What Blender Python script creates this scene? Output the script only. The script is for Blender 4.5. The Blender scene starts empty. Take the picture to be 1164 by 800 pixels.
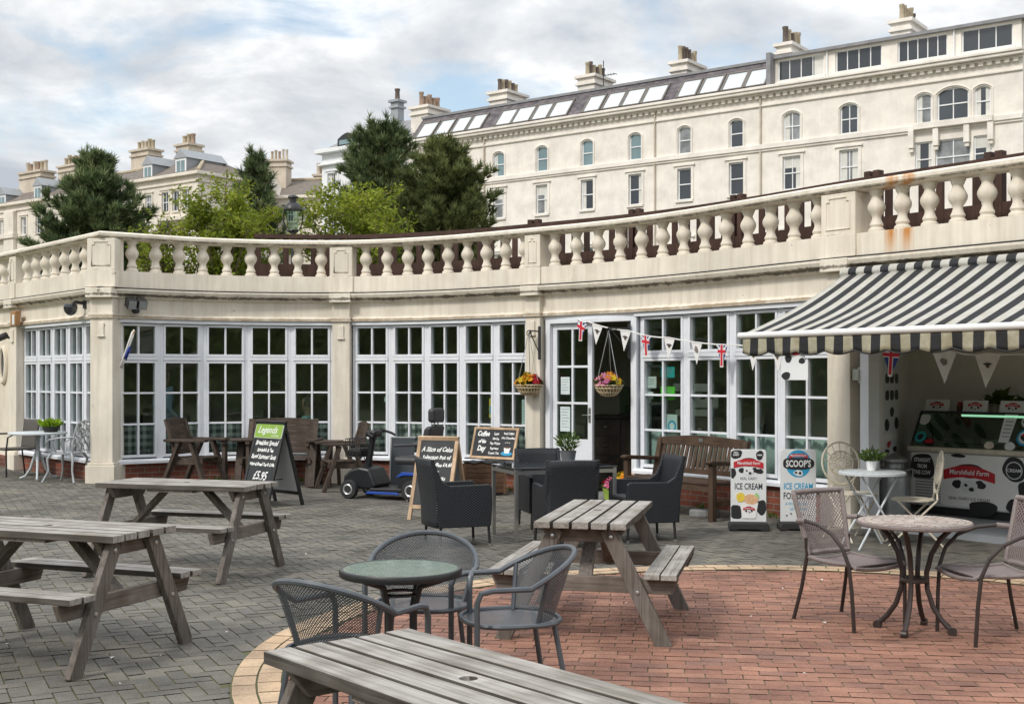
import bpy, bmesh, math, random
from mathutils import Vector, Matrix, noise
random.seed(11)
S = bpy.context.scene
COL = S.collection
R = math.radians
PI = math.pi
F, HY, CX, EYE = 1390.0, 430.0, 582.0, 1.6      # focal length and horizon measured on the photograph (pixels), eye height

# ------------------------------------------------------------------ mesh builder
class MB:
    def __init__(s):
        s.v = []; s.f = []; s.uv = []
    def add(s, vs, fs, uvs=None, M=None):
        o = len(s.v)
        if M is not None:
            s.v += [tuple(M @ Vector(p)) for p in vs]
        else:
            s.v += [tuple(p) for p in vs]
        for i, f in enumerate(fs):
            s.f.append([o + k for k in f]); s.uv.append(uvs[i] if uvs else None)
        return s
    def boxz(s, x0, x1, y0, y1, z0, z1, M=None):
        vs = [(x0,y0,z0),(x1,y0,z0),(x1,y1,z0),(x0,y1,z0),(x0,y0,z1),(x1,y0,z1),(x1,y1,z1),(x0,y1,z1)]
        return s.add(vs, [(0,3,2,1),(4,5,6,7),(0,1,5,4),(1,2,6,5),(2,3,7,6),(3,0,4,7)], None, M)
    def box(s, c, d, M=None):
        return s.boxz(c[0]-d[0]/2, c[0]+d[0]/2, c[1]-d[1]/2, c[1]+d[1]/2, c[2]-d[2]/2, c[2]+d[2]/2, M)
    def beam(s, p0, p1, w, h, up=(0,0,1)):
        p0 = Vector(p0); p1 = Vector(p1); d = p1 - p0; L = d.length; d.normalize()
        u = Vector(up); sd = d.cross(u)
        if sd.length < 1e-4: sd = d.cross(Vector((1,0,0)))
        sd.normalize(); u = sd.cross(d)
        M = Matrix((( d.x, sd.x, u.x, p0.x),(d.y, sd.y, u.y, p0.y),(d.z, sd.z, u.z, p0.z),(0,0,0,1)))
        return s.boxz(0, L, -w/2, w/2, -h/2, h/2, M)
    def tube(s, pts, r, n=8, closed=False, M=None):
        P = [Vector(p) for p in pts]; m = len(P)
        rs = r if isinstance(r, (list, tuple)) else [r]*m
        T = []
        for i in range(m):
            if closed: t = P[(i+1) % m] - P[i-1]
            else: t = P[min(i+1, m-1)] - P[max(i-1, 0)]
            T.append(t.normalized() if t.length > 1e-9 else Vector((0,0,1)))
        a = Vector((0,0,1)) if abs(T[0].z) < .9 else Vector((1,0,0))
        u = (a - T[0]*a.dot(T[0])).normalized()
        vs = []; fs = []
        for i in range(m):
            if i:
                u = u - T[i]*u.dot(T[i])
                if u.length < 1e-6: u = T[i].orthogonal()
                u.normalize()
            w = T[i].cross(u)
            for k in range(n):
                an = 2*PI*k/n
                vs.append(P[i] + (u*math.cos(an) + w*math.sin(an))*rs[i])
        rng = m if closed else m-1
        for i in range(rng):
            j = (i+1) % m
            for k in range(n):
                l = (k+1) % n
                fs.append((i*n+k, i*n+l, j*n+l, j*n+k))
        if not closed:
            fs.append(tuple(range(n-1, -1, -1))); fs.append(tuple((m-1)*n+k for k in range(n)))
        return s.add(vs, fs, None, M)
    def lathe(s, prof, c=(0,0,0), n=16, M=None, cap=True):
        vs = []; fs = []
        for (r, z) in prof:
            for k in range(n):
                a = 2*PI*k/n
                vs.append((c[0]+r*math.cos(a), c[1]+r*math.sin(a), c[2]+z))
        for i in range(len(prof)-1):
            for k in range(n):
                l = (k+1) % n
                fs.append((i*n+k, i*n+l, (i+1)*n+l, (i+1)*n+k))
        if cap:
            fs.append(tuple(range(n-1, -1, -1))); m = len(prof)-1
            fs.append(tuple(m*n+k for k in range(n)))
        return s.add(vs, fs, None, M)
    def grid(s, fn, nu, nv, M=None, us=1.0, vs_=1.0, closed=False):
        vs = []; fs = []; uv = []
        for j in range(nv+1):
            for i in range(nu+1):
                vs.append(fn(i/nu, j/nv))
        for j in range(nv):
            for i in range(nu):
                a = j*(nu+1)+i
                fs.append((a, a+1, a+nu+2, a+nu+1))
                uv.append([(i/nu*us, j/nv*vs_), ((i+1)/nu*us, j/nv*vs_), ((i+1)/nu*us, (j+1)/nv*vs_), (i/nu*us, (j+1)/nv*vs_)])
        return s.add(vs, fs, uv, M)
    def prism(s, poly, d, M=None):
        n = len(poly)
        vs = [(p[0], p[1], 0) for p in poly] + [(p[0], p[1], d) for p in poly]
        fs = [tuple(range(n-1, -1, -1)), tuple(range(n, 2*n))]
        fs += [(i, (i+1) % n, n+(i+1) % n, n+i) for i in range(n)]
        return s.add(vs, fs, None, M)
    def mesh(s, name, smooth=False, ang=40):
        me = bpy.data.meshes.new(name)
        me.from_pydata(s.v, [], s.f)
        if any(u is not None for u in s.uv):
            ul = me.uv_layers.new(name='UVMap')
            flat = []
            for f, u in zip(s.f, s.uv):
                for k in range(len(f)):
                    flat += list(u[k]) if u else [0.0, 0.0]
            ul.data.foreach_set('uv', flat)
        if smooth:
            me.polygons.foreach_set('use_smooth', [True]*len(me.polygons))
            me.set_sharp_from_angle(angle=R(ang))
        me.update()
        return me
    def build(s, name, mat, parent=None, smooth=False, bevel=0, ang=40, loc=None, solid=0):
        o = bpy.data.objects.new(name, s.mesh(name, smooth, ang))
        o.data.materials.append(mat); COL.objects.link(o)
        if parent: o.parent = parent
        if loc: o.location = loc
        if solid:
            m = o.modifiers.new('thick', 'SOLIDIFY'); m.thickness = solid; m.offset = 0
        if bevel:
            m = o.modifiers.new('edge', 'BEVEL'); m.width = bevel; m.segments = 2; m.limit_method = 'ANGLE'; m.angle_limit = R(50)
        return o

def tag(o, label=None, cat=None, group=None, kind=None):
    if label: o['label'] = label
    if cat: o['category'] = cat
    if group: o['group'] = group
    if kind: o['kind'] = kind
    return o
def thing(name, label, cat, loc=(0,0,0), rot=0, group=None):
    o = bpy.data.objects.new(name, None); COL.objects.link(o)
    o.location = loc; o.rotation_euler = (0,0,R(rot)); o.empty_display_size = .1
    return tag(o, label, cat, group)
def copy_tree(o, parent=None):
    c = o.copy(); COL.objects.link(c)
    if parent: c.parent = parent
    for ch in list(KIDS(o)): copy_tree(ch, c)
    return c
def KIDS(o): return [x for x in COL.objects if x.parent == o]
def dup(o, label, loc, rot):
    c = copy_tree(o); c['label'] = label; c.location = loc; c.rotation_euler = (0,0,R(rot)); return c
def gz(x, y):
    a = max(0, min(1, (y-11)/5)); a = a*a*(3-2*a)
    return min(.11, .028*max(0, -x-2.2))*a
def at(x, y, dz=0): return (x, y, gz(x, y)+dz)
# matrices that lay flat artwork (x right, y up) on a face: 'front' faces local +X
def face_x(x, y, z, tilt=0):
    return Matrix.Translation((x, y, z)) @ Matrix.Rotation(R(tilt), 4, 'Y') @ Matrix(((0,0,1,0),(1,0,0,0),(0,1,0,0),(0,0,0,1)))

# ------------------------------------------------------------------ materials
MATS = {}
def nt(name):
    m = bpy.data.materials.new(name); m.use_nodes = True
    t = m.node_tree; b = t.nodes['Principled BSDF']
    return m, t, b
def N(t, typ, **k):
    n = t.nodes.new(typ)
    for a, v in k.items():
        if a.startswith('i_'):
            n.inputs[a[2:].replace('_', ' ')].default_value = v
        else: setattr(n, a, v)
    return n
def lk(t, a, ao, b, bi): t.links.new(a.outputs[ao], b.inputs[bi])
def ramp(t, stops):
    n = t.nodes.new('ShaderNodeValToRGB'); e = n.color_ramp.elements
    while len(e) < len(stops): e.new(.5)
    for i, (p, c) in enumerate(stops):
        e[i].position = p; e[i].color = (c[0], c[1], c[2], 1)
    return n
def mul(c, k): return tuple(min(1, x*k) for x in c)
def coords(t, kind='Object', scale=(1,1,1), rnd=True):
    tc = t.nodes.new('ShaderNodeTexCoord'); mp = t.nodes.new('ShaderNodeMapping')
    mp.inputs['Scale'].default_value = scale
    lk(t, tc, kind, mp, 'Vector')
    if rnd and kind == 'Object':
        oi = t.nodes.new('ShaderNodeObjectInfo')
        mm = N(t, 'ShaderNodeMath', operation='MULTIPLY'); mm.inputs[1].default_value = 37.0
        lk(t, oi, 'Random', mm, 0); lk(t, mm, 0, mp, 'Location')
    return mp
def simple(name, col, rough=.6, var=.15, scale=6, metal=0, bump=0, bscale=60, stretch=(1,1,1), rnd=True, dirt=None, spec=.5):
    m, t, b = nt(name); MATS[name] = m
    mp = coords(t, 'Object', stretch, rnd)
    n = N(t, 'ShaderNodeTexNoise', i_Scale=scale, i_Detail=6.0, i_Roughness=.6); lk(t, mp, 0, n, 'Vector')
    st = [(.3, mul(col, 1-var)), (.7, mul(col, 1+var))]
    r = ramp(t, st); lk(t, n, 'Fac', r, 'Fac')
    out = r
    if dirt:
        n2 = N(t, 'ShaderNodeTexNoise', i_Scale=dirt[1], i_Detail=8.0, i_Roughness=.7); lk(t, mp, 0, n2, 'Vector')
        r2 = ramp(t, [(dirt[2], (0,0,0)), (dirt[2]+.1, (1,1,1))]); lk(t, n2, 'Fac', r2, 'Fac')
        mx = N(t, 'ShaderNodeMix', data_type='RGBA'); lk(t, r2, 0, mx, 0); lk(t, r, 0, mx, 6); mx.inputs[7].default_value = (*dirt[0], 1)
        t.links.new(mx.outputs[2], b.inputs['Base Color'])
    else:
        lk(t, r, 0, b, 'Base Color')
    b.inputs['Roughness'].default_value = rough; b.inputs['Metallic'].default_value = metal
    b.inputs['Specular IOR Level'].default_value = spec
    if bump:
        n3 = N(t, 'ShaderNodeTexNoise', i_Scale=bscale, i_Detail=4.0); lk(t, mp, 0, n3, 'Vector')
        bp = N(t, 'ShaderNodeBump', i_Strength=bump, i_Distance=.01); lk(t, n3, 'Fac', bp, 'Height'); lk(t, bp, 0, b, 'Normal')
    return m

def wood(name, c1, c2, axis='x', grey=None, rough=.75):
    m, t, b = nt(name)
    sc = {'x': (1.3, 34, 34), 'y': (34, 1.3, 34), 'z': (34, 34, 1.3)}[axis]
    mp = coords(t, 'Object', sc)
    n = N(t, 'ShaderNodeTexNoise', i_Scale=1.6, i_Detail=8.0, i_Roughness=.65, i_Distortion=.4); lk(t, mp, 0, n, 'Vector')
    geo = t.nodes.new('ShaderNodeNewGeometry')
    r = ramp(t, [(.24, mul(c1, .55)), (.38, tuple(.7*p+.3*q for p, q in zip(c1, c2))), (.54, tuple(.1*p+.9*q for p, q in zip(c1, c2))), (.8, mul(c2, 1.14))]); lk(t, n, 'Fac', r, 'Fac')
    mp2 = coords(t, 'Object', (1,1,1)); n2 = N(t, 'ShaderNodeTexNoise', i_Scale=5.0, i_Detail=5.0); lk(t, mp2, 0, n2, 'Vector')
    rr = ramp(t, [(.35, (.55,.52,.46)), (.6, (1,1,1))]); lk(t, n2, 'Fac', rr, 'Fac')
    mx = N(t, 'ShaderNodeMix', data_type='RGBA', blend_type='MULTIPLY'); mx.inputs[0].default_value = .75
    lk(t, r, 0, mx, 6); lk(t, rr, 0, mx, 7)
    # every board a little different
    hs = N(t, 'ShaderNodeHueSaturation'); ma = N(t, 'ShaderNodeMapRange'); ma.inputs[3].default_value = .72; ma.inputs[4].default_value = 1.2
    lk(t, geo, 'Random Per Island', ma, 0); lk(t, ma, 0, hs, 'Value'); t.links.new(mx.outputs[2], hs.inputs['Color'])
    lk(t, hs, 0, b, 'Base Color')
    b.inputs['Roughness'].default_value = rough; b.inputs['Specular IOR Level'].default_value = .3
    bp = N(t, 'ShaderNodeBump', i_Strength=.5, i_Distance=.004); lk(t, n, 'Fac', bp, 'Height'); lk(t, bp, 0, b, 'Normal')
    return m

def paver(name, cols, moss, mossy=.5, rough=.8):
    m, t, b = nt(name)
    geo = t.nodes.new('ShaderNodeNewGeometry')
    r = ramp(t, [(i/(len(cols)-1), c) for i, c in enumerate(cols)]); lk(t, geo, 'Random Per Island', r, 'Fac')
    mp = coords(t, 'Object', (1,1,1), False)
    n = N(t, 'ShaderNodeTexNoise', i_Scale=1.3, i_Detail=9.0, i_Roughness=.68); lk(t, mp, 0, n, 'Vector')
    rr = ramp(t, [(.3, (.48,.48,.46)), (.5, (.92,.92,.91)), (.72, (1.32,1.29,1.2))]); lk(t, n, 'Fac', rr, 'Fac')
    mx = N(t, 'ShaderNodeMix', data_type='RGBA', blend_type='MULTIPLY'); mx.inputs[0].default_value = 1
    lk(t, r, 0, mx, 6); lk(t, rr, 0, mx, 7)
    n2 = N(t, 'ShaderNodeTexNoise', i_Scale=90.0, i_Detail=3.0); lk(t, mp, 0, n2, 'Vector')
    r2 = ramp(t, [(.3, (.75,.75,.75)), (.7, (1.2,1.2,1.2))]); lk(t, n2, 'Fac', r2, 'Fac')
    m2 = N(t, 'ShaderNodeMix', data_type='RGBA', blend_type='MULTIPLY'); m2.inputs[0].default_value = .8
    t.links.new(mx.outputs[2], m2.inputs[6]); lk(t, r2, 0, m2, 7)
    n3 = N(t, 'ShaderNodeTexNoise', i_Scale=3.2, i_Detail=10.0, i_Roughness=.75); lk(t, mp, 0, n3, 'Vector')
    r3 = ramp(t, [(mossy, (0,0,0)), (mossy+.16, (.7,.7,.7))]); lk(t, n3, 'Fac', r3, 'Fac')
    m3 = N(t, 'ShaderNodeMix', data_type='RGBA'); lk(t, r3, 0, m3, 0); t.links.new(m2.outputs[2], m3.inputs[6]); m3.inputs[7].default_value = (*moss, 1)
    t.links.new(m3.outputs[2], b.inputs['Base Color'])
    b.inputs['Roughness'].default_value = rough; b.inputs['Specular IOR Level'].default_value = .35
    bp = N(t, 'ShaderNodeBump', i_Strength=.35, i_Distance=.006); lk(t, n2, 'Fac', bp, 'Height'); lk(t, bp, 0, b, 'Normal')
    return m

def stone(name, col, rust=False, grime=.5):
    """cream masonry paint with weather streaks, chips and flaking"""
    m, t, b = nt(name)
    tc = t.nodes.new('ShaderNodeTexCoord')
    n = N(t, 'ShaderNodeTexNoise', i_Scale=1.1, i_Detail=8.0, i_Roughness=.62); lk(t, tc, 'Object', n, 'Vector')
    r = ramp(t, [(.3, mul(col, .82)), (.55, col), (.75, mul(col, 1.1))]); lk(t, n, 'Fac', r, 'Fac')
    mp = N(t, 'ShaderNodeMapping'); mp.inputs['Scale'].default_value = (9, 9, .7); lk(t, tc, 'Object', mp, 'Vector')
    n2 = N(t, 'ShaderNodeTexNoise', i_Scale=1.0, i_Detail=7.0, i_Roughness=.7); lk(t, mp, 0, n2, 'Vector')
    r2 = ramp(t, [(.42, (0,0,0)), (.75, (grime, grime, grime))]); lk(t, n2, 'Fac', r2, 'Fac')
    mx = N(t, 'ShaderNodeMix', data_type='RGBA'); lk(t, r2, 0, mx, 0); lk(t, r, 0, mx, 6); mx.inputs[7].default_value = (col[0]*.55, col[1]*.5, col[2]*.42, 1)
    n3 = N(t, 'ShaderNodeTexNoise', i_Scale=7.0, i_Detail=10.0, i_Roughness=.72); lk(t, tc, 'Object', n3, 'Vector')
    r3 = ramp(t, [(.66, (0,0,0)), (.7, (.8,.8,.8))]); lk(t, n3, 'Fac', r3, 'Fac')
    m3 = N(t, 'ShaderNodeMix', data_type='RGBA'); lk(t, r3, 0, m3, 0); t.links.new(mx.outputs[2], m3.inputs[6]); m3.inputs[7].default_value = (.2,.17,.12,1)
    last = m3
    # dirt plus painted cornice shadow, in bands under the balustrade and over window heads
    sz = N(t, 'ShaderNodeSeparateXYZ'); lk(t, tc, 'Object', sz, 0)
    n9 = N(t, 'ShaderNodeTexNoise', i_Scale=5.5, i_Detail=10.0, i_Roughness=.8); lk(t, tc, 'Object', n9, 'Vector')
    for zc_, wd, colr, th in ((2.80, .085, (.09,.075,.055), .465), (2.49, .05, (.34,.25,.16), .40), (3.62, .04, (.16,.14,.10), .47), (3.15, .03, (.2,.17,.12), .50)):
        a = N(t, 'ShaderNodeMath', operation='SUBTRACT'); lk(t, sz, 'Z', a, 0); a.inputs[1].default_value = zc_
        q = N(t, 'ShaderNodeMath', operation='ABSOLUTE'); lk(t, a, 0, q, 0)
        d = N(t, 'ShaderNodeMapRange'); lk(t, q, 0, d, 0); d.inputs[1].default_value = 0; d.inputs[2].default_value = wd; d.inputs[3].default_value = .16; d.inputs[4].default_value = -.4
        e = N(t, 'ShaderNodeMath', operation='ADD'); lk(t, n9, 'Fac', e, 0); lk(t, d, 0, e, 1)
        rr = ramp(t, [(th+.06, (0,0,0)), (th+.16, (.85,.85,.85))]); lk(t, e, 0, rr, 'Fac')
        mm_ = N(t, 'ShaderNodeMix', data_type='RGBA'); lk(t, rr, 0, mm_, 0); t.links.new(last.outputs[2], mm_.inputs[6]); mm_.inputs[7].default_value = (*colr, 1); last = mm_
    if rust:
        sp = N(t, 'ShaderNodeSeparateXYZ'); lk(t, tc, 'Object', sp, 0)
        def gauss(c, w):
            a = N(t, 'ShaderNodeMath', operation='SUBTRACT'); lk(t, sp, 'X', a, 0); a.inputs[1].default_value = c
            q = N(t, 'ShaderNodeMath', operation='DIVIDE'); lk(t, a, 0, q, 0); q.inputs[1].default_value = w
            p = N(t, 'ShaderNodeMath', operation='POWER'); lk(t, q, 0, p, 0); p.inputs[1].default_value = 2
            d = N(t, 'ShaderNodeMath', operation='SUBTRACT', use_clamp=True); d.inputs[0].default_value = 1; lk(t, p, 0, d, 1)
            return d
        g1, g2 = gauss(3.93, .055), gauss(4.05, .06)
        ad = N(t, 'ShaderNodeMath', operation='ADD', use_clamp=True); lk(t, g1, 0, ad, 0); lk(t, g2, 0, ad, 1)
        zc = N(t, 'ShaderNodeMapRange'); lk(t, sp, 'Z', zc, 0); zc.inputs[1].default_value = 2.84; zc.inputs[2].default_value = 3.1
        m4 = N(t, 'ShaderNodeMath', operation='MULTIPLY'); lk(t, ad, 0, m4, 0); lk(t, zc, 0, m4, 1)
        r5 = ramp(t, [(.3, (.1,.1,.1)), (.6, (1,1,1))]); lk(t, n2, 'Fac', r5, 'Fac')
        m5 = N(t, 'ShaderNodeMath', operation='MULTIPLY', use_clamp=True); lk(t, m4, 0, m5, 0); lk(t, r5, 0, m5, 1)
        m6 = N(t, 'ShaderNodeMix', data_type='RGBA'); lk(t, m5, 0, m6, 0); t.links.new(last.outputs[2], m6.inputs[6]); m6.inputs[7].default_value = (.5,.2,.03,1)
        last = m6
    t.links.new(last.outputs[2], b.inputs['Base Color'])
    b.inputs['Roughness'].default_value = .75; b.inputs['Specular IOR Level'].default_value = .3
    bp = N(t, 'ShaderNodeBump', i_Strength=.3, i_Distance=.01); lk(t, n3, 'Fac', bp, 'Height'); lk(t, bp, 0, b, 'Normal')
    return m

def glass_mat(name, tint=(.9,.95,.93), refl=1.0):
    m = bpy.data.materials.new(name); m.use_nodes = True; t = m.node_tree; t.nodes.clear()
    o = t.nodes.new('ShaderNodeOutputMaterial'); tr = N(t, 'ShaderNodeBsdfTransparent'); tr.inputs[0].default_value = (*tint, 1)
    g = N(t, 'ShaderNodeBsdfGlossy'); g.inputs['Roughness'].default_value = .01
    tc = t.nodes.new('ShaderNodeTexCoord'); n = N(t, 'ShaderNodeTexNoise', i_Scale=2.5, i_Detail=1.0); lk(t, tc, 'Object', n, 'Vector')
    bp = N(t, 'ShaderNodeBump', i_Strength=.02, i_Distance=.05); lk(t, n, 'Fac', bp, 'Height'); lk(t, bp, 0, g, 'Normal')
    fr = N(t, 'ShaderNodeFresnel'); fr.inputs[0].default_value = 1.5
    k = N(t, 'ShaderNodeMath', operation='MULTIPLY', use_clamp=True); lk(t, fr, 0, k, 0)
    ge = t.nodes.new('ShaderNodeNewGeometry'); fb = N(t, 'ShaderNodeMath', operation='SUBTRACT'); fb.inputs[0].default_value = 1; lk(t, ge, 'Backfacing', fb, 1)
    f2 = N(t, 'ShaderNodeMath', operation='MULTIPLY'); lk(t, fb, 0, f2, 0); f2.inputs[1].default_value = 3.0*refl; lk(t, f2, 0, k, 1)
    mx = t.nodes.new('ShaderNodeMixShader'); lk(t, k, 0, mx, 0); lk(t, tr, 0, mx, 1); lk(t, g, 0, mx, 2); lk(t, mx, 0, o, 'Surface')
    return m

def weave(name, col, fu, fv, width, diag=False, rough=.45, metal=.0):
    """open mesh: strands cross in UV space, the rest is holes"""
    m, t, b = nt(name)
    tc = t.nodes.new('ShaderNodeTexCoord'); sp = t.nodes.new('ShaderNodeSeparateXYZ'); lk(t, tc, 'UV', sp, 0)
    def strand(o1, k1, o2, k2):
        a = N(t, 'ShaderNodeMath', operation='MULTIPLY'); lk(t, sp, o1, a, 0); a.inputs[1].default_value = k1
        c = N(t, 'ShaderNodeMath', operation='MULTIPLY_ADD'); lk(t, sp, o2, c, 0); c.inputs[1].default_value = k2; lk(t, a, 0, c, 2)
        f = N(t, 'ShaderNodeMath', operation='FRACT'); lk(t, c, 0, f, 0)
        l = N(t, 'ShaderNodeMath', operation='LESS_THAN'); lk(t, f, 0, l, 0); l.inputs[1].default_value = width
        return l
    if diag: s1, s2 = strand('X', fu, 'Y', fv), strand('X', fu, 'Y', -fv)
    else: s1, s2 = strand('X', fu, 'Y', 0), strand('Y', fv, 'X', 0)
    mx = N(t, 'ShaderNodeMath', operation='MAXIMUM'); lk(t, s1, 0, mx, 0); lk(t, s2, 0, mx, 1)
    b.inputs['Base Color'].default_value = (*col, 1); b.inputs['Roughness'].default_value = rough; b.inputs['Metallic'].default_value = metal
    o = t.nodes['Material Output']; tr = t.nodes.new('ShaderNodeBsdfTransparent'); ms = t.nodes.new('ShaderNodeMixShader')
    lk(t, mx, 0, ms, 0); lk(t, tr, 0, ms, 1); lk(t, b, 0, ms, 2); lk(t, ms, 0, o, 'Surface')
    return m

def uvstripe(name, cols, freq, dirt=.0, axis='X', rough=.8):
    m, t, b = nt(name)
    tc = t.nodes.new('ShaderNodeTexCoord'); sp = t.nodes.new('ShaderNodeSeparateXYZ'); lk(t, tc, 'UV', sp, 0)
    a = N(t, 'ShaderNodeMath', operation='MULTIPLY'); lk(t, sp, axis, a, 0); a.inputs[1].default_value = freq
    f = N(t, 'ShaderNodeMath', operation='FRACT'); lk(t, a, 0, f, 0)
    r = ramp(t, [(0, cols[0]), (.5, cols[1])]); r.color_ramp.interpolation = 'CONSTANT'; lk(t, f, 0, r, 'Fac')
    n = N(t, 'ShaderNodeTexNoise', i_Scale=9.0, i_Detail=8.0, i_Roughness=.7); lk(t, tc, 'Object', n, 'Vector')
    r2 = ramp(t, [(.35, (1,1,1)), (.75, (1-dirt, 1-dirt*1.1, 1-dirt*1.6))]); lk(t, n, 'Fac', r2, 'Fac')
    mx = N(t, 'ShaderNodeMix', data_type='RGBA', blend_type='MULTIPLY'); mx.inputs[0].default_value = 1; lk(t, r, 0, mx, 6); lk(t, r2, 0, mx, 7)
    t.links.new(mx.outputs[2], b.inputs['Base Color']); b.inputs['Roughness'].default_value = rough
    o = t.nodes['Material Output']; tl = t.nodes.new('ShaderNodeBsdfTranslucent'); t.links.new(mx.outputs[2], tl.inputs[0]); ms = t.nodes.new('ShaderNodeMixShader'); ms.inputs[0].default_value = .38; lk(t, b, 0, ms, 1); lk(t, tl, 0, ms, 2); lk(t, ms, 0, o, 'Surface')
    return m

def gingham(name, c1, c2, f):
    m, t, b = nt(name)
    tc = t.nodes.new('ShaderNodeTexCoord'); sp = t.nodes.new('ShaderNodeSeparateXYZ'); lk(t, tc, 'UV', sp, 0)
    def st(o):
        a = N(t, 'ShaderNodeMath', operation='MULTIPLY'); lk(t, sp, o, a, 0); a.inputs[1].default_value = f
        q = N(t, 'ShaderNodeMath', operation='FRACT'); lk(t, a, 0, q, 0)
        l = N(t, 'ShaderNodeMath', operation='LESS_THAN'); lk(t, q, 0, l, 0); l.inputs[1].default_value = .5
        return l
    ad = N(t, 'ShaderNodeMath', operation='ADD'); lk(t, st('X'), 0, ad, 0); lk(t, st('Y'), 0, ad, 1)
    h = N(t, 'ShaderNodeMath', operation='MULTIPLY'); lk(t, ad, 0, h, 0); h.inputs[1].default_value = .5
    r = ramp(t, [(0, c1), (1, c2)]); lk(t, h, 0, r, 'Fac'); lk(t, r, 0, b, 'Base Color'); b.inputs['Roughness'].default_value = .9
    return m

def brick_mat(name, c1, c2, mortar, scale=1.0, bw=.215, bh=.075):
    m, t, b = nt(name)
    tc = t.nodes.new('ShaderNodeTexCoord')
    bk = t.nodes.new('ShaderNodeTexBrick'); lk(t, tc, 'UV', bk, 'Vector')
    bk.inputs['Color1'].default_value = (*c1, 1); bk.inputs['Color2'].default_value = (*c2, 1); bk.inputs['Mortar'].default_value = (*mortar, 1)
    bk.inputs['Scale'].default_value = scale; bk.inputs['Brick Width'].default_value = bw; bk.inputs['Row Height'].default_value = bh
    bk.inputs['Mortar Size'].default_value = .006; bk.inputs['Bias'].default_value = -.1
    n = N(t, 'ShaderNodeTexNoise', i_Scale=3.0, i_Detail=8.0); lk(t, tc, 'Object', n, 'Vector')
    r = ramp(t, [(.3, (.5,.5,.5)), (.7, (1.25,1.2,1.15))]); lk(t, n, 'Fac', r, 'Fac')
    mx = N(t, 'ShaderNodeMix', data_type='RGBA', blend_type='MULTIPLY'); mx.inputs[0].default_value = 1; lk(t, bk, 0, mx, 6); lk(t, r, 0, mx, 7)
    t.links.new(mx.outputs[2], b.inputs['Base Color']); b.inputs['Roughness'].default_value = .85
    bp = N(t, 'ShaderNodeBump', i_Strength=.6, i_Distance=.01, invert=True); lk(t, bk, 'Fac', bp, 'Height'); lk(t, bp, 0, b, 'Normal')
    return m

def leafmat(name, cols, trans=.25):
    m, t, b = nt(name)
    geo = t.nodes.new('ShaderNodeNewGeometry'); r = ramp(t, [(i/(len(cols)-1), c) for i, c in enumerate(cols)]); lk(t, geo, 'Random Per Island', r, 'Fac')
    tc = t.nodes.new('ShaderNodeTexCoord'); n = N(t, 'ShaderNodeTexNoise', i_Scale=.9, i_Detail=3.0); lk(t, tc, 'Object', n, 'Vector')
    r2 = ramp(t, [(.35, (.6,.65,.6)), (.65, (1.3,1.25,1.1))]); lk(t, n, 'Fac', r2, 'Fac')
    mx = N(t, 'ShaderNodeMix', data_type='RGBA', blend_type='MULTIPLY'); mx.inputs[0].default_value = 1; lk(t, r, 0, mx, 6); lk(t, r2, 0, mx, 7)
    t.links.new(mx.outputs[2], b.inputs['Base Color']); b.inputs['Roughness'].default_value = .65; b.inputs['Specular IOR Level'].default_value = .25
    o = t.nodes['Material Output']; tl = t.nodes.new('ShaderNodeBsdfTranslucent'); t.links.new(mx.outputs[2], tl.inputs[0])
    ms = t.nodes.new('ShaderNodeMixShader'); ms.inputs[0].default_value = trans; lk(t, b, 0, ms, 1); lk(t, tl, 0, ms, 2); lk(t, ms, 0, o, 'Surface')
    return m

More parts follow.
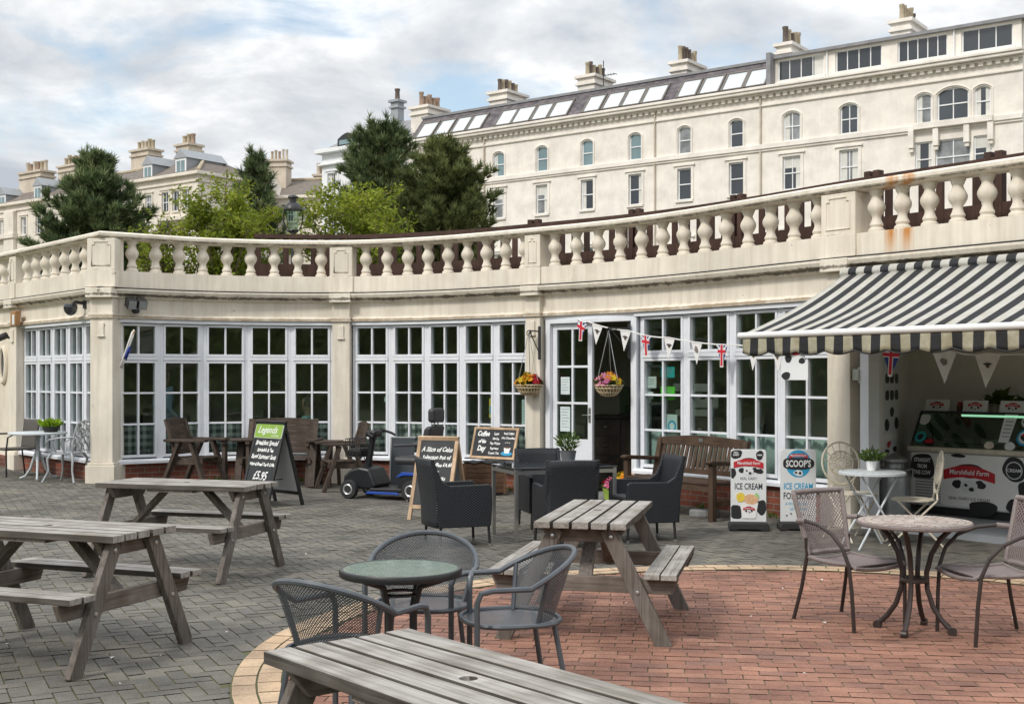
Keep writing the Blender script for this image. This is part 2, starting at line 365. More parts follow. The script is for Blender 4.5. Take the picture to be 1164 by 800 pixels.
M = dict(
 woods = leafmat('woodland_leaves', [(.03,.045,.015), (.09,.13,.04), (.20,.26,.09), (.34,.40,.17)], .35),
 glass_curtain = simple('far_glass_curtain', (.22,.23,.235), .1, .5, 1.3, spec=.8),
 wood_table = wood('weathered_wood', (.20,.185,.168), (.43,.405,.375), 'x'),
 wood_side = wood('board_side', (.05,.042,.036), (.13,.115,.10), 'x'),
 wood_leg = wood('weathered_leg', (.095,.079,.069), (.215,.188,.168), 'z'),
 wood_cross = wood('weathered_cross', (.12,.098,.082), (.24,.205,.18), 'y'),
 bench_y = wood('bench_wood', (.042,.025,.016), (.095,.06,.04), 'y', rough=.6),
 bench_z = wood('bench_slat', (.042,.025,.016), (.10,.064,.042), 'z', rough=.6),
 dark_y = wood('dark_seat_wood', (.045,.032,.025), (.10,.075,.06), 'y', rough=.65),
 dark_z = wood('dark_leg_wood', (.045,.032,.025), (.095,.07,.055), 'z', rough=.65),
 pine = wood('pine_frame', (.42,.28,.17), (.60,.43,.29), 'z', rough=.55),
 fence = wood('fence_wood', (.035,.018,.014), (.075,.04,.03), 'z', rough=.7),
 planter = wood('planter_wood', (.07,.035,.02), (.14,.075,.042), 'y', rough=.6),
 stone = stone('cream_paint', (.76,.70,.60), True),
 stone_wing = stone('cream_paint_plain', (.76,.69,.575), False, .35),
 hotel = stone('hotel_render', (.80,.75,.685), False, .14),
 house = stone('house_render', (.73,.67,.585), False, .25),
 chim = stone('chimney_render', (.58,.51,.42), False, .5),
 white = simple('white_window_paint', (.71,.73,.77), .45, .06, 5, bump=.05, dirt=((.42,.36,.28), 9, .70)),
 whitef = simple('white_far_paint', (.75,.76,.77), .5, .04, 4),
 plastic_w = simple('white_plastic', (.82,.82,.81), .35, .03, 4),
 brick = brick_mat('red_brick', (.24,.07,.04), (.15,.05,.035), (.22,.19,.16)),
 slate = brick_mat('roof_slate', (.10,.09,.10), (.15,.135,.15), (.05,.045,.05), 1.0, .5, .28),
 tile = simple('brown_roof_tile', (.15,.125,.105), .8, .25, 3, bump=.3, bscale=8),
 grey_roof = simple('lead_roof', (.22,.22,.23), .6, .2, 2),
 grey = paver('grey_block', [(.115,.109,.097), (.145,.135,.118), (.172,.158,.135), (.127,.121,.111)], (.105,.112,.055), .565),
 red = paver('red_block', [(.235,.115,.082), (.29,.145,.103), (.335,.175,.125), (.26,.128,.09), (.23,.125,.10)], (.15,.10,.065), .60),
 buff = paver('buff_block', [(.42,.30,.20), (.50,.37,.25), (.38,.27,.185)], (.17,.13,.07), .62),
 joint = simple('mossy_joint', (.095,.10,.045), .95, .35, 2.0, rnd=False),
 joint_red = simple('sandy_joint', (.17,.135,.085), .95, .3, 2.0, rnd=False),
 ground = simple('ground_far', (.12,.115,.11), .9, .2, .5, rnd=False),
 grass = simple('upper_lawn', (.13,.13,.10), .95, .3, .5, rnd=False),
 glass = glass_mat('window_glass', (.86,.92,.89), 1.0),
 glass_dark = simple('far_glass', (.035,.042,.05), .06, .2, .3, spec=.9),
 glass_teal = simple('far_glass_teal', (.16,.24,.26), .12, .2, .5, spec=.8),  # paler blue-green pane colour
 skylight = simple('skylight_blind', (.56,.60,.63), .25, .06, .4),
 inner = simple('interior_wall', (.62,.59,.49), .8, .08, 1.0, rnd=False),
 inner_dark = simple('interior_dark', (.06,.05,.045), .7, .2, 2.0),
 ceiling = simple('ceiling_paint', (.72,.71,.69), .8, .03, 2, rnd=False),
 kiosk = simple('kiosk_wall', (.80,.78,.75), .7, .06, 1.5, rnd=False),
 floor_in = simple('cafe_floor', (.10,.08,.06), .5, .2, 3, rnd=False),
 black_metal = simple('black_metal', (.02,.02,.021), .4, .2, 20),
 grey_metal = simple('grey_coated_steel', (.085,.095,.107), .38, .12, 12, metal=.3),
 mesh_grey = weave('steel_mesh', (.062,.067,.074), 62, 62, .42, True, .45, .3),
 mesh_seat = weave('steel_mesh_seat', (.10,.11,.12), 60, 60, .62, True, .45, .3),
 brown_metal = simple('bronze_frame', (.045,.034,.031), .42, .15, 20, metal=.3),
 weave_b = weave('mauve_weave', (.20,.155,.15), 40, 34, .37, True, .6),
 weave_bs = weave('mauve_weave_close', (.21,.17,.165), 44, 44, .80, True, .6),
 mauve = simple('mauve_wicker', (.195,.162,.155), .6, .15, 40, bump=.4, bscale=90),
 chrome = simple('brushed_steel', (.50,.50,.49), .28, .06, 30, metal=.9),
 churn = simple('milk_churn_steel', (.24,.25,.26), .38, .2, 6, metal=.7),
 alu = simple('cast_aluminium', (.36,.38,.39), .45, .12, 15, metal=.35),
 iron_w = simple('cream_iron', (.60,.55,.45), .5, .12, 15, dirt=((.3,.2,.12), 30, .68)),
 iron_g = simple('pale_grey_iron', (.52,.56,.58), .5, .1, 15),
 wicker_k = simple('black_wicker', (.009,.010,.014), .5, .25, 60, bump=.9, bscale=120, stretch=(1,1,3), spec=.25),
 curtain = simple('far_curtain', (.62,.61,.57), .8, .1, 3),
 wicker_d = simple('brown_wicker', (.085,.075,.065), .6, .3, 60, bump=.9, bscale=120, stretch=(1,1,3)),
 dark_glass = simple('dark_glass_top', (.02,.024,.03), .06, .1, 3, spec=.9),
 green_glass = simple('hammered_green_glass', (.09,.165,.15), .10, .25, 14, bump=.12, bscale=22, spec=.9),
 mosaic = simple('mosaic_top', (.42,.33,.29), .5, .2, 25, dirt=((.26,.16,.13), 12, .52)),
 slate_board = simple('chalkboard', (.022,.024,.027), .65, .35, 5),
 chalk = simple('chalk', (.78,.78,.76), .9, .08, 30),
 lime = simple('lime_header', (.22,.36,.05), .5, .08, 6),
 board_back = simple('board_back_grey', (.52,.53,.54), .7, .06, 3),
 grey_panel = simple('board_inner_grey', (.30,.32,.34), .7, .06, 3),
 slate_panel = simple('slate_blue_panel', (.035,.042,.05), .5, .1, 3),
 rubber = simple('black_rubber', (.02,.02,.021), .7, .2, 20),
 scoot_black = simple('scooter_black_plastic', (.013,.014,.016), .38, .15, 9),
 scoot_seat = simple('scooter_vinyl', (.03,.03,.034), .5, .2, 25, bump=.2),
 blue = simple('scooter_blue', (.02,.07,.36), .25, .1, 5),
 silver = simple('silver_rim', (.5,.5,.5), .3, .1, 10, metal=.6),
 sign_white = simple('sign_white', (.72,.74,.75), .4, .03, 4),
 sign_black = simple('sign_black', (.018,.018,.02), .5, .1, 6),
 sign_red = simple('sign_red', (.50,.02,.03), .45, .06, 6),
 sign_blue = simple('sign_blue', (.03,.33,.58), .45, .06, 6),
 ink = simple('sign_ink', (.04,.04,.045), .6, .1, 6),
 yellow = simple('ice_yellow', (.75,.55,.06), .6, .12, 30, bump=.3),
 peach = simple('ice_peach', (.70,.42,.24), .6, .2, 30, bump=.3),
 mint = simple('ice_mint', (.35,.6,.25), .6, .12, 30),
 teal = simple('teal_sticker', (.03,.40,.42), .5, .05, 6),
 green_s = simple('green_sticker', (.12,.62,.04), .5, .05, 6),
 paper = simple('notice_paper', (.58,.66,.66), .8, .05, 8),
 flag_white = simple('flag_cloth', (.72,.71,.69), .85, .06, 8),
 flag_red = simple('flag_red', (.52,.02,.04), .85, .06, 8),
 flag_blue = simple('flag_blue', (.02,.04,.22), .85, .06, 8),
 straw = simple('pale_straw', (.62,.5,.32), .8, .2, 40),
 basket = simple('straw_basket', (.26,.18,.10), .8, .25, 60, bump=.8, bscale=80),
 f_orange = leafmat('orange_petals', [(.8,.22,.01), (.85,.42,.02), (.75,.55,.03)], .2),
 f_pink = leafmat('pink_petals', [(.62,.05,.18), (.75,.3,.45), (.45,.03,.2)], .2),
 f_yellow = leafmat('yellow_petals', [(.82,.55,.02), (.8,.65,.08), (.75,.35,.02)], .2),
 f_red = leafmat('red_petals', [(.6,.02,.03), (.5,.02,.05)], .2),
 leaf_lime = leafmat('lime_leaves', [(.26,.42,.02), (.34,.5,.04), (.2,.33,.02)], .3),
 leaf_small = leafmat('pot_leaves', [(.05,.10,.02), (.09,.15,.03), (.12,.17,.06)], .25),
 needles = leafmat('pine_needles', [(.05,.085,.042), (.10,.15,.07), (.16,.21,.095), (.29,.31,.17)], .32),
 needles2 = leafmat('pine_needles_olive', [(.075,.105,.042), (.135,.165,.06), (.24,.24,.105)], .32),
 leaf_spring = leafmat('spring_leaves', [(.15,.20,.02), (.22,.29,.03), (.31,.36,.045), (.17,.17,.03)], .4),
 bark = simple('bark', (.10,.075,.055), .9, .3, 10, bump=.6, bscale=30),
 twig = simple('twig_bark', (.13,.095,.06), .9, .3, 10),
 terracotta = simple('clay_pot', (.33,.235,.175), .8, .2, 5),
 pot_yellow = simple('buff_clay_pot', (.40,.335,.235), .8, .2, 5),
 pot_dark = simple('dark_clay_pot', (.13,.10,.085), .8, .2, 5),
 grey_pot = simple('zinc_pot', (.17,.18,.19), .5, .1, 10),
 lime_pot = simple('lime_pot', (.32,.45,.08), .5, .1, 10),
 concrete = simple('grey_stone_block', (.22,.22,.22), .9, .2, 8, bump=.4),
 orange_box = simple('alarm_orange', (.36,.19,.08), .5, .1, 6),
 awn = uvstripe('awning_canvas', [(.68,.67,.64), (.045,.047,.055)], 1/.20, .20),
 awn_v = uvstripe('awning_valance', [(.60,.57,.46), (.045,.047,.055)], 1/.20, .38),
 bar_white = simple('awning_bar', (.72,.72,.71), .4, .05, 6),
 ging = gingham('gingham_cloth', (.46,.47,.46), (.07,.08,.085), 9),
 net = simple('net_curtain', (.40,.46,.46), .9, .1, 4),
 skin = simple('skin', (.50,.32,.24), .6, .05, 10),
 shirt_teal = simple('teal_shirt', (.30,.45,.46), .8, .1, 8),
 shirt_blue = simple('blue_shirt', (.24,.31,.42), .8, .1, 8),
 hair = simple('grey_hair', (.18,.15,.12), .8, .2, 30),
 trouser = simple('dark_trousers', (.03,.03,.04), .8, .2, 10),
 picture = simple('framed_print', (.30,.30,.26), .5, .4, 6),
 steel_inside = simple('display_steel', (.20,.24,.18), .35, .2, 5, metal=.3),
 strip = simple('display_lamp', (.25,.62,.36), .2, .05, 5),
)
_b = M['strip'].node_tree.nodes['Principled BSDF']; _b.inputs['Emission Color'].default_value = (.45, 1, .62, 1); _b.inputs['Emission Strength'].default_value = .4
def wicker(name, lo, hi):
    m, t, b = nt(name); tc = t.nodes.new('ShaderNodeTexCoord'); sp = t.nodes.new('ShaderNodeSeparateXYZ'); lk(t, tc, 'Object', sp, 0)
    ad = N(t, 'ShaderNodeMath', operation='ADD'); lk(t, sp, 'X', ad, 0); lk(t, sp, 'Y', ad, 1)
    def sn(n, o, k):
        a = N(t, 'ShaderNodeMath', operation='MULTIPLY'); lk(t, n, o, a, 0); a.inputs[1].default_value = k
        q = N(t, 'ShaderNodeMath', operation='SINE'); lk(t, a, 0, q, 0); return q
    p = N(t, 'ShaderNodeMath', operation='MULTIPLY'); lk(t, sn(ad, 0, 190), 0, p, 0); lk(t, sn(sp, 'Z', 260), 0, p, 1)
    f = N(t, 'ShaderNodeMapRange'); lk(t, p, 0, f, 0); f.inputs[1].default_value = -1; f.inputs[2].default_value = 1
    r = ramp(t, [(.2, lo), (.9, hi)]); lk(t, f, 0, r, 'Fac'); lk(t, r, 0, b, 'Base Color'); b.inputs['Roughness'].default_value = .42; b.inputs['Specular IOR Level'].default_value = .4
    bp = N(t, 'ShaderNodeBump', i_Strength=.9, i_Distance=.006); lk(t, f, 0, bp, 'Height'); lk(t, bp, 0, b, 'Normal'); return m
M['wicker_k'] = wicker('black_wicker_weave', (.004,.005,.007), (.022,.025,.032))
case_glass = M['case_glass'] = glass_mat('case_glass', (.62,.74,.66), 1.0)

def text(parent, s, size, mat, Mx, name='lettering', shear=0, wob=0, align='CENTER', sx=1.0, space=1.0, depth=.0006, bold=0):
    cu = bpy.data.curves.new('txt', 'FONT'); cu.body = s; cu.size = size; cu.align_x = align; cu.shear = shear
    cu.space_line = space; cu.extrude = depth; cu.resolution_u = 2; cu.offset = bold
    ob = bpy.data.objects.new('txt', cu)
    me = bpy.data.meshes.new_from_object(ob)
    bpy.data.objects.remove(ob); bpy.data.curves.remove(cu)
    ph = random.random()*9
    for v in me.vertices:
        x, y = v.co.x, v.co.y
        if wob:
            y += wob*math.sin(x*9/size*.35+ph); x += wob*.7*math.sin(y*11/size*.3+ph*2)
        v.co.x = x*sx; v.co.y = y
    me.transform(Mx)
    me.materials.clear(); me.materials.append(mat); me.name = name
    o = bpy.data.objects.new(name, me); COL.objects.link(o)
    if parent: o.parent = parent
    return o
def blob(n, rx, ry, cx=0, cy=0, jag=.15, seed=0, p=2.0):
    rnd = random.Random(seed); out = []
    ph = [rnd.random()*6.28 for _ in range(3)]
    for k in range(n):
        a = 2*PI*k/n
        q = 1 + jag*(.5*math.sin(2*a+ph[0]) + .35*math.sin(3*a+ph[1]) + .25*math.sin(5*a+ph[2]))
        c, s_ = math.cos(a), math.sin(a)
        e = 2/p
        out.append((cx+rx*q*math.copysign(abs(c)**e, c), cy+ry*q*math.copysign(abs(s_)**e, s_)))
    return out
def flat(parent, poly, Mx, mat, name, d=.0015):
    b = MB(); b.prism(poly, d, Mx); return b.build(name, mat, parent)
def lift(Mx, d): return Mx @ Matrix.Translation((0,0,d))
# ------------------------------------------------------------------ ground
CC, CR = Vector((1.9, 7.0)), 3.42      # brick circle
def paving():
    b = MB()
    xs = [-700,-200,-60,-25] + [-12+.5*i for i in range(49)] + [25,60,200,700]
    ys = [-700,-200,-60,-15] + [-2+.5*i for i in range(53)] + [60,200,900]
    n = len(xs)
    vs = [(x, y, gz(x, y)-.006) for y in ys for x in xs]
    fs = [(j*n+i, j*n+i+1, (j+1)*n+i+1, (j+1)*n+i) for j in range(len(ys)-1) for i in range(n-1)]
    b.add(vs, fs); tag(b.build('ground', M['joint']), kind='structure')
    # grey blocks laid in herringbone
    u = .1; a = R(27); ca, sa = math.cos(a), math.sin(a); b = MB(); g = .0037
    rnd = random.Random(5)
    for i in range(-260, 261):
        for j in range(-260, 261):
            d = (i-j) % 4
            if d == 0: w, h = 2*u, u
            elif d == 3: w, h = u, 2*u
            else: continue
            x0, y0 = i*u, j*u
            cx, cy = x0+w/2, y0+h/2
            X = cx*ca - cy*sa; Y = cx*sa + cy*ca + 10
            if Y < 2.2 or Y > 21.5 or abs(X) > .46*Y+1.0: continue
            if (Vector((X, Y))-CC).length < CR-.02: continue
            if Y > 18.6 and X > -5.6: continue
            dz = rnd.uniform(-.0015, .0015); tx = rnd.uniform(-.018, .018); ty = rnd.uniform(-.018, .018)
            vs = []
            for (px, py) in ((x0+g, y0+g), (x0+w-g, y0+g), (x0+w-g, y0+h-g), (x0+g, y0+h-g)):
                qx = px*ca-py*sa; qy = px*sa+py*ca+10
                vs.append((qx, qy, gz(qx, qy)+dz+(px-cx)*tx+(py-cy)*ty))
            b.add(vs, [(0,1,2,3)])
    tag(b.build('grey_block_paving', M['grey']), kind='structure')
    # red blocks in stretcher courses
    b = MB(); a = R(-7); ca, sa = math.cos(a), math.sin(a)
    disc = MB(); disc.add([(CC.x+(CR-.03)*math.cos(2*PI*k/72), CC.y+(CR-.03)*math.sin(2*PI*k/72), .001) for k in range(72)], [tuple(range(72))])
    tag(disc.build('circle_bed', M['joint_red']), kind='structure')
    for j in range(-36, 37):
        off = .1*(j % 2) + rnd.uniform(-.015, .015)
        for i in range(-19, 20):
            x0, y0 = i*.2+off, j*.1
            cx, cy = x0+.1, y0+.05
            X = cx*ca-cy*sa+CC.x; Y = cx*sa+cy*ca+CC.y
            if (Vector((X, Y))-CC).length > CR-.2 or Y < 2.5: continue
            dz = rnd.uniform(0, .003); tx = rnd.uniform(-.012, .012); vs = []
            for (px, py) in ((x0+g, y0+g), (x0+.2-g, y0+g), (x0+.2-g, y0+.1-g), (x0+g, y0+.1-g)):
                vs.append((px*ca-py*sa+CC.x, px*sa+py*ca+CC.y, .005+dz+(px-cx)*tx))
            b.add(vs, [(0,1,2,3)])
    tag(b.build('red_block_circle', M['red']), kind='structure')
    b = MB()
    bed = MB()
    for k in range(144):
        a0, a1 = 2*PI*k/144, 2*PI*(k+1)/144
        P = lambda r, a, z: (CC.x+r*math.cos(a), CC.y+r*math.sin(a), z)
        bed.add([P(CR-.262, a0, .009), P(CR+.006, a0, .009), P(CR+.006, a1, .009), P(CR-.262, a1, .009)], [(0,1,2,3)])
    tag(bed.build('circle_edge_bed', M['joint']), kind='structure')
    for r0, n in ((CR-.255, 100), (CR-.125, 104)):
        for k in range(n):
            a0 = 2*PI*k/n + (.02 if n == 104 else 0); a1 = a0+2*PI/n; e = .005/CR; z = .013+rnd.uniform(0, .003)
            P = lambda r, a: (CC.x+r*math.cos(a), CC.y+r*math.sin(a), z)
            b.add([P(r0+.003, a0+e), P(r0+.122, a0+e), P(r0+.122, a1-e), P(r0+.003, a1-e)], [(0,1,2,3)])
    tag(b.build('buff_circle_edging', M['buff']), kind='structure')
paving()

# ------------------------------------------------------------------ the curved front of the cafe, in plan
W2, W1 = Vector((-11.0, 23.4)), Vector((-8.15, 20.15))
CP = [Vector(p) for p in ((-5.85,17.52), (-4.41,18.42), (-2.62,18.68), (-1.12,18.15), (.33,17.12), (1.43,16.2), (2.35,15.1), (3.57,13.3))]
DIR = Vector((.61,-.79)).normalized()
PE = CP[-1] + DIR*5.5
def catmull(P, n=10):
    Q = [P[0]*2-P[1]] + P + [P[-1]+DIR*2]
    out = []
    for i in range(1, len(Q)-2):
        p0, p1, p2, p3 = Q[i-1:i+3]
        for k in range(n):
            t = k/n
            out.append(.5*((2*p1)+(p2-p0)*t+(2*p0-5*p1+4*p2-p3)*t*t+(3*p1-p0-3*p2+p3)*t**3))
    out.append(P[-1]); return out
CV = catmull(CP)
class Line:
    def __init__(s, pts):
        s.p = pts; s.s = [0]
        for a, b in zip(pts, pts[1:]): s.s.append(s.s[-1]+(b-a).length)
        s.L = s.s[-1]
    def at(s, d):
        d = max(0, min(s.L-1e-6, d))
        for i in range(len(s.p)-1):
            if d <= s.s[i+1]:
                t = (d-s.s[i])/(s.s[i+1]-s.s[i]); q = s.p[i].lerp(s.p[i+1], t)
                tg = (s.p[i+1]-s.p[i]).normalized(); return q, tg, Vector((tg.y, -tg.x))
    def off(s, out):
        r = []
        for i, q in enumerate(s.p):
            a = (s.p[i]-s.p[i-1]).normalized() if i else (s.p[1]-s.p[0]).normalized()
            b = (s.p[i+1]-s.p[i]).normalized() if i < len(s.p)-1 else a
            n1, n2 = Vector((a.y, -a.x)), Vector((b.y, -b.x))
            n = (n1+n2).normalized(); c = max(.4, n.dot(n1))
            r.append(q+n*(out/c))
        return r
    def px(s, x, out=0):
        lo, hi = 0, s.L
        f = lambda d: (lambda q, t, n: CX+F*(q+n*out).x/(q+n*out).y)(*s.at(d))
        for _ in range(40):
            m = (lo+hi)/2
            if f(m) < x: lo = m
            else: hi = m
        return (lo+hi)/2
MAIN = Line(CV + [CP[-1]+DIR*k*.5 for k in range(1, 12)])
WING = Line([W2, W1, CP[0]])
FULL = Line([W2, W1] + MAIN.p)
def sub(line, s0, s1, n=8):
    return Line([line.at(s0+(s1-s0)*k/n)[0] for k in range(n+1)])
def sweep(b, line, prof, closed=True):
    cols = [line.off(o) for o, z in prof]
    m = len(prof); n = len(line.p); vs = []; fs = []; uv = []
    for i in range(n):
        for k in range(m): vs.append((cols[k][i].x, cols[k][i].y, prof[k][1]))
    per = [0]
    for k in range(m): per.append(per[-1]+math.dist(prof[k], prof[(k+1) % m]))
    for i in range(n-1):
        for k in range(m if closed else m-1):
            l = (k+1) % m
            fs.append((i*m+k, i*m+l, (i+1)*m+l, (i+1)*m+k))
            uv.append([(line.s[i], per[k]), (line.s[i], per[k+1]), (line.s[i+1], per[k+1]), (line.s[i+1], per[k])])
    if closed:
        fs.append(tuple(range(m))); uv.append([(0,0)]*m)
        fs.append(tuple((n-1)*m+k for k in range(m-1, -1, -1))); uv.append([(0,0)]*m)
    return b.add(vs, fs, uv)
def frame(line, s, out=0, z=0):
    q, t, n = line.at(s); q = q+n*out
    return Matrix(((t.x, n.x, 0, q.x), (t.y, n.y, 0, q.y), (0, 0, 1, z), (0,0,0,1)))    # local x along wall, y outwards
def chord(line, s0, s1, out=0):
    p, t0, n0 = line.at(s0); q, t1, n1 = line.at(s1); p = p+n0*out; q = q+n1*out
    t = (q-p); L = t.length; t.normalize(); n = Vector((t.y, -t.x))
    return Matrix(((t.x, n.x, 0, p.x), (t.y, n.y, 0, p.y), (0,0,1,0), (0,0,0,1))), L

cafe = thing('cafe_building', 'long curved cream cafe with white multi pane windows and a kiosk under the balustrade', 'cafe')
s3, s5, s8 = MAIN.px(389), MAIN.px(609), MAIN.px(958)
def facade():
    b = MB()
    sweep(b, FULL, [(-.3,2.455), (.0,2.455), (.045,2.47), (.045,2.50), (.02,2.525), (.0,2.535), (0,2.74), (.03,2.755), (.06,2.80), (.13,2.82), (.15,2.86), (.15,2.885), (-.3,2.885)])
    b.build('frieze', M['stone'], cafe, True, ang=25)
    b = MB()   # rolled felt and flashing showing under the moulding
    sweep(b, FULL, [(-.2,2.887), (.10,2.887), (.118,2.895), (.118,2.905), (-.2,2.905)])
    b.build('flashing', M['black_metal'], cafe)
    # wall of the wing beyond its window
    b = MB(); l = Line([W2, W1]); sweep(b, l, [(0,-.1), (0,2.455), (-.3,2.455), (-.3,-.1)]); b.build('wall', M['stone_wing'], cafe)
    q, t, n = WING.at((W1-W2).length-.62)
    for nm, mt, r0, r1, o in (('oval_window_frame', M['stone_wing'], .12, .21, .03),):
        b = MB(); mm = Matrix(((t.x,0,n.x,q.x),(t.y,0,n.y,q.y),(0,1,0,1.83),(0,0,0,1)))
        pts = [mm @ Vector((.14*math.cos(a), .29*math.sin(a), .012)) for a in [2*PI*k/28 for k in range(28)]]
        b.tube(pts, .045, 8, True); f = b.build('oval_window', M['stone_wing'], cafe, True)
        b = MB(); b.prism([(.14*math.cos(2*PI*k/28), .29*math.sin(2*PI*k/28)) for k in range(28)], .012, mm); b.build('pane', M['glass_dark'], f)
    b = MB(); l = Line([W2, W1]); sweep(b, l, [(0.004,-.1), (.03,.0), (.03,.30), (0.004,.31)]); b.build('red_wall_base', M['brick'], cafe)
    # brick plinth and sills under the windows
    runs = [(WING, (W1-W2).length+.16, WING.L-.16), (MAIN, .17, s3-.15), (MAIN, s3+.15, s5-.14), (MAIN, MAIN.px(721), s8-.15)]
    for ln, a, c in runs:
        l = sub(ln, a, c); b = MB(); sweep(b, l, [(-.02,-.15), (-.02,.36), (-.25,.36), (-.25,-.15)]); b.build('brick_plinth', M['brick'], cafe)
        b = MB(); sweep(b, l, [(.05,.362), (.05,.40), (.0,.425), (-.16,.425), (-.16,.362)]); b.build('sill', M['white'], cafe)
        b = MB(); sweep(b, l, [(.012,2.41), (.012,2.454), (-.12,2.454), (-.12,2.41)]); b.build('window_head', M['white'], cafe)
    # pilasters with base, cap and a small keystone drop
    for ln, s, w in ((WING, (W1-W2).length, .30), (MAIN, 0, .34), (MAIN, s3, .27), (MAIN, s5, .25), (MAIN, s8, .30)):
        b = MB(); mm = frame(ln, s)
        if s == 0:       # corner: bisector of wing and bay
            a = (WING.at(WING.L-.01)[1]+MAIN.at(.01)[1]).normalized(); n = Vector((a.y,-a.x)); q = CP[0]
            mm = Matrix(((a.x, n.x, 0, q.x), (a.y, n.y, 0, q.y), (0,0,1,0), (0,0,0,1)))
        h = w/2
        b.boxz(-h, h, -.3, .075, .40, 2.46, mm); b.boxz(-h-.05, h+.05, -.28, .13, -.1, .36, mm)
        b.boxz(-h-.03, h+.03, -.29, .105, .36, .40, mm)
        b.boxz(-h-.02, h+.02, -.25, .105, 2.46, 2.535, mm); b.boxz(-h, h, -.25, .08, 2.535, 2.75, mm); b.boxz(-h-.03, h+.03, -.25, .17, 2.75, 2.888, mm)
        b.boxz(-.045, .045, .07, .095, 2.22, 2.40, mm); b.boxz(-.055, .055, .07, .105, 2.19, 2.22, mm)
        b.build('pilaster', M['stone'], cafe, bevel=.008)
facade()

def casement(Mx, w, name='window', curtain=None):
    """one unit: two panes wide, a fanlight over three rows; returns the frame part"""
    b = MB(); m = .045
    z0, z1 = .425, 2.41
    b.boxz(0, m, -.10, .0, z0, z1, Mx); b.boxz(w-m, w, -.10, .0, z0, z1, Mx)
    b.boxz(m, w-m, -.09, .02, 1.865, 1.915, Mx)                              # transom
    # opening lights stand a little proud
    for a, c in ((.445, 1.86), (1.92, 2.40)):
        b.boxz(m, m+.035, -.075, .012, a, c, Mx); b.boxz(w-m-.035, w-m, -.075, .012, a, c, Mx)
        b.boxz(m+.035, w-m-.035, -.075, .012, a, a+.04, Mx); b.boxz(m+.035, w-m-.035, -.075, .012, c-.035, c, Mx)
        b.boxz(w/2-.014, w/2+.014, -.06, .0, a+.04, c-.035, Mx)
    for z in (.93, 1.385):
        b.boxz(m+.035, w/2-.014, -.058, -.002, z-.014, z+.014, Mx); b.boxz(w/2+.014, w-m-.035, -.058, -.002, z-.014, z+.014, Mx)
    o = b.build(name, M['white'], cafe, bevel=.004)
    g = MB()
    for a, c in ((.485, 1.825), (1.96, 2.365)):
        g.boxz(m+.035, w-m-.035, -.045, -.041, a, c, Mx)
    g.build('pane', M['glass'], o)
    return o
def bay(ln, s0, s1, n, out=-.05):
    for k in range(n):
        mm, L = chord(ln, s0+(s1-s0)*k/n, s0+(s1-s0)*(k+1)/n, out); casement(mm, L)
bay(WING, (W1-W2).length+.18, WING.L-.18, 5)
bay(MAIN, .20, s3-.15, 5)
bay(MAIN, s3+.15, s5-.14, 5)
sd0, sd1 = MAIN.px(620), MAIN.px(723)
bay(MAIN, sd1+.03, s8-.16, 4)
def curtains():
    for nm, ln, a, c, mt, lab in (('gingham_curtain', MAIN, .24, s3-.2, 'ging', 'grey gingham half curtain behind the bay left of the thin middle pillar'),
            ('gingham_curtain', MAIN, s3+.2, s5-.2, 'ging', 'grey gingham half curtain behind the five windows beside the scooter'),
            ('net_curtain', MAIN, sd1+.1, s8-.2, 'net', 'pale net half curtain behind the windows over the wooden bench'),
            ):
        b = MB(); L = c-a
        def fn(u, v):
            q, t, n = ln.at(a+L*u); q = q+n*(-.19+.02*math.sin(u*L*42)); return (q.x, q.y, .44+.5*v)
        b.grid(fn, 160, 2, None, L, .5); tag(b.build(nm, M[mt], None, True, solid=.004), lab, 'curtain')
curtains()

# door: the left leaf stands closed, the right leaf is swung inside
def door():
    b = MB(); mm, L = chord(MAIN, sd0, sd1, -.03)
    b.boxz(0, .08, -.12, .03, 0, 2.41, mm); b.boxz(L-.09, L, -.12, .03, 0, 2.41, mm); b.boxz(.08, L-.09, -.12, .03, 2.355, 2.41, mm)
    b.boxz(-.06, L+.04, -.1, .01, 2.41, 2.455, mm)
    b.build('door_frame', M['white'], cafe, bevel=.005)
    b = MB(); b.boxz(.08, L-.09, -.25, .12, 0, .06, mm); b.build('doorstep', M['concrete'], cafe)
    def leaf(mx, w):
        b = MB(); b.boxz(0, .075, -.05, 0, .07, 2.35, mx); b.boxz(w-.075, w, -.05, 0, .07, 2.35, mx)
        b.boxz(.075, w-.075, -.05, 0, 2.27, 2.35, mx); b.boxz(.075, w-.075, -.045, -.006, .07, .77, mx)
        b.boxz(w/2-.016, w/2+.016, -.045, -.003, .77, 2.27, mx)
        for z in (1.26, 1.76): b.boxz(.075, w/2-.016, -.045, -.003, z-.016, z+.016, mx); b.boxz(w/2+.016, w-.075, -.045, -.003, z-.016, z+.016, mx)
        d = b.build('door', M['white'], cafe, bevel=.004)
        g = MB(); g.boxz(.075, w-.075, -.028, -.024, .77, 2.27, mx); g.build('pane', M['glass'], d)
        h = MB(); h.tube([mx @ Vector(p) for p in ((w-.04, .0, 1.1), (w-.04, .045, 1.1), (w-.13, .045, 1.1))], .009, 6); h.boxz(w-.06, w-.02, 0, .006, 1.0, 1.2, mx); h.build('handle', M['chrome'], d)
    w = (L-.17)/2
    leaf(mm @ Matrix.Translation((.085, -.03, 0)), w)
    leaf(mm @ Matrix.Translation((L-.1, -.06, 0)) @ Matrix.Rotation(R(-84), 4, 'Z') @ Matrix.Translation((0, -.0, 0)), w)
door()

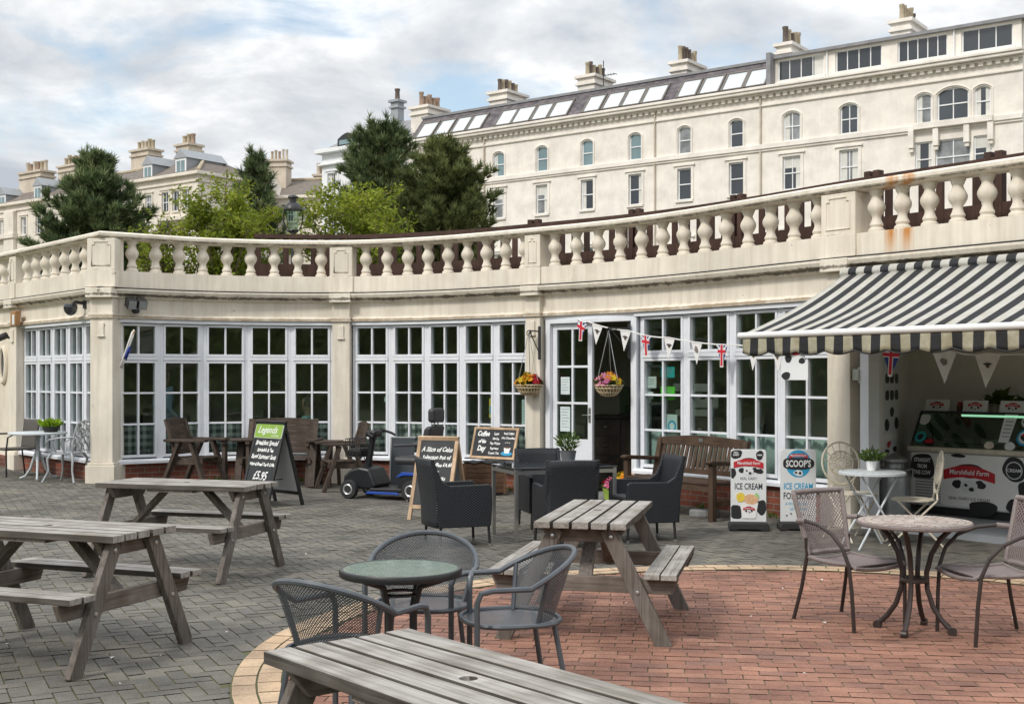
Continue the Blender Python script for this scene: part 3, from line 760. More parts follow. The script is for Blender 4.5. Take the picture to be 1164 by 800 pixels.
# rooms, roof deck
def rooms():
    fr = MAIN.off(-.2)
    def poly_flat(name, pts, z0, z1, mat):
        b = MB(); b.prism(pts, z1-z0, Matrix.Translation((0,0,z0))); return b.build(name, mat, cafe)
    wing = [(-10.8, 23.7), (-8.1, 20.5)]
    front = wing + [(p.x, p.y) for p in fr]
    ccw = lambda p: p[::-1]
    poly_flat('roof_deck', ccw(front + [(14, 14), (14, 27), (-11, 27)]), 2.62, 2.84, M['ground'])
    poly_flat('ceiling', ccw(front + [(13.8, 14.2), (13.8, 26.5), (-10.6, 26.5)]), 2.585, 2.615, M['ceiling'])
    k = [(p.x, p.y) for p in fr if p.x < 3.75]
    poly_flat('cafe_floor', ccw(wing + k + [(4.8, 15.1), (5.9, 16.3), (1.5, 22.3), (-3, 24.0), (-10.2, 25)]), -.2, .05, M['floor_in'])
    b = MB(); pts = [(-11.3, 23.3), (-10.6, 24.6), (-3.2, 23.6), (1.4, 22), (5.8, 16.2), (4.95, 15.3)]
    for p, q in zip(pts, pts[1:]): b.beam((*p, 1.3), (*q, 1.3), .12, 2.6)
    b.build('interior_wall', M['inner'], cafe)
    b = MB(); b.beam((3.86, 13.12, 1.29), (4.92, 15.25, 1.29), .10, 2.58)
    p0 = Vector((4.9, 15.2)); p1 = p0+DIR*7
    b.beam((*p0, 1.29), (*p1, 1.29), .1, 2.58); b.build('kiosk_wall', M['kiosk'], cafe)
    e = MAIN.at(s8+.42)[0]
    pts = [tuple(e), (4.9, 15.2), tuple(p1), tuple(PE)]
    poly_flat('kiosk_floor', ccw(pts), -.05, .07, M['grey_panel'])
    mm = frame(MAIN, s8+.30)
    b = MB(); b.boxz(-.055, .055, -.16, .03, 0, 2.45, mm); b.boxz(-.075, -.055, .0, .035, 1.55, 1.72, mm); b.build('kiosk_jamb', M['white'], cafe, bevel=.005)
    b = MB(); b.boxz(-.14, -.06, .03, .05, 1.58, 1.70, mm); b.build('jamb_bracket', M['chrome'], cafe)
rooms()

# ------------------------------------------------------------------ balustrade on top
bal = thing('balustrade', 'weathered cream stone balustrade with turned balusters along the cafe roof edge', 'balustrade')
def balustrade():
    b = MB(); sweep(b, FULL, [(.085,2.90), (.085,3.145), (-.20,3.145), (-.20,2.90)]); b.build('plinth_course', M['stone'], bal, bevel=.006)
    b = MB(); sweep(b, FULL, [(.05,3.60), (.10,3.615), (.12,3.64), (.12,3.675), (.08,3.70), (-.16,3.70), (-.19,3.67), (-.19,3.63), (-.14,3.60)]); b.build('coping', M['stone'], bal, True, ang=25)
    posts = [(WING, (W1-W2).length, .30), (MAIN, 0, .42), (MAIN, s3, .35), (MAIN, s5, .27), (MAIN, s8, .45)]
    for ln, s, w in posts:
        mm = frame(ln, s)
        if s == 0:
            a = (WING.at(WING.L-.01)[1]+MAIN.at(.01)[1]).normalized(); n = Vector((a.y,-a.x)); q = CP[0]
            mm = Matrix(((a.x, n.x, 0, q.x), (a.y, n.y, 0, q.y), (0,0,1,0), (0,0,0,1)))
        h = w/2; b = MB(); b.boxz(-h, h, -.2, .085, 3.147, 3.599, mm); b.boxz(-h-.02, h+.02, -.23, .115, 2.902, 3.15, mm)
        p = b.build('post', M['stone'], bal, bevel=.008)
        # raised frame of the sunk panel, cut corners
        b = MB(); hw = h-.07; z0, z1 = 3.21, 3.55; k = .04
        ring = [(-hw, z0), (hw, z0), (hw, z1-k), (hw-k, z1-k), (hw-k, z1), (-hw+k, z1), (-hw+k, z1-k), (-hw, z1-k)]
        b.tube([mm @ Vector((x, .087, z)) for x, z in ring], .011, 6, True); b.build('panel_moulding', M['stone'], p, True)
    prof = [(.085,0), (.088,.018), (.084,.035), (.064,.052), (.067,.066), (.074,.078), (.068,.095), (.056,.12), (.048,.15), (.053,.178), (.072,.205), (.089,.235), (.095,.265), (.091,.292), (.076,.32), (.062,.345), (.052,.372), (.056,.388), (.066,.40), (.066,.415), (.078,.428), (.082,.455)]
    b = MB(); b.lathe(prof, n=18)
    me = b.mesh('baluster', True, 35); me.materials.append(M['stone'])
    rows = [(MAIN, .42, s3-.33, 9), (MAIN, s3+.36, s5-.22, 9), (MAIN, s5+.30, s8-.37, 13), (MAIN, s8+.40, s8+5.2, 16), (WING, .2, (W1-W2).length-.32, 10), (WING, (W1-W2).length+.36, WING.L-.36, 8)]
    for ln, a, c, n in rows:
        for k in range(n):
            q, t, nn = ln.at(a+(c-a)*k/(n-1)); q = q-nn*.045
            o = bpy.data.objects.new('baluster', me); COL.objects.link(o); o.parent = bal; o.location = (q.x, q.y, 3.145); o.rotation_euler.z = random.random()*6
balustrade()
# brown timber fence just behind it, from the first bay to the right end
def fence():
    f = thing('timber_fence', 'dark brown timber picket fence standing just behind the stone balustrade', 'fence')
    l = sub(MAIN, MAIN.px(288), MAIN.L, 40); back = Line(l.off(-.65))
    b = MB(); sweep(b, back, [(.02,3.20), (.02,3.40), (-.02,3.40), (-.02,3.20)]); b.build('lower_rail', M['fence'], f)
    b = MB(); sweep(b, back, [(.05,3.80), (.05,3.865), (-.07,3.865), (-.07,3.80)]); b.build('top_rail', M['fence'], f)
    b = MB(); s = .06
    while s < back.L:
        mm = frame(back, s); b.boxz(-.045, .045, -.05, -.025, 2.84, 3.80, mm); s += .215
    b.build('pickets', M['fence'], f)
    for x in (607, 722, 838, 992, 1130):
        s = back.px(x)
        mm = frame(back, s); b = MB(); b.boxz(-.10, -.02, -.07, .03, 2.84, 3.93, mm); b.boxz(.02, .10, -.07, .03, 2.84, 3.93, mm); b.build('fence_post', M['fence'], f, bevel=.005)
fence()
# ------------------------------------------------------------------ fittings on the front
def wallthing(name, label, cat, ln, s, out, z, group=None):
    o = thing(name, label, cat, group=group); o.matrix_world = frame(ln, s, out, z); return o      # local x along wall, y out
def lamps():
    s = MAIN.px(150); t = wallthing('floodlight', 'grey twin floodlight fixed under the cornice beside the corner pillar', 'floodlight', MAIN, s, .0, 2.66)
    b = MB(); b.boxz(-.04, .04, 0, .1, -.02, .08); b.build('bracket', M['black_metal'], t)
    for x in (-.075, .075):
        b = MB(); mm = Matrix.Translation((x, .17, .0)) @ Matrix.Rotation(R(-25), 4, 'X'); b.boxz(-.068, .068, -.08, .08, -.05, .09, mm); o = b.build('lamp_housing', M['black_metal'], t, bevel=.015)
        b = MB(); b.boxz(-.055, .055, .081, .084, -.04, .08, mm); b.build('lens', M['alu'], o)
    b = MB(); b.lathe([(.0,-.13),(.05,-.12),(.06,-.09),(.05,-.07)], (0,.16,0), 12); b.build('sensor', M['rubber'], t, True)
    s = WING.px(97); t = wallthing('dome_camera', 'black dome camera on a bracket left of the corner pillar', 'camera', WING, s, 0, 2.66)
    b = MB(); b.tube([(.0,0,.04), (0,.16,.06), (0,.2,.02)], .025, 8); b.boxz(-.05, .05, 0, .02, -.03, .1); b.build('arm', M['black_metal'], t, True)
    b = MB(); b.lathe([(.04,.04),(.09,.02),(.1,-.03),(.085,-.09),(.05,-.13),(.0,-.145)], (0,.22,0), 14); b.build('dome', M['dark_glass'], t, True)
    s = WING.px(27); t = wallthing('alarm_box', 'small orange and white alarm box high on the far left pilaster', 'alarm box', WING, s, .09, 2.57)
    b = MB(); b.boxz(-.11, .11, 0, .09, -.12, .12); b.build('casing', M['orange_box'], t, bevel=.01)
    b = MB(); b.boxz(.0, .09, .091, .095, -.1, .06); b.build('cover_plate', M['sign_white'], t)
    s = WING.px(13); t = wallthing('spotlight', 'small black spotlight above the oval window', 'spotlight', WING, s, .0, 2.27)
    b = MB(); b.tube([(0,0,0),(0,.12,.02)], .02, 6); b.tube([(0,.07,.05),(0,.25,-.03)], .055, 10); b.build('lamp_body', M['black_metal'], t)
    s = MAIN.px(136); t = wallthing('pole_flag', 'small furled flag on a short pole leaning from the corner pillar', 'flag', MAIN, s, .08, 1.85)
    b = MB(); b.tube([(0,0,0),(.1,.28,.42)], .012, 6); b.build('pole', M['pine'], t)
    b = MB(); b.grid(lambda u, v: (.09-.13*v+.02*math.sin(u*9), .25-.14*v+.015*math.cos(u*9), .38-.50*v+.07*u), 8, 4); b.build('cloth', M['flag_white'], t, True, solid=.004)
    b = MB(); b.grid(lambda u, v: (.05-.05*v+.02*math.sin(u*9), .222-.05*v+.02*math.cos(u*9), .16-.16*v+.06*u), 6, 2); b.build('flag_band', M['flag_blue'], t, True, solid=.004)
lamps()

def flowers(parent, cols, c, r, h, n, sz, seed, name='flowers'):
    rnd = random.Random(seed)
    b = MB()
    for _ in range(int(n*1.6)):
        a = rnd.random()*6.28; q = r*math.sqrt(rnd.random())*1.02; p = Vector((c[0]+q*math.cos(a), c[1]+q*math.sin(a), c[2]+h*.55*rnd.random()*(1.1-q/r*.6)))
        leaf(b, p, Vector((rnd.uniform(-1,1), rnd.uniform(-1,1), rnd.uniform(.1,1))).normalized(), sz*1.0, sz*.5, rnd)
    b.build('foliage', M['leaf_small'], parent)
    for i, cm in enumerate(cols):
        b = MB()
        for _ in range(n//len(cols)):
            a = rnd.random()*2.1 + i*6.28/len(cols)+.6; q = r*math.sqrt(rnd.random()); p = Vector((c[0]+q*math.cos(a), c[1]+q*math.sin(a), c[2]+h*(1.05-(q/r)**2*.75)+rnd.uniform(-.02,.02)))
            nrm = Vector((math.cos(a)*q/r+rnd.uniform(-.4,.4), math.sin(a)*q/r+rnd.uniform(-.4,.4), .6)).normalized(); u = nrm.orthogonal().normalized(); w = nrm.cross(u)
            m = 6; ring = []
            for k in range(m*2):
                rr = sz*(.62 if k % 2 else .42); an = PI*k/m
                ring.append(p+(u*math.cos(an)+w*math.sin(an))*rr+nrm*(.012*(k % 2)))
            b.add([p]+ring, [(0, 1+k, 1+(k+1) % (2*m)) for k in range(2*m)])
        b.build('flowers', M[cm], parent)
def leaf(b, p, d, L, w, rnd):
    sd = d.cross(Vector((rnd.uniform(-1,1), rnd.uniform(-1,1), rnd.uniform(-1,1))))
    if sd.length < 1e-3: sd = d.orthogonal()
    sd.normalize()
    b.add([p, p+d*L*.5+sd*w*.5, p+d*L, p+d*L*.5-sd*w*.5], [(0,1,2,3)])
def hanging(xb, xw, out, z, label, cols, seed, bo):
    q, t, n = MAIN.at(MAIN.px(xw)); dirv = 1
    s = MAIN.px(xw); tr = wallthing('basket_bracket', label[0], 'bracket', MAIN, s, bo, 2.2); out -= bo
    ox = (MAIN.px(xb, out+bo)-s)
    b = MB(); b.boxz(-.018, .018, 0, .02, -.34, .12); b.tube([(0,.01,.05), (ox, out, .06)], .010, 6); b.tube([(0,.01,-.25), (ox*.45, out*.4, -.12), (ox*.9, out*.9, .05)], .008, 6)
    sp = [(ox+.05*math.cos(k*.7)*(1-k/14), out, .02+.05*math.sin(k*.7)*(1-k/14)) for k in range(14)]; b.tube(sp, .007, 6)
    b.build('arm', M['black_metal'], tr)
    t = wallthing('hanging_basket', label[1], 'hanging basket', MAIN, s, bo, 0); T = Vector((ox, out, 0))
    b = MB(); b.lathe([(.02,-.135),(.09,-.12),(.145,-.06),(.175,.0),(.185,.012),(.17,.015),(.16,.0)], T+Vector((0,0,z)), 20); bk_ = b.build('basket', M['basket'], t, True)
    b = MB()
    for k in range(22):
        a = 2*PI*k/22; b.tube([T+Vector((r*math.cos(a+sw), r*math.sin(a+sw), z+zz)) for r, zz, sw in ((.05,-.132,0),(.098,-.118,.05),(.152,-.06,.12),(.182,.0,.2))], .0085, 5)
    for rr, zz in ((.13,-.085),(.172,-.03),(.188,.008)): b.tube([T+Vector((rr*math.cos(2*PI*k/24), rr*math.sin(2*PI*k/24), z+zz)) for k in range(24)], .008, 5, True)
    b.build('cane_ribs', M['straw'], bk_, True)
    for k in range(3):
        a = k*2.1; b = MB(); b.tube([T+Vector((.17*math.cos(a), .17*math.sin(a), z+.01)), T+Vector((0,0,2.23))], .005, 5); b.build('chain', M['chrome'], t)
    flowers(t, cols, (T.x, T.y, z), .18, .14, 64, .085, seed)
hanging(601, 619, .22, 1.50, ('black scrolled bracket on the pillar left of the door', 'straw hanging basket of yellow and orange pansies left of the door'), ['f_orange', 'f_yellow', 'f_red'], 3, .11)
hanging(692, 718, .25, 1.50, ('black scrolled bracket on the post right of the doorway', 'straw hanging basket of pink and orange pansies before the open doorway'), ['f_pink', 'f_orange', 'f_pink', 'f_orange'], 4, .04)

# bunting: a string with pennants
def pennant(b, p, d, w, h, tilt=0):
    p = Vector(p); d = Vector(d).normalized()
    return [p-d*w/2, p+d*w/2, p+Vector((0,0,-h))+d*tilt]
def tri(b, pts, th=.002):
    n = (pts[1]-pts[0]).cross(pts[2]-pts[0]).normalized()*th
    b.add([q-n for q in pts]+[q+n for q in pts], [(2,1,0), (3,4,5), (0,1,4,3), (1,2,5,4), (2,0,3,5)])
def bunting():
    def run(label, ln, xs, zs, out, flags, w, h):
        root = thing('bunting', label, 'bunting')
        pts = []
        for i in range(len(xs)-1):
            for k in range(6):
                u = k/6; x = xs[i]+(xs[i+1]-xs[i])*u; q, t, n = ln.at(ln.px(x, out)); q = q+n*out
                pts.append(Vector((q.x, q.y, zs[i]+(zs[i+1]-zs[i])*u-.05*4*u*(1-u)*.5)))
        q, t, n = ln.at(ln.px(xs[-1], out)); q = q+n*out; pts.append(Vector((q.x, q.y, zs[-1])))
        b = MB(); b.tube(pts, .009, 5); b.build('string', M['flag_white'], root)
        L = Line(pts)
        for x, kind in flags:
            d = min(range(len(pts)), key=lambda i: abs(CX+F*pts[i].x/pts[i].y-x))
            a, c = pts[max(0, d-1)], pts[min(len(pts)-1, d+1)]
            den = (c.x/c.y-a.x/a.y); u = ((x-CX)/F-a.x/a.y)/den if abs(den) > 1e-9 else .5; p = a.lerp(c, max(0, min(1, u))); dr = (c-a).normalized(); nn = Vector((dr.y, -dr.x, 0)).normalized()
            T = pennant(None, p, dr, w, h, random.uniform(-.03, .03))
            if kind in ('w', 'c'):
                b = MB(); tri(b, T); o = b.build('pennant', M['flag_white'], root)
                m = Matrix(((dr.x,0,nn.x,0),(dr.y,0,nn.y,0),(dr.z,1,0,0),(0,0,0,1))); cpt = (T[0]+T[1])/2+Vector((0,0,-h*.33))+nn*.006; m.translation = cpt
                if kind == 'c':     # round posy motif or a bee
                    flat(o, blob(10, .035, .04, jag=.3, seed=int(x)), m, M['mauve'], 'motif', .001)
                else:
                    flat(o, blob(7, .02, .032, jag=.2, seed=int(x)), m, M['planter'], 'motif', .001)
                    flat(o, [(-.05,.01), (-.02,.0), (.02,.0), (.05,.01), (.03,.022), (-.03,.022)], lift(m, .0012), M['ink'], 'motif', .001)
            else:
                b = MB(); tri(b, T); o = b.build('pennant', M['flag_blue'], root)
                W = nn*.004; A, Bq, C = T
                def strip(p0, p1, wd, mat, k):
                    dd = (p1-p0).normalized(); sd = nn.cross(dd).normalized()*wd/2; off = W*k
                    b = MB(); b.add([p0-sd+off, p0+sd+off, p1+sd+off, p1-sd+off], [(0,1,2,3)]); b.build('flag_cross', M[mat], o, solid=.001)
                mid = (A+Bq)/2; cen = mid.lerp(C, .3); e1 = A.lerp(C, .3); e2 = Bq.lerp(C, .3)
                strip(A, cen, .02, 'flag_white', 1); strip(Bq, cen, .02, 'flag_white', 1)
                strip(mid, C, .056, 'flag_white', 1.6); strip(e1, e2, .06, 'flag_white', 1.7)
                strip(mid, C.lerp(mid, .06), .034, 'flag_red', 2.3); strip(e1, e2, .036, 'flag_red', 2.5)
    run('string of flag and white pennants across the doorway to the striped awning', MAIN, [657, 668, 714, 760, 840, 900, 945], [2.40, 2.36, 2.22, 2.11, 1.99, 1.94, 2.0], .16,
        [(661,'u'), (679,'w'), (711,'w'), (734,'u'), (761,'w'), (792,'c'), (821,'u'), (857,'w'), (884,'w')], .19, .27)
    run('string of printed cream pennants hung inside the kiosk opening', MAIN, [996, 1040, 1085, 1122, 1180, 1240], [1.97, 1.97, 1.87, 1.85, 1.86, 1.92], -.12, [(1014,'u'), (1073,'c'), (1123,'w'), (1178,'c')], .29, .33)
bunting()

# ------------------------------------------------------------------ awning over the kiosk
def awning():
    root = thing('striped_awning', 'black and white striped awning with scalloped valance over the ice cream kiosk', 'awning')
    s0 = s8-.02; L = 4.9
    q0, t0, n0 = MAIN.at(s8+.3)
    o0 = MAIN.at(s8)[0]; t = DIR; n = Vector((DIR.y, -DIR.x)); o0 = o0+t*.16
    P = lambda a, out, z: (o0.x+t.x*a+n.x*out, o0.y+t.y*a+n.y*out, z)
    b = MB(); b.grid(lambda u, v: P(u*L-.0, .2+1.57*v, 2.70-.66*v-(.045+.02*math.sin(u*L*1.9+.6))*math.sin(PI*v)+.007*math.sin(u*L*5.3+v*2)*math.sin(PI*v)), 98, 10, None, L, 1.7)
    b.build('canopy', M['awn'], root, True, solid=.004)
    b = MB(); b.tube([P(-.04, .16, 2.72), P(L, .16, 2.72)], .052, 12); 
    r = MB(); r.grid(lambda u, v: P(u*L-.03, .16+.058*math.cos(v*2*PI), 2.72+.058*math.sin(v*2*PI)), 2, 16, None, L, 1); r.build('canvas_roll', M['awn'], root, True)
    b.build('roller', M['bar_white'], root, True)
    b = MB(); b.tube([P(-.05, 1.78, 2.02), P(L, 1.78, 2.02)], .032, 10); b.build('front_bar', M['bar_white'], root, True)
    def val(u, v):
        a = u*L; sc = .035*abs(math.sin(PI*a/.33)); return P(a, 1.785+.012*math.sin(a*13)*v, 2.0-(.145+sc)*v)
    b = MB(); b.grid(val, 196, 4, None, L, .2); b.build('valance', M['awn_v'], root, True, solid=.003)
    b = MB(); b.tube([P(u*L, val(u, 1)[0]*0+1.787, 2.0-(.145+.035*abs(math.sin(PI*u*L/.33)))) for u in [k/196 for k in range(197)]], .007, 4); b.build('valance_piping', M['rubber'], root)
    for a in (.25, L-.4):
        b = MB(); b.tube([P(a, .1, 2.45), P(a+.25, .9, 2.25), P(a, 1.74, 2.02)], .022, 8); b.build('folding_arm', M['bar_white'], root)
    # cow patterned cut-out card hung from the front bar
    mm, l = None, None
    tr = thing('hanging_sign', 'small white cut-out card with black patches hung under the awning front', 'sign')
    c = Vector(P(.62, 1.75, 1.715)); m = Matrix(((t.x,0,n.x,c.x),(t.y,0,n.y,c.y),(0,1,0,c.z),(0,0,0,1)))
    b = MB(); b.prism([(-.16,-.13), (.16,-.13), (.16,.05), (.12,.06), (.11,.13), (-.11,.13), (-.12,.06), (-.16,.05)], .01, m); b.build('card', M['sign_white'], tr)
    k = lift(m, .011)
    flat(tr, blob(14, .05, .04, -.1, -.09, seed=1), k, M['sign_black'], 'patch'); flat(tr, blob(14, .04, .035, -.07, .07, seed=2), k, M['sign_black'], 'patch'); flat(tr, blob(14, .035, .03, .09, .05, seed=3), k, M['sign_black'], 'patch')
    flat(tr, blob(14, .06, .028, .02, .13, jag=.08, seed=4), k, M['sign_red'], 'red_cap')
    b = MB(); b.tube([c+Vector((0,0,.13)), c+Vector((0,0,.27))], .004, 5); b.build('cord', M['flag_white'], tr)
awning()

# ------------------------------------------------------------------ brand artwork shared by boards and cabinet
def ribbon_logo(par, m, w, small=True, tail='REAL DAIRY ICE CREAM'):
    """red ribbon with the maker's words over black blotches"""
    flat(par, blob(20, .30*w, .13*w, 0, .10*w, jag=.06, seed=3), m, M['sign_black'], 'logo_blotch')
    flat(par, blob(16, .10*w, .07*w, -.24*w, -.14*w, jag=.2, seed=6), m, M['sign_black'], 'logo_blotch')
    flat(par, blob(16, .10*w, .075*w, .22*w, -.13*w, jag=.2, seed=9), m, M['sign_black'], 'logo_blotch')
    flat(par, blob(20, .17*w, .11*w, 0, -.17*w, jag=.05, seed=2), lift(m, .0012), M['sign_white'], 'logo_muzzle')
    flat(par, blob(10, .035*w, .028*w, -.06*w, -.15*w, seed=12), lift(m, .0024), M['sign_black'], 'logo_spot'); flat(par, blob(10, .05*w, .04*w, .05*w, -.22*w, seed=13), lift(m, .0024), M['sign_black'], 'logo_spot')
    rib = []
    for k in range(17): u = k/16; rib.append((-.5*w+w*u, -.07*w+.07*w*math.sin(PI*u)-.02*w*u))
    for k in range(17): u = 1-k/16; rib.append((-.5*w+w*u, .10*w+.11*w*math.sin(PI*u)-.02*w*u))
    flat(par, rib, lift(m, .0026), M['sign_red'], 'logo_ribbon', .002)
    text(par, 'Marshfield Farm', .122*w, M['sign_white'], lift(m, .0052) @ Matrix.Translation((0, .035*w, 0)), shear=.15, sx=.98, bold=.002*w)
    if tail: text(par, tail, .075*w, M['ink'], m @ Matrix.Translation((0, -.42*w, .0005)))
# ------------------------------------------------------------------ picnic tables
def two_tone(o):      # unbleached, grimy board sides, with gap shade painted into their dark colour
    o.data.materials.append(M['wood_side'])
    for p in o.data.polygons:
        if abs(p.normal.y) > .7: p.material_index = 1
def picnic():
    t = thing('picnic_table', 'x', 'picnic table', group='weathered picnic tables on the terrace')
    L, H = 1.38, .74; bw, gp = .0975, .018
    for k in range(5):
        y = (k-2)*(bw+gp); b = MB(); e = random.uniform(-.008, .008)
        if k == 2:     # parasol hole in the middle board
            pts = [(-L/2, -bw/2), (L/2, -bw/2), (L/2, bw/2), (-L/2, bw/2)]; n = 16
            ring = [(.028*math.cos(2*PI*i/n), .028*math.sin(2*PI*i/n)) for i in range(n)]
            sq = []
            for i in range(n):
                c, s = math.cos(2*PI*i/n), math.sin(2*PI*i/n); q = max(abs(c), abs(s)); sq.append((.05*c/q, bw/2*s/q))
            for z, sg in ((H, 1), (H-.04, -1)):
                vs = [(x, y+yy, z) for x, yy in ring+sq]; fs = [(i, (i+1) % n, n+(i+1) % n, n+i)[::-sg] for i in range(n)]
                b.add(vs, fs)
            b.add([(x, y+yy, z) for z in (H, H-.04) for x, yy in ring], [(i, (i+1) % n, n+(i+1) % n, n+i) for i in range(n)])
            for yy in (-bw/2+.0008, bw/2-.0008): b.add([(-.05, yy, H-.04), (.05, yy, H-.04), (.05, yy, H), (-.05, yy, H)], [(0,1,2,3)])
            b.boxz(-L/2+e, -.05, y-bw/2, y+bw/2, H-.04, H); b.boxz(.05, L/2+e, y-bw/2, y+bw/2, H-.04, H)
        else: b.boxz(-L/2+e, L/2+e, y-bw/2, y+bw/2, H-.04, H)
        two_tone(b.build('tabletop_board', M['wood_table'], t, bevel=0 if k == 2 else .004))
    for sy in (-1, 1):
        for k in range(2):
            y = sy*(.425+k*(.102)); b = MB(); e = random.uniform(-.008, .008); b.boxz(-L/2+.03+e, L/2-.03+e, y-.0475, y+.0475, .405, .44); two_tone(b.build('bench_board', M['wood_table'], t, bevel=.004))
    for sx in (-1, 1):
        x = sx*.60
        for sy in (-1, 1):
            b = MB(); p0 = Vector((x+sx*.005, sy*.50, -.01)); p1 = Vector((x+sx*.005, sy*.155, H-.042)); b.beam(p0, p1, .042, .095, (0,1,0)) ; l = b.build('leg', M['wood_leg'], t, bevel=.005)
            for v in (.47, .93):
                q = p0.lerp(p1, v); b = MB(); b.lathe([(.014,0),(.012,.006),(.004,.009)], (0,0,0), 10, Matrix.Translation((q.x+sx*.0215, q.y, q.z)) @ Matrix.Rotation(sx*PI/2, 4, 'Y')); b.build('bolt', M['chrome'], l, True)
        b = MB(); x2 = x-sx*.041; b.prism([(-.58,.405), (-.54,.31), (.54,.31), (.58,.405)], .038, Matrix(((0,0,1,x2-.019),(1,0,0,0),(0,1,0,0),(0,0,0,1)))); b.build('bench_beam', M['wood_cross'], t, bevel=.004)
        b = MB(); b.prism([(-.27,H-.042), (-.20,H-.13), (.20,H-.13), (.27,H-.042)], .038, Matrix(((0,0,1,x2-.019),(1,0,0,0),(0,1,0,0),(0,0,0,1)))); b.build('top_batten', M['wood_cross'], t, bevel=.004)
        b = MB(); b.beam((x2-sx*.022, .0, .345), (sx*.17, .0, H-.045), .085, .038, (0,0,1)); b.build('brace', M['wood_leg'], t, bevel=.004)
    b = MB(); b.boxz(-.21, .21, -.26, .26, H-.062, H-.041); b.build('centre_batten', M['wood_cross'], t)
    return t
pt = picnic(); pt['label'] = 'weathered picnic table nearest the left edge standing on grey block paving'
pt.location = (-2.72, 7.17, 0); pt.rotation_euler.z = R(159)
dup(pt, 'weathered picnic table before the green headed chalkboard and brown armchair', (-2.70, 10.15, 0), 163)
dup(pt, 'weathered picnic table seen end on with its feet on red brick circle', (.56, 7.98, 0), 77)
dup(pt, 'pale picnic table cut by bottom edge with round parasol hole in its top', (-.125, 3.51, 0), -50)

# ------------------------------------------------------------------ grey steel mesh set with round glass table
def mesh_chair():
    t = thing('mesh_chair', 'x', 'chair', group='grey steel mesh chairs round the green glass table')
    def rail(a):        # a: angle, 0 = front; returns point on the top rail
        h = .60+.155*max(0, -math.cos(a))**1.0 if math.cos(a) < 0 else .60
        r = .275+.035*max(0, -math.cos(a)); return Vector((r*math.cos(a)-.01, r*1.02*math.sin(a), h))
    pts = [Vector((.235,-.265,0)), Vector((.235,-.265,.30)), Vector((.235,-.265,.55)), Vector((.215,-.267,.595)), Vector((.16,-.27,.607))]
    n = 26
    for k in range(n+1): a = -PI/2-.05-(PI-.1)*k/n; pts.append(rail(a))
    pts += [Vector((.16,.27,.607)), Vector((.215,.267,.595)), Vector((.235,.265,.55)), Vector((.235,.265,.30)), Vector((.235,.265,0))]
    b = MB(); b.tube(pts, .0145, 8); b.build('arm_frame', M['grey_metal'], t, True)
    b = MB()
    def fn(u, v):
        a = -PI/2-.35-(PI-.7)*u; top = rail(a); bot = Vector((.215*math.cos(a)-.0, .225*math.sin(a), .43)); p = bot.lerp(top, v); return p
    b.grid(fn, 26, 8, None, .8, .34); b.build('back_mesh', M['mesh_grey'], t, True)
    for sy in (-1, 1):
        a = -sy*(PI/2+.36); b = MB(); b.tube([Vector((.215*math.cos(a), .225*math.sin(a), .42)), rail(a)], .012, 7); b.build('back_stay', M['grey_metal'], t, True)
        b = MB(); b.tube([(-.245, sy*.215, 0), (-.20, sy*.19, .25), (-.17, sy*.175, .425)], .0135, 8); b.build('rear_leg', M['grey_metal'], t, True)
    ring = []
    for k in range(32):
        a = 2*PI*k/32; e = 2/2.6; c, s = math.cos(a), math.sin(a); ring.append(Vector((.235*math.copysign(abs(c)**e, c), .245*math.copysign(abs(s)**e, s), .425)))
    b = MB(); b.tube(ring, .013, 8, True); b.build('seat_rim', M['grey_metal'], t, True)
    b = MB(); b.grid(lambda u, v: (lambda i, f: (ring[i].lerp(ring[(i+1) % 32], f)*v + Vector((0,0,(.425-.012)*(1-v)-.425*v+.425*v)))) (int(u*32) % 32, 0), 32, 5)
    b = MB(); 
    for j in range(24):
        for i in range(24):
            pass
    q = MB(); NQ = 16
    def sq(u, v):
        x, y = 2*u-1, 2*v-1; X = x*math.sqrt(1-y*y/2); Y = y*math.sqrt(1-x*x/2)
        rr = min(1, math.hypot(X, Y)); a = math.atan2(Y, X); e = 2/2.6; c, s = math.cos(a), math.sin(a)
        return (rr*.235*math.copysign(abs(c)**e, c), rr*.245*math.copysign(abs(s)**e, s), .424-.014*(1-rr*rr))
    q.grid(sq, NQ, NQ, None, .48, .48); q.build('seat_mesh', M['mesh_seat'], t, True)
    return t
ch = mesh_chair(); ch['label'] = 'grey mesh chair with its back to us left of green glass table'; ch.location = (-.72, 5.34, 0); ch.rotation_euler.z = R(58)
dup(ch, 'grey mesh chair behind the green glass table with its arched back seen through', (-.47, 6.40, 0), -92)
dup(ch, 'grey mesh chair on the brick circle right of green glass table', (-.01, 6.02, 0), 196)
def glass_table():
    t = thing('round_glass_table', 'round hammered green glass table with dark rim among the grey mesh chairs', 'table', (-.53, 5.82, 0), 10)
    b = MB(); b.lathe([(.272,.70),(.288,.70),(.292,.692),(.292,.672),(.286,.664),(.272,.664)], n=48, cap=False); b.build('rim', M['black_metal'], t, True)
    b = MB(); b.lathe([(.274,.684),(.274,.699),(.001,.6995)], n=48); b.build('glass_top', M['green_glass'], t, True)
    for k in range(4):
        a = PI/4+k*PI/2; c, s = math.cos(a), math.sin(a); b = MB(); b.tube([(.25*c,.25*s,.665), (.12*c,.12*s,.62), (.085*c,.085*s,.5), (.085*c,.085*s,.25), (.15*c,.15*s,.1), (.27*c,.27*s,0)], .013, 8); b.build('leg', M['black_metal'], t, True)
    b = MB(); b.tube([(.085*math.cos(2*PI*k/20), .085*math.sin(2*PI*k/20), .58) for k in range(20)], .008, 6, True); b.tube([(.085*math.cos(2*PI*k/20), .085*math.sin(2*PI*k/20), .25) for k in range(20)], .008, 6, True); b.build('ring', M['black_metal'], t, True)
glass_table()

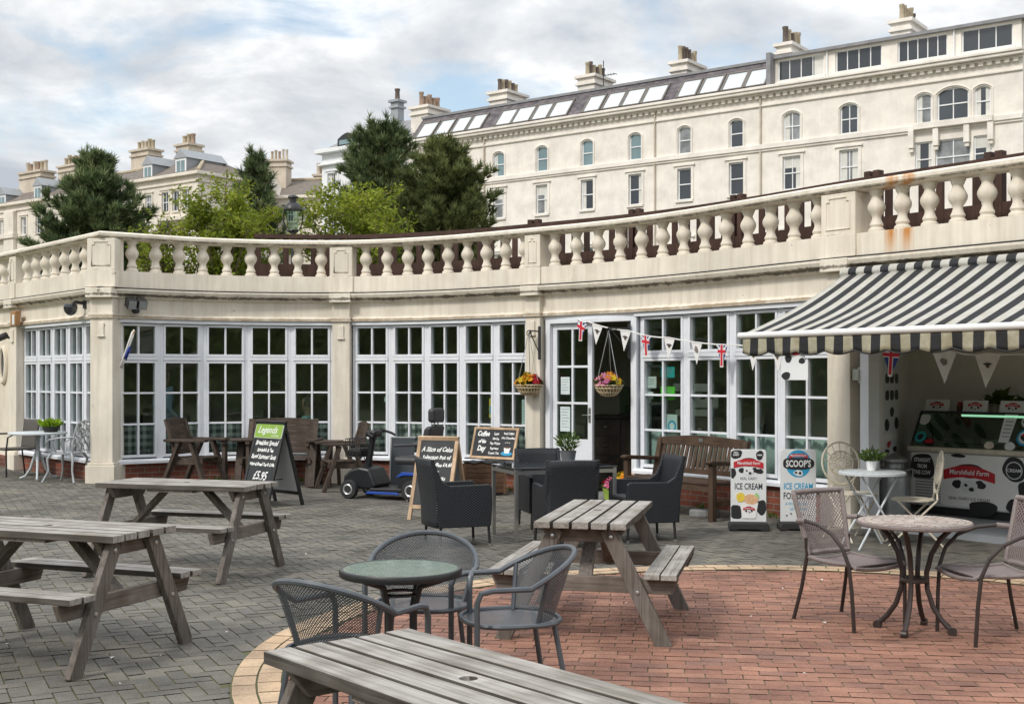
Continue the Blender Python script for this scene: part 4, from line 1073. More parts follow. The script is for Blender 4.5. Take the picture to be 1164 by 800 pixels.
# ------------------------------------------------------------------ mosaic bistro set
def mosaic_table():
    t = thing('bistro_table', 'round pale mosaic bistro table on four curved dark legs on red brick', 'table', (2.54, 7.72, 0), 12)
    b = MB(); b.lathe([(.0,.672),(.345,.672),(.352,.68),(.352,.694),(.345,.70),(.0,.7005)], n=56, cap=False); b.build('tabletop', M['mauve'], t, True)
    b = MB(); rnd = random.Random(3)
    for r0, r1, n in ((.31,.345,44), (.262,.304,34), (.20,.256,26), (.14,.194,18), (.075,.134,12), (.0,.07,6)):
        for k in range(n):
            a0, a1 = 2*PI*k/n+.012, 2*PI*(k+1)/n-.012; z = .7015+rnd.uniform(0, .0008)
            m = 3; vs = [(r0*math.cos(a0+(a1-a0)*i/m), r0*math.sin(a0+(a1-a0)*i/m), z) for i in range(m+1)] + [(r1*math.cos(a0+(a1-a0)*i/m), r1*math.sin(a0+(a1-a0)*i/m), z) for i in range(m, -1, -1)]
            b.add(vs, [tuple(range(2*m+2))])
    b.build('mosaic', M['mosaic_tile'], t)
    for k in range(4):
        a = PI/4+k*PI/2; c, s = math.cos(a), math.sin(a); P = lambda r, z: (r*c, r*s, z)
        pts = [P(.23,.67), P(.16,.60), P(.105,.50), P(.075,.38), P(.08,.28), P(.115,.17), P(.17,.09), P(.225,.035)]
        b = MB(); b.tube(pts, .0165, 8); lg = b.build('leg', M['brown_metal'], t, True)
        b = MB(); d = Vector((-s, c, 0)); p = Vector(P(.232,.026)); b.tube([p-d*.018, p+d*.018], .026, 12); b.build('scroll_foot', M['brown_metal'], lg, True)
    b = MB(); b.tube([(.08*math.cos(2*PI*k/20), .08*math.sin(2*PI*k/20), .33) for k in range(20)], .013, 6, True); b.tube([(-.07,0,.33),(.07,0,.33)], .012, 6); b.build('collar', M['brown_metal'], t, True)
M['mosaic_tile'] = paver('mosaic_tile', [(.42,.35,.31), (.52,.455,.405), (.36,.28,.245), (.58,.525,.475), (.44,.33,.285)], (.3,.23,.19), .62, .45)
mosaic_table()
def weave_chair():
    t = thing('woven_chair', 'x', 'chair', group='mauve woven chairs at the mosaic table')
    hw0, hw1 = .185, .225
    def bk(u, v):
        w = hw0+(hw1-hw0)*v; y = (2*u-1)*w; x = -.20-.10*v-.03*math.sin(PI*u)*(.4+.6*v); return Vector((x, y, .45+.385*v))
    b = MB(); b.grid(lambda u, v: bk(u, v), 14, 12, None, .43, .40); b.build('back_weave', M['weave_b'], t, True)
    fr = [bk(0, k/8) for k in range(9)] + [bk(k/8, 1)+Vector((0,0,.008)) for k in range(9)] + [bk(1, 1-k/8) for k in range(9)] + [bk(1-k/8, 0) for k in range(1, 8)]
    b = MB(); b.tube(fr, .0175, 8, True); b.build('back_frame', M['mauve'], t, True)
    def st(u, v):
        x = -.19+.43*u; y = (2*v-1)*(.19+.035*u); z = .425-.018*math.sin(PI*v)-.03*math.sin(PI*u)*.5+.008*u-.05*max(0, u-.86)*4; return (x, y, z)
    b = MB(); b.grid(st, 14, 12, None, .43, .42); b.build('seat_weave', M['weave_bs'], t, True)
    rim = [st(k/10, 0) for k in range(11)] + [st(1, k/10) for k in range(1, 11)] + [st(1-k/10, 1) for k in range(1, 11)] + [st(0, 1-k/10) for k in range(1, 10)]
    b = MB(); b.tube(rim, .014, 8, True); b.build('seat_rim', M['mauve'], t, True)
    for sy in (-1, 1):
        b = MB(); b.tube([(-.30, sy*.225, 0), (-.245, sy*.205, .22), (-.205, sy*.195, .44), (-.215, sy*.20, .55)], .0125, 8); b.build('rear_leg', M['brown_metal'], t, True)
        b = MB(); b.tube([(.235, sy*.235, 0), (.225, sy*.245, .25), (.21, sy*.255, .42), (.165, sy*.265, .53), (.08, sy*.27, .61), (-.04, sy*.262, .655), (-.17, sy*.245, .668), (-.255, sy*.222, .66)], .0125, 8); b.build('arm', M['brown_metal'], t, True)
        b = MB(); b.tube([(-.17, sy*.246, .668), (-.262, sy*.222, .66)], .017, 8); b.build('arm_binding', M['mauve'], t, True)
    b = MB(); b.tube([(.215,-.24,.405), (.215,.24,.405)], .010, 6); b.build('stretcher', M['brown_metal'], t, True)
    return t
wc = weave_chair(); wc['label'] = 'mauve woven armchair left of the mosaic table, its open back towards the kiosk'; wc.location = (2.22, 7.99, 0); wc.rotation_euler.z = R(-58)
dup(wc, 'mauve woven armchair right of the mosaic table, cut by the picture edge', (2.95, 7.52, 0), 188)

# ------------------------------------------------------------------ black wicker set
def tub_chair():
    t = thing('wicker_tub_chair', 'x', 'chair', group='black wicker chairs at the dark glass table')
    side = [(.255,.19), (.27,.40), (.265,.565), (.235,.59), (-.16,.585), (-.235,.63), (-.285,.74), (-.32,.84), (-.35,.84), (-.335,.70), (-.295,.45), (-.27,.19)]
    for sy in (-1, 1):
        mm = Matrix(((1,0,0,0),(0,0,1,sy*.235-.022),(0,1,0,0),(0,0,0,1))); b = MB(); b.prism(side, .044, mm); b.build('side_panel', M['wicker_k'], t, bevel=.010)
    b = MB(); b.grid(lambda u, v: (-.265-.07*v*v-.025*math.sin(PI*u), (2*u-1)*.245, .19+.64*v+.006*math.sin(PI*u)*v), 10, 10); b.build('backrest', M['wicker_k'], t, True, solid=.04)
    b = MB(); b.boxz(-.26, .272, -.212, .212, .19, .40); b.build('seat_base', M['wicker_k'], t, bevel=.02)
    b = MB(); b.boxz(-.20, .255, -.21, .21, .402, .445); b.build('cushion', M['scoot_seat'], t, bevel=.015)
    for sx in (-1, 1):
        for sy in (-1, 1):
            b = MB(); b.tube([(sx*.24, sy*.22, .20), (sx*.25, sy*.228, .02)], .014, 8); l = b.build('leg', M['black_metal'], t, True)
            b = MB(); b.tube([(sx*.25, sy*.228, .025), (sx*.2505, sy*.2285, 0)], .016, 8); b.build('foot_cap', M['chrome'], l, True)
    return t
tc_ = tub_chair(); tc_['label'] = 'black wicker chair in front of the pine framed chalkboard'; tc_.location = (-.53, 11.82, 0); tc_.rotation_euler.z = R(22)
dup(tc_, 'black wicker chair at the far side of the glass table behind the potted shrub', (.36, 13.05, 0), -75)
dup(tc_, 'black wicker chair turned away from us at near side of the glass table', (.50, 11.72, 0), 102)
dup(tc_, 'black wicker chair in profile before the big wooden bench', (1.30, 12.15, 0), 196)
def steel_table():
    t = thing('glass_dining_table', 'dark glass table on square steel legs holding a potted shrub', 'table', (.42, 12.42, 0), 20)
    b = MB(); b.boxz(-.55, .55, -.36, .36, .713, .725); b.build('glass_top', M['dark_glass'], t, bevel=.003)
    b = MB()
    for sy in (-1, 1): b.boxz(-.52, .52, sy*.335-.017, sy*.335+.017, .66, .695)
    for sx in (-1, 1): b.boxz(sx*.525-.017, sx*.525+.017, -.317, .317, .66, .695)
    b.build('apron', M['chrome'], t)
    for sx in (-1, 1):
        for sy in (-1, 1):
            b = MB(); b.boxz(sx*.525-.018, sx*.525+.018, sy*.335-.018, sy*.335+.018, 0, .712); b.build('leg', M['chrome'], t, bevel=.003)
steel_table()
def bush(par, c, r, h, n, L, w, mat, seed, name='foliage', up=.6):
    rnd = random.Random(seed); b = MB()
    for _ in range(n):
        a = rnd.random()*6.28; q = r*math.sqrt(rnd.random()); z = rnd.random()
        p = Vector((c[0]+q*math.cos(a)*(.45+.6*z), c[1]+q*math.sin(a)*(.45+.6*z), c[2]+h*z*(1.1-.35*q/r)))
        d = Vector((math.cos(a)*q/r+rnd.uniform(-.5,.5), math.sin(a)*q/r+rnd.uniform(-.5,.5), up+rnd.uniform(-.3,.4))).normalized(); leaf(b, p, d, L*rnd.uniform(.7,1.2), w, rnd)
    return b.build(name, mat, par)
def potplant(name, label, loc, pot, pr, ph, mat, r, h, n, L, w, seed, tilt=.6):
    t = thing(name, label, 'plant', loc); b = MB(); b.lathe([(pr*.75,0),(pr,ph*.96),(pr*1.04,ph),(pr*.92,ph),(pr*.9,ph*.9),(.002,ph*.88)], n=18); b.build('pot', M[pot], t, True)
    bush(t, (0,0,ph*.9), r, h, n, L, w, M[mat], seed, up=tilt); return t
potplant('potted_shrub', 'leafy green shrub in a grey pot on the dark glass table', (.58, 12.63, .725), 'grey_pot', .085, .13, 'leaf_small', .11, .17, 260, .07, .014, 5)

# ------------------------------------------------------------------ wooden bench against the windows
def garden_bench():
    t = thing('garden_bench', 'stained brown wooden bench with slatted back below the windows right of the doorway', 'bench', at(2.02, 14.36), 217)
    W = .70
    for sy in (-1, 1):
        b = MB(); b.boxz(.22, .29, sy*W-.035, sy*W+.035, 0, .63); b.build('front_leg', M['bench_z'], t, bevel=.006)
        b = MB(); b.prism([(-.24,0), (-.17,0), (-.18,.42), (-.28,.88), (-.345,.88), (-.25,.42)], .07, Matrix(((1,0,0,0),(0,0,1,sy*W-.035),(0,1,0,0),(0,0,0,1)))); b.build('back_leg', M['bench_z'], t, bevel=.006)
        b = MB(); b.prism([(-.23,.60), (.30,.632), (.335,.645), (.335,.67), (.29,.68), (-.24,.645)], .09, Matrix(((1,0,0,0),(0,0,1,sy*W-.045),(0,1,0,0),(0,0,0,1)))); b.build('armrest', M['bench_y'], t, bevel=.008)
        b = MB(); b.boxz(-.18, .22, sy*W-.02, sy*W+.02, .17, .23); b.build('side_stretcher', M['bench_y'], t)
    for k in range(5):
        x = -.17+.105*k; b = MB(); b.boxz(x-.045, x+.045, -W-.02 if 0 < k < 4 else -W+.036, W+.02 if 0 < k < 4 else W-.036, .405, .43); b.build('seat_slat', M['bench_y'], t, bevel=.004)
    b = MB(); b.boxz(.225, .285, -W+.036, W-.036, .33, .40); b.build('seat_rail', M['bench_y'], t)
    b = MB(); n = 16
    def rail(z0, z1, x, bow, nm):
        b = MB(); b.grid(lambda u, v: (x+(-.045 if v in (.5, .75) else 0), (2*u-1)*(W-.034), (z1+bow*math.sin(PI*u)) if v in (.25, .5) else z0), n, 4); return b.build(nm, M['bench_y'], t)
    rail(.80, .885, -.285, .035, 'top_rail'); rail(.47, .53, -.195, 0, 'lower_rail')
    for k in range(17):
        y = -W+.085+(2*W-.17)*k/16; b = MB(); b.beam((-.222, y, .52), (-.305, y, .82), .05, .016, (1,0,0)); b.build('back_slat', M['bench_z'], t)
    b = MB(); b.boxz(-.284, -.278, -.035, .035, .845, .89); b.build('emblem', M['chrome'], t)
garden_bench()
o = tag(MB().prism(blob(12, .17, .10, jag=.12, seed=4), .09).build('stone_block', M['concrete'], None, bevel=.02, loc=(2.22, 14.12, 0)), 'grey stone block lying beneath the big wooden bench', 'block')
M_in = None

# ------------------------------------------------------------------ dark rustic seats under the left windows
def rustic(name, label, cat, w, loc, rot, group):
    t = thing(name, label, cat, loc, rot, group)
    for k in range(6):
        z = .50+.082*k; x = -.20-.10*(k/5); h = .0405
        b = MB(); b.grid(lambda u, v: (x-(.018 if v in (.5,.75) else 0)-.018*math.sin(PI*u), (2*u-1)*w/2, (z+h+(.03*math.sin(PI*u) if k == 5 else 0)) if v in (.25,.5) else z-h), 8, 4); b.build('back_slat', M['dark_y'], t)
    for k in range(4):
        x = -.16+.115*k; b = MB(); b.boxz(x-.05, x+.05, -w/2+.01, w/2-.01, .40-.01*(k == 0), .425); b.build('seat_slat', M['dark_y'], t, bevel=.004)
    for sy in (-1, 1):
        y = sy*(w/2+.025)
        b = MB(); b.beam((.33, y, 0), (.10, y, .645), .05, .10, (0,1,0)); b.build('front_leg', M['dark_z'], t, bevel=.004)
        b = MB(); b.beam((-.36, y+sy*.0, 0), (-.08, y+sy*.0, .645), .049, .10, (0,1,0)); b.build('back_leg', M['dark_z'], t, bevel=.004)
        b = MB(); b.beam((-.14, y-sy*.05, .36), (-.33, y-sy*.05, .96), .035, .07, (0,1,0)); b.build('back_post', M['dark_z'], t)
        b = MB(); b.beam((.26, y-sy*.04, .37), (-.24, y-sy*.04, .355), .04, .07); b.build('seat_rail', M['dark_z'], t)
        b = MB(); b.boxz(-.30, .34, y-.07, y+.07, .648, .685); b.build('armrest', M['dark_z'], t, bevel=.006)
    return t
rustic('wooden_armchair', 'dark slatted wooden armchair leftmost of the seats under the middle windows', 'armchair', .54, at(-4.50, 17.4), -16, 'dark rustic seats by the windows')
rustic('wooden_settle', 'wide dark slatted wooden seat behind the green headed chalkboard', 'bench', 1.02, at(-3.42, 17.95), -92, 'dark rustic seats by the windows')
rustic('wooden_armchair', 'dark slatted wooden armchair between thin pillar and mobility scooter', 'armchair', .54, at(-2.42, 17.45), 200, 'dark rustic seats by the windows')
def side_table(label, loc, rot):
    t = thing('wooden_side_table', label, 'table', loc, rot, 'dark wooden side tables between the seats')
    for k in range(4):
        b = MB(); y = (k-1.5)*.125; b.boxz(-.24, .24, y-.058, y+.058, .645, .67); b.build('top_slat', M['dark_y'], t, bevel=.004)
    for sx in (-1, 1):
        b = MB(); b.boxz(sx*.17-.03, sx*.17+.03, -.24, .24, .60, .644); b.build('batten', M['dark_y'], t)
        for sy in (-1, 1):
            b = MB(); b.beam((sx*.17, sy*.26, 0), (sx*.17, sy*.16, .60), .045, .05, (0,1,0)); b.build('leg', M['dark_z'], t)
side_table('dark slatted side table beside the leftmost wooden armchair', at(-4.02, 17.85), 8)
side_table('dark slatted side table left of the armchair by the thin pillar', at(-2.78, 18.0), -8)

# ------------------------------------------------------------------ chalkboards
def aboard(label, loc, rot, w, h, frame_mat, back_mat, spread):
    t = thing('pavement_chalkboard', label, 'chalkboard', loc, rot)
    th = math.degrees(math.atan2(spread/2, h))
    objs = []
    for sx in (1, -1):
        base = Matrix.Translation((sx*spread/2, 0, 0)) @ (Matrix.Identity(4) if sx > 0 else Matrix.Rotation(PI, 4, 'Z')) @ Matrix.Rotation(R(-th), 4, 'Y')
        hl = h/math.cos(R(th)); fw = .045
        b = MB()
        for sy in (-1, 1): b.boxz(-.03, 0, sy*(w/2-fw/2)-fw/2, sy*(w/2-fw/2)+fw/2, 0, hl, base)
        b.boxz(-.029, -.001, -w/2+fw, w/2-fw, hl-fw, hl, base); b.boxz(-.029, -.001, -w/2+fw, w/2-fw, .13, .13+fw, base)
        f = b.build('frame', frame_mat, t, bevel=.003)
        b = MB(); b.boxz(-.018, -.008, -w/2+fw-.005, w/2-fw+.005, .13+fw-.005, hl-fw+.005, base); b.build('slate_panel', M['slate_board'], t)
        b = MB(); b.boxz(-.024, -.019, -w/2+fw, w/2-fw, .13+fw, hl-fw, base); b.build('rear_panel', back_mat, t)
        if sx > 0: fm = base @ face_x(-.0075, 0, 0)
    b = MB(); b.boxz(-spread*.3, spread*.3, -.008, .008, .30, .31); b.build('spreader', M['black_metal'], t)
    return t, fm, hl
t, fm, hl = aboard('black framed chalkboard with lime green header offering a special at £5.95', at(-3.02, 15.35), 226, .62, 1.05, M['black_metal'], M['board_back'], .56)
hd = [(-.27,.865), (.27,.865), (.285,.88), (.285,1.03), (.27,1.045), (-.27,1.045), (-.285,1.03), (-.285,.88)]
flat(t, [(x*1.03, (y-.955)*1.06+.955) for x, y in hd], lift(fm, .008), M['sign_white'], 'header_border', .002); flat(t, hd, lift(fm, .0102), M['lime'], 'header', .002)
text(t, 'Legends', .125, M['sign_white'], lift(fm, .0126) @ Matrix.Translation((-.03, .925, 0)), shear=.4, bold=.001); text(t, 'on the bay', .035, M['sign_white'], lift(fm, .0126) @ Matrix.Translation((.15, .885, 0)))
for s, z, k in (('Breakfast Special', .775, .082), ('Sandwich & Tea', .69, .062), ('Bowl Summer Soup', .60, .078), ('Wine & Bread Tea & Coffee', .51, .056), ('£5.95', .335, .15)):
    text(t, s, k*1.0, M['chalk'], fm @ Matrix.Translation((0, z, .0005)), shear=.25, wob=.004, sx=.86, bold=.0022)
t, fm, hl = aboard('pine framed chalkboard for slices of cake standing right of the scooter', at(-.84, 14.02), 246, .52, .94, M['pine'], M['grey_panel'], .56)
for s, z, k in (('A Slice of Cake', .80, .075), ('Selection Pot of', .71, .066), ('Tea or Coffee £4.40', .625, .06), ('~ ~ ~', .55, .06), ('Ask for Snacks', .47, .06), ('Made Here', .37, .06), ('Daily', .28, .07)):
    text(t, s, k, M['chalk'], fm @ Matrix.Translation((0, z, .0005)), shear=.25, wob=.004, sx=.84, bold=.0018)
def coffee_board():
    t = thing('leaning_chalkboard', 'wide pine framed coffee chalkboard leaning on the window above the planter', 'chalkboard', (0,0,0), 0)
    s = MAIN.px(571); q, tt, n = MAIN.at(s); q = q+n*.26
    base = Matrix(((n.x, tt.x, 0, q.x), (n.y, tt.y, 0, q.y), (0,0,1,.465), (0,0,0,1)))
    base = base @ Matrix.Rotation(R(-16), 4, 'Y'); W, H, f = .80, .46, .035
    b = MB(); b.boxz(-.025, 0, -W/2, -W/2+f, 0, H, base); b.boxz(-.025, 0, W/2-f, W/2, 0, H, base); b.boxz(-.024, -.001, -W/2+f, W/2-f, 0, f, base); b.boxz(-.024, -.001, -W/2+f, W/2-f, H-f, H, base); b.build('frame', M['pine'], t, bevel=.003)
    b = MB(); b.boxz(-.018, -.008, -W/2+f-.004, W/2-f+.004, f-.004, H-f+.004, base); b.build('slate_panel', M['slate_board'], t)
    fm = base @ face_x(-.0078, 0, 0)
    for s, x, y, k in (('Coffee', -.22, .33, .10), ('of the', -.22, .23, .07), ('Day', -.22, .115, .11)): text(t, s, k, M['chalk'], fm @ Matrix.Translation((x, y, .0004)), shear=.3, wob=.003, sx=.8, bold=.004)
    for i, s in enumerate(('Latte', 'Mocha', 'Flat White', 'Espresso', 'Cream Tea')): text(t, s, .05, M['chalk'], fm @ Matrix.Translation((.02, .35-.07*i, .0004)), wob=.003, sx=.85, bold=.0015)
    for i, s in enumerate(('Iced Coffee', 'Hot Chocolate', '~ ~ ~')): text(t, s, .046, M['chalk'], fm @ Matrix.Translation((.24, .36-.065*i, .0004)), wob=.003, sx=.85, bold=.0015)
    flat(t, blob(18, .10, .03, .25, .085, 0), lift(fm, .0004), M['sign_blue'], 'drawn_saucer', .001); flat(t, [(.19,.17), (.31,.17), (.29,.09), (.21,.09)], lift(fm, .0016), M['chalk'], 'drawn_cup', .001); flat(t, blob(10, .05, .012, .25, .172, 0), lift(fm, .003), M['planter'], 'drawn_coffee', .001)
coffee_board()
def planter():
    t = thing('wooden_planter', 'brown slatted wooden planter box lined with black under the coffee chalkboard', 'planter', at(-.385, 16.86), 5)
    for k in range(6):
        z = .04+.068*k; b = MB(); b.boxz(-.27, .27, -.17, .17, z, z+.063); b.boxz(0,0,0,0,0,0); b.build('slat_course', M['planter'], t, bevel=.004)
    b = MB(); b.boxz(-.255, .255, -.158, .158, .02, .43); b.build('inner_box', M['rubber'], t)
    b = MB(); b.grid(lambda u, v: (-.285+.57*u, -.185+.37*v, .452+.014*math.sin(u*19)*math.cos(v*11)), 16, 8); b.build('liner', M['rubber'], t, True, solid=.012)
    for sx in (-1, 1):
        b = MB(); b.boxz(sx*.272-.02, sx*.272+.02, -.178, -.171, .03, .445); b.build('corner_board', M['planter'], t)
planter()
def leaning_panel():
    t = thing('slate_panel', 'blue grey panel with pale edge leaning on the brickwork behind the scooter', 'panel', at(-1.60, 17.75), 262)
    base = Matrix.Rotation(R(-7), 4, 'Y'); b = MB(); b.boxz(-.02, 0, -.17, .17, 0, .74, base); b.build('board', M['slate_panel'], t, bevel=.003)
    b = MB(); b.boxz(-.022, .004, -.19, -.171, 0, .75, base); b.boxz(-.022, .004, -.171, .19, .741, .757, base); b.build('edge_trim', M['chrome'], t)
leaning_panel()

# ------------------------------------------------------------------ mobility scooter
def scooter():
    t = thing('mobility_scooter', 'black and blue four wheeled mobility scooter parked by the windows', 'scooter', at(-1.62, 16.35), 156)
    Yx = lambda poly, y0, d, nm, mt, bv=.02: MB().prism(poly, d, Matrix(((1,0,0,0),(0,0,1,y0),(0,1,0,0),(0,0,0,1)))).build(nm, M[mt], t, bevel=bv)
    Yx([(.62,.19), (.60,.30), (.50,.385), (.36,.42), (.22,.40), (.16,.30), (.10,.17), (.20,.13), (.40,.13)], -.22, .44, 'front_cowl', 'scoot_black', .03)
    Yx([(.18,.10), (.18,.15), (-.30,.155), (-.30,.10)], -.26, .52, 'footplate', 'scoot_black', .012)
    Yx([(-.22,.12), (-.22,.30), (-.32,.36), (-.60,.35), (-.66,.26), (-.64,.14)], -.22, .44, 'rear_cowl', 'scoot_black', .03)
    for sy in (-1, 1):
        Yx([(.24,.075), (.20,.105), (-.24,.105), (-.28,.075)], sy*.262-.012, .024, 'side_trim', 'blue', .006)
        Yx([(-.20,.30), (-.30,.375), (-.60,.365), (-.62,.33), (-.34,.33)], sy*.228-.012, .024, 'rear_trim', 'blue', .006)
        for x, r in ((.48, .125), (-.46, .135)):
            mm = Matrix.Translation((x, sy*.27, r)) @ Matrix.Rotation(PI/2, 4, 'X')
            b = MB(); b.lathe([(r*.58,-.045),(r*.93,-.045),(r,-.028),(r,.028),(r*.93,.045),(r*.58,.045)], n=24, M=mm); w = b.build('wheel', M['rubber'], t, True)
            b = MB(); b.lathe([(r*.57,-.047),(r*.5,-.052),(r*.22,-.03),(.0,-.034)], n=20, M=mm, cap=False); b.lathe([(r*.57,.047),(r*.5,.052),(r*.22,.03),(.0,.034)], n=20, M=mm, cap=False); b.build('rim', M['silver'], w, True)
            b = MB()
            for k in range(5):
                a = 2*PI*k/5
                for s in (-.0385, .0385): b.lathe([(r*.09, -.006), (r*.09, .006)], (r*.36*math.cos(a), r*.36*math.sin(a), s), 8, mm)
            b.build('rim_hole', M['rubber'], w)
    b = MB(); b.tube([(.36,0,.38), (.33,0,.55), (.27,0,.82)], [.06,.045,.04], 10); b.build('tiller', M['scoot_black'], t, True)
    b = MB(); b.box((.26,0,.86), (.16,.22,.09), None); b.build('control_console', M['scoot_black'], t, bevel=.03)
    for sy in (-1, 1):
        b = MB(); b.tube([(.26,sy*.10,.87), (.24,sy*.2,.90), (.16,sy*.29,.86), (.10,sy*.30,.83)], .017, 8); b.build('handlebar', M['rubber'], t, True)
    b = MB(); b.tube([(.28,-.1,.90), (.29,-.15,.99)], .008, 6); b.build('mirror_stem', M['black_metal'], t)
    b = MB(); b.lathe([(.0,.012),(.028,.01),(.03,0),(.03,-.03)], (0,0,0), 12, Matrix.Translation((.345,0,.80)) @ Matrix.Rotation(PI/2, 4, 'Y')); b.build('headlight', M['sign_white'], t, True)
    for sy in (-1, 1): b = MB(); b.boxz(.575, .60, sy*.17-.025, sy*.17+.025, .26, .285); b.build('indicator', M['orange_box'], t)
    b = MB(); b.tube([(.30,.03,.80), (.40,.06,.62), (.36,.04,.45)], .006, 5); b.build('cable', M['rubber'], t)
    b = MB()   # wire front basket
    for z in (.55, .63, .71, .79):
        b.tube([(.37,-.17,z), (.60,-.17,z), (.60,.17,z), (.37,.17,z)], .006, 5, True)
    for k in range(7): y = -.17+.34*k/6; b.tube([(.60,y,.55), (.60,y,.79)], .005, 5); b.tube([(.37,y,.55), (.60,y,.55)], .005, 5)
    for k in range(5): x = .37+.23*k/4; b.tube([(x,-.17,.55), (x,-.17,.79)], .005, 5); b.tube([(x,.17,.55), (x,.17,.79)], .005, 5)
    b.build('front_basket', M['black_metal'], t)
    b = MB(); b.boxz(.40, .58, -.14, .14, .56, .66); b.build('basket_lining', M['rubber'], t, bevel=.02)
    b = MB(); b.tube([(-.42,0,.34), (-.42,0,.47)], .05, 10); b.build('seat_post', M['black_metal'], t)
    b = MB(); b.boxz(-.64, -.16, -.23, .23, .47, .57); b.build('seat', M['scoot_seat'], t, bevel=.04)
    b = MB(); b.prism([(-.60,.56), (-.52,.57), (-.60,.93), (-.64,.98), (-.72,.97), (-.70,.90)], .42, Matrix(((1,0,0,0),(0,0,1,-.21),(0,1,0,0),(0,0,0,1)))); b.build('backrest', M['scoot_seat'], t, bevel=.035)
    b = MB(); b.tube([(-.67,-.05,.95), (-.69,-.05,1.05)], .010, 6); b.tube([(-.67,.05,.95), (-.69,.05,1.05)], .010, 6); b.build('headrest_stem', M['chrome'], t)
    b = MB(); b.boxz(-.735, -.635, -.17, .17, 1.02, 1.21); b.build('headrest', M['scoot_seat'], t, bevel=.042)
    for sy in (-1, 1):
        b = MB(); b.tube([(-.62, sy*.25, .62), (-.60, sy*.27, .74), (-.20, sy*.27, .72)], .020, 8); b.build('armrest', M['scoot_seat'], t, True)
scooter()
# ------------------------------------------------------------------ ice cream pavement signs
def pavement_sign(label, loc, rot):
    t = thing('pavement_sign', label, 'sign', loc, rot); t.scale = (1, .86, 1)
    W, H = .43, .76; k = .03
    ring = []
    for cx, cy, a0 in ((W/2-k, .09, -90), (W/2-k, .09+H-k, 0), (-W/2+k, .09+H-k, 90), (-W/2+k, .09, 180)):
        for i in range(5): a = R(a0+22.5*i); ring.append((cx+k*math.cos(a), cy+k*math.sin(a)))
    b = MB(); b.prism(ring, .03, face_x(-.015, 0, 0)); b.build('panel', M['sign_white'], t, bevel=.004)
    b = MB(); b.prism([(-.24,0), (-.15,0), (-.12,.012), (.12,.012), (.15,0), (.24,0), (.245,.05), (.22,.09), (-.22,.09), (-.245,.05)], .26, face_x(-.13, 0, 0)); b.build('rubber_base', M['rubber'], t, bevel=.015)
    return t, face_x(.0158, 0, 0)
t, m = pavement_sign('white pavement sign picturing a tub of ice cream beside the big bench', at(2.50, 12.93), -97)
TR = lambda x, y, d=0: m @ Matrix.Translation((x, y, d))
for p in (blob(16, .075, .05, -.155, .80, .2, 1), blob(16, .045, .05, .135, .79, .15, 2), blob(14, .04, .03, .135, .62, .25, 3), blob(16, .035, .06, -.19, .60, .2, 4), blob(18, .075, .07, -.155, .19, .12, 5, 3), blob(18, .065, .075, .155, .24, .15, 6)):
    flat(t, [(max(-.212, min(.212, x)), max(.10, min(.845, y))) for x, y in p], m, M['sign_black'], 'cow_patch')
text(t, 'REAL\nDAIRY', .026, M['sign_white'], TR(-.15, .81, .002), bold=.001); text(t, 'FARM', .022, M['sign_white'], TR(.135, .785, .002), bold=.001)
ribbon_logo(t, TR(0, .68), .36, True, None)
text(t, 'REAL DAIRY', .042, M['ink'], TR(.0, .53), sx=.9); text(t, 'ICE CREAM', .092, M['ink'], TR(.0, .43), sx=.74, bold=.0018)
flat(t, blob(16, .052, .052, -.095, .345, .06, 8), lift(m, .0010), M['yellow'], 'scoop', .004); flat(t, blob(18, .085, .055, .03, .325, .07, 9), lift(m, .0022), M['peach'], 'scoop', .005); flat(t, blob(10, .03, .032, .10, .36, .2, 10), lift(m, .0012), M['mint'], 'mint_leaf', .003)
flat(t, [(-.105,.29), (.115,.29), (.085,.125), (-.075,.125)], lift(m, .0032), M['plastic_w'], 'painted_tub', .003); ribbon_logo(t, TR(.005, .22, .0065), .14, True, None)
t, m = pavement_sign('white pavement sign with a blue oval advertising scoops for dogs', at(3.03, 12.95), -94)
TR = lambda x, y, d=0: m @ Matrix.Translation((x, y, d))
flat(t, blob(28, .155, .145, 0, .70, 0), m, M['sign_blue'], 'blue_oval'); flat(t, blob(26, .185, .065, 0, .70, .05, 4, 3), lift(m, .0016), M['sign_black'], 'name_band')
flat(t, [(-.115,.785), (-.06,.805), (.06,.805), (.115,.785), (.11,.755), (.05,.772), (-.05,.772), (-.11,.755)], lift(m, .0032), M['sign_red'], 'logo_ribbon'); text(t, 'Marshfield Farm', .03, M['sign_white'], TR(0, .777, .005), bold=.0006)
text(t, "SCOOP'S", .098, M['sign_white'], TR(0, .667, .0035), sx=.78, bold=.003)
flat(t, blob(14, .06, .03, 0, .60, .2, 5), lift(m, .0018), M['sign_white'], 'logo_muzzle'); flat(t, blob(10, .02, .014, .02, .60, .2, 6), lift(m, .0034), M['sign_black'], 'logo_spot'); flat(t, blob(10, .016, .012, -.03, .605, .2, 7), lift(m, .0034), M['sign_black'], 'logo_spot')
text(t, 'ICE CREAM', .092, M['sign_blue'], TR(0, .43), sx=.78, bold=.002); text(t, 'FOR DOGS', .10, M['ink'], TR(0, .325), sx=.74, bold=.0018); text(t, 'A FROZEN TREAT', .044, M['sign_blue'], TR(0, .26), sx=.9); text(t, 'LETS SHARE', .044, M['sign_blue'], TR(0, .205), sx=.9)
for x, y in ((-.14,.15), (-.09,.17), (.0,.14), (.06,.165), (.13,.15)): flat(t, blob(8, .012, .011, x, y, .1, int(x*99)), m, M['mauve'], 'paw_print')

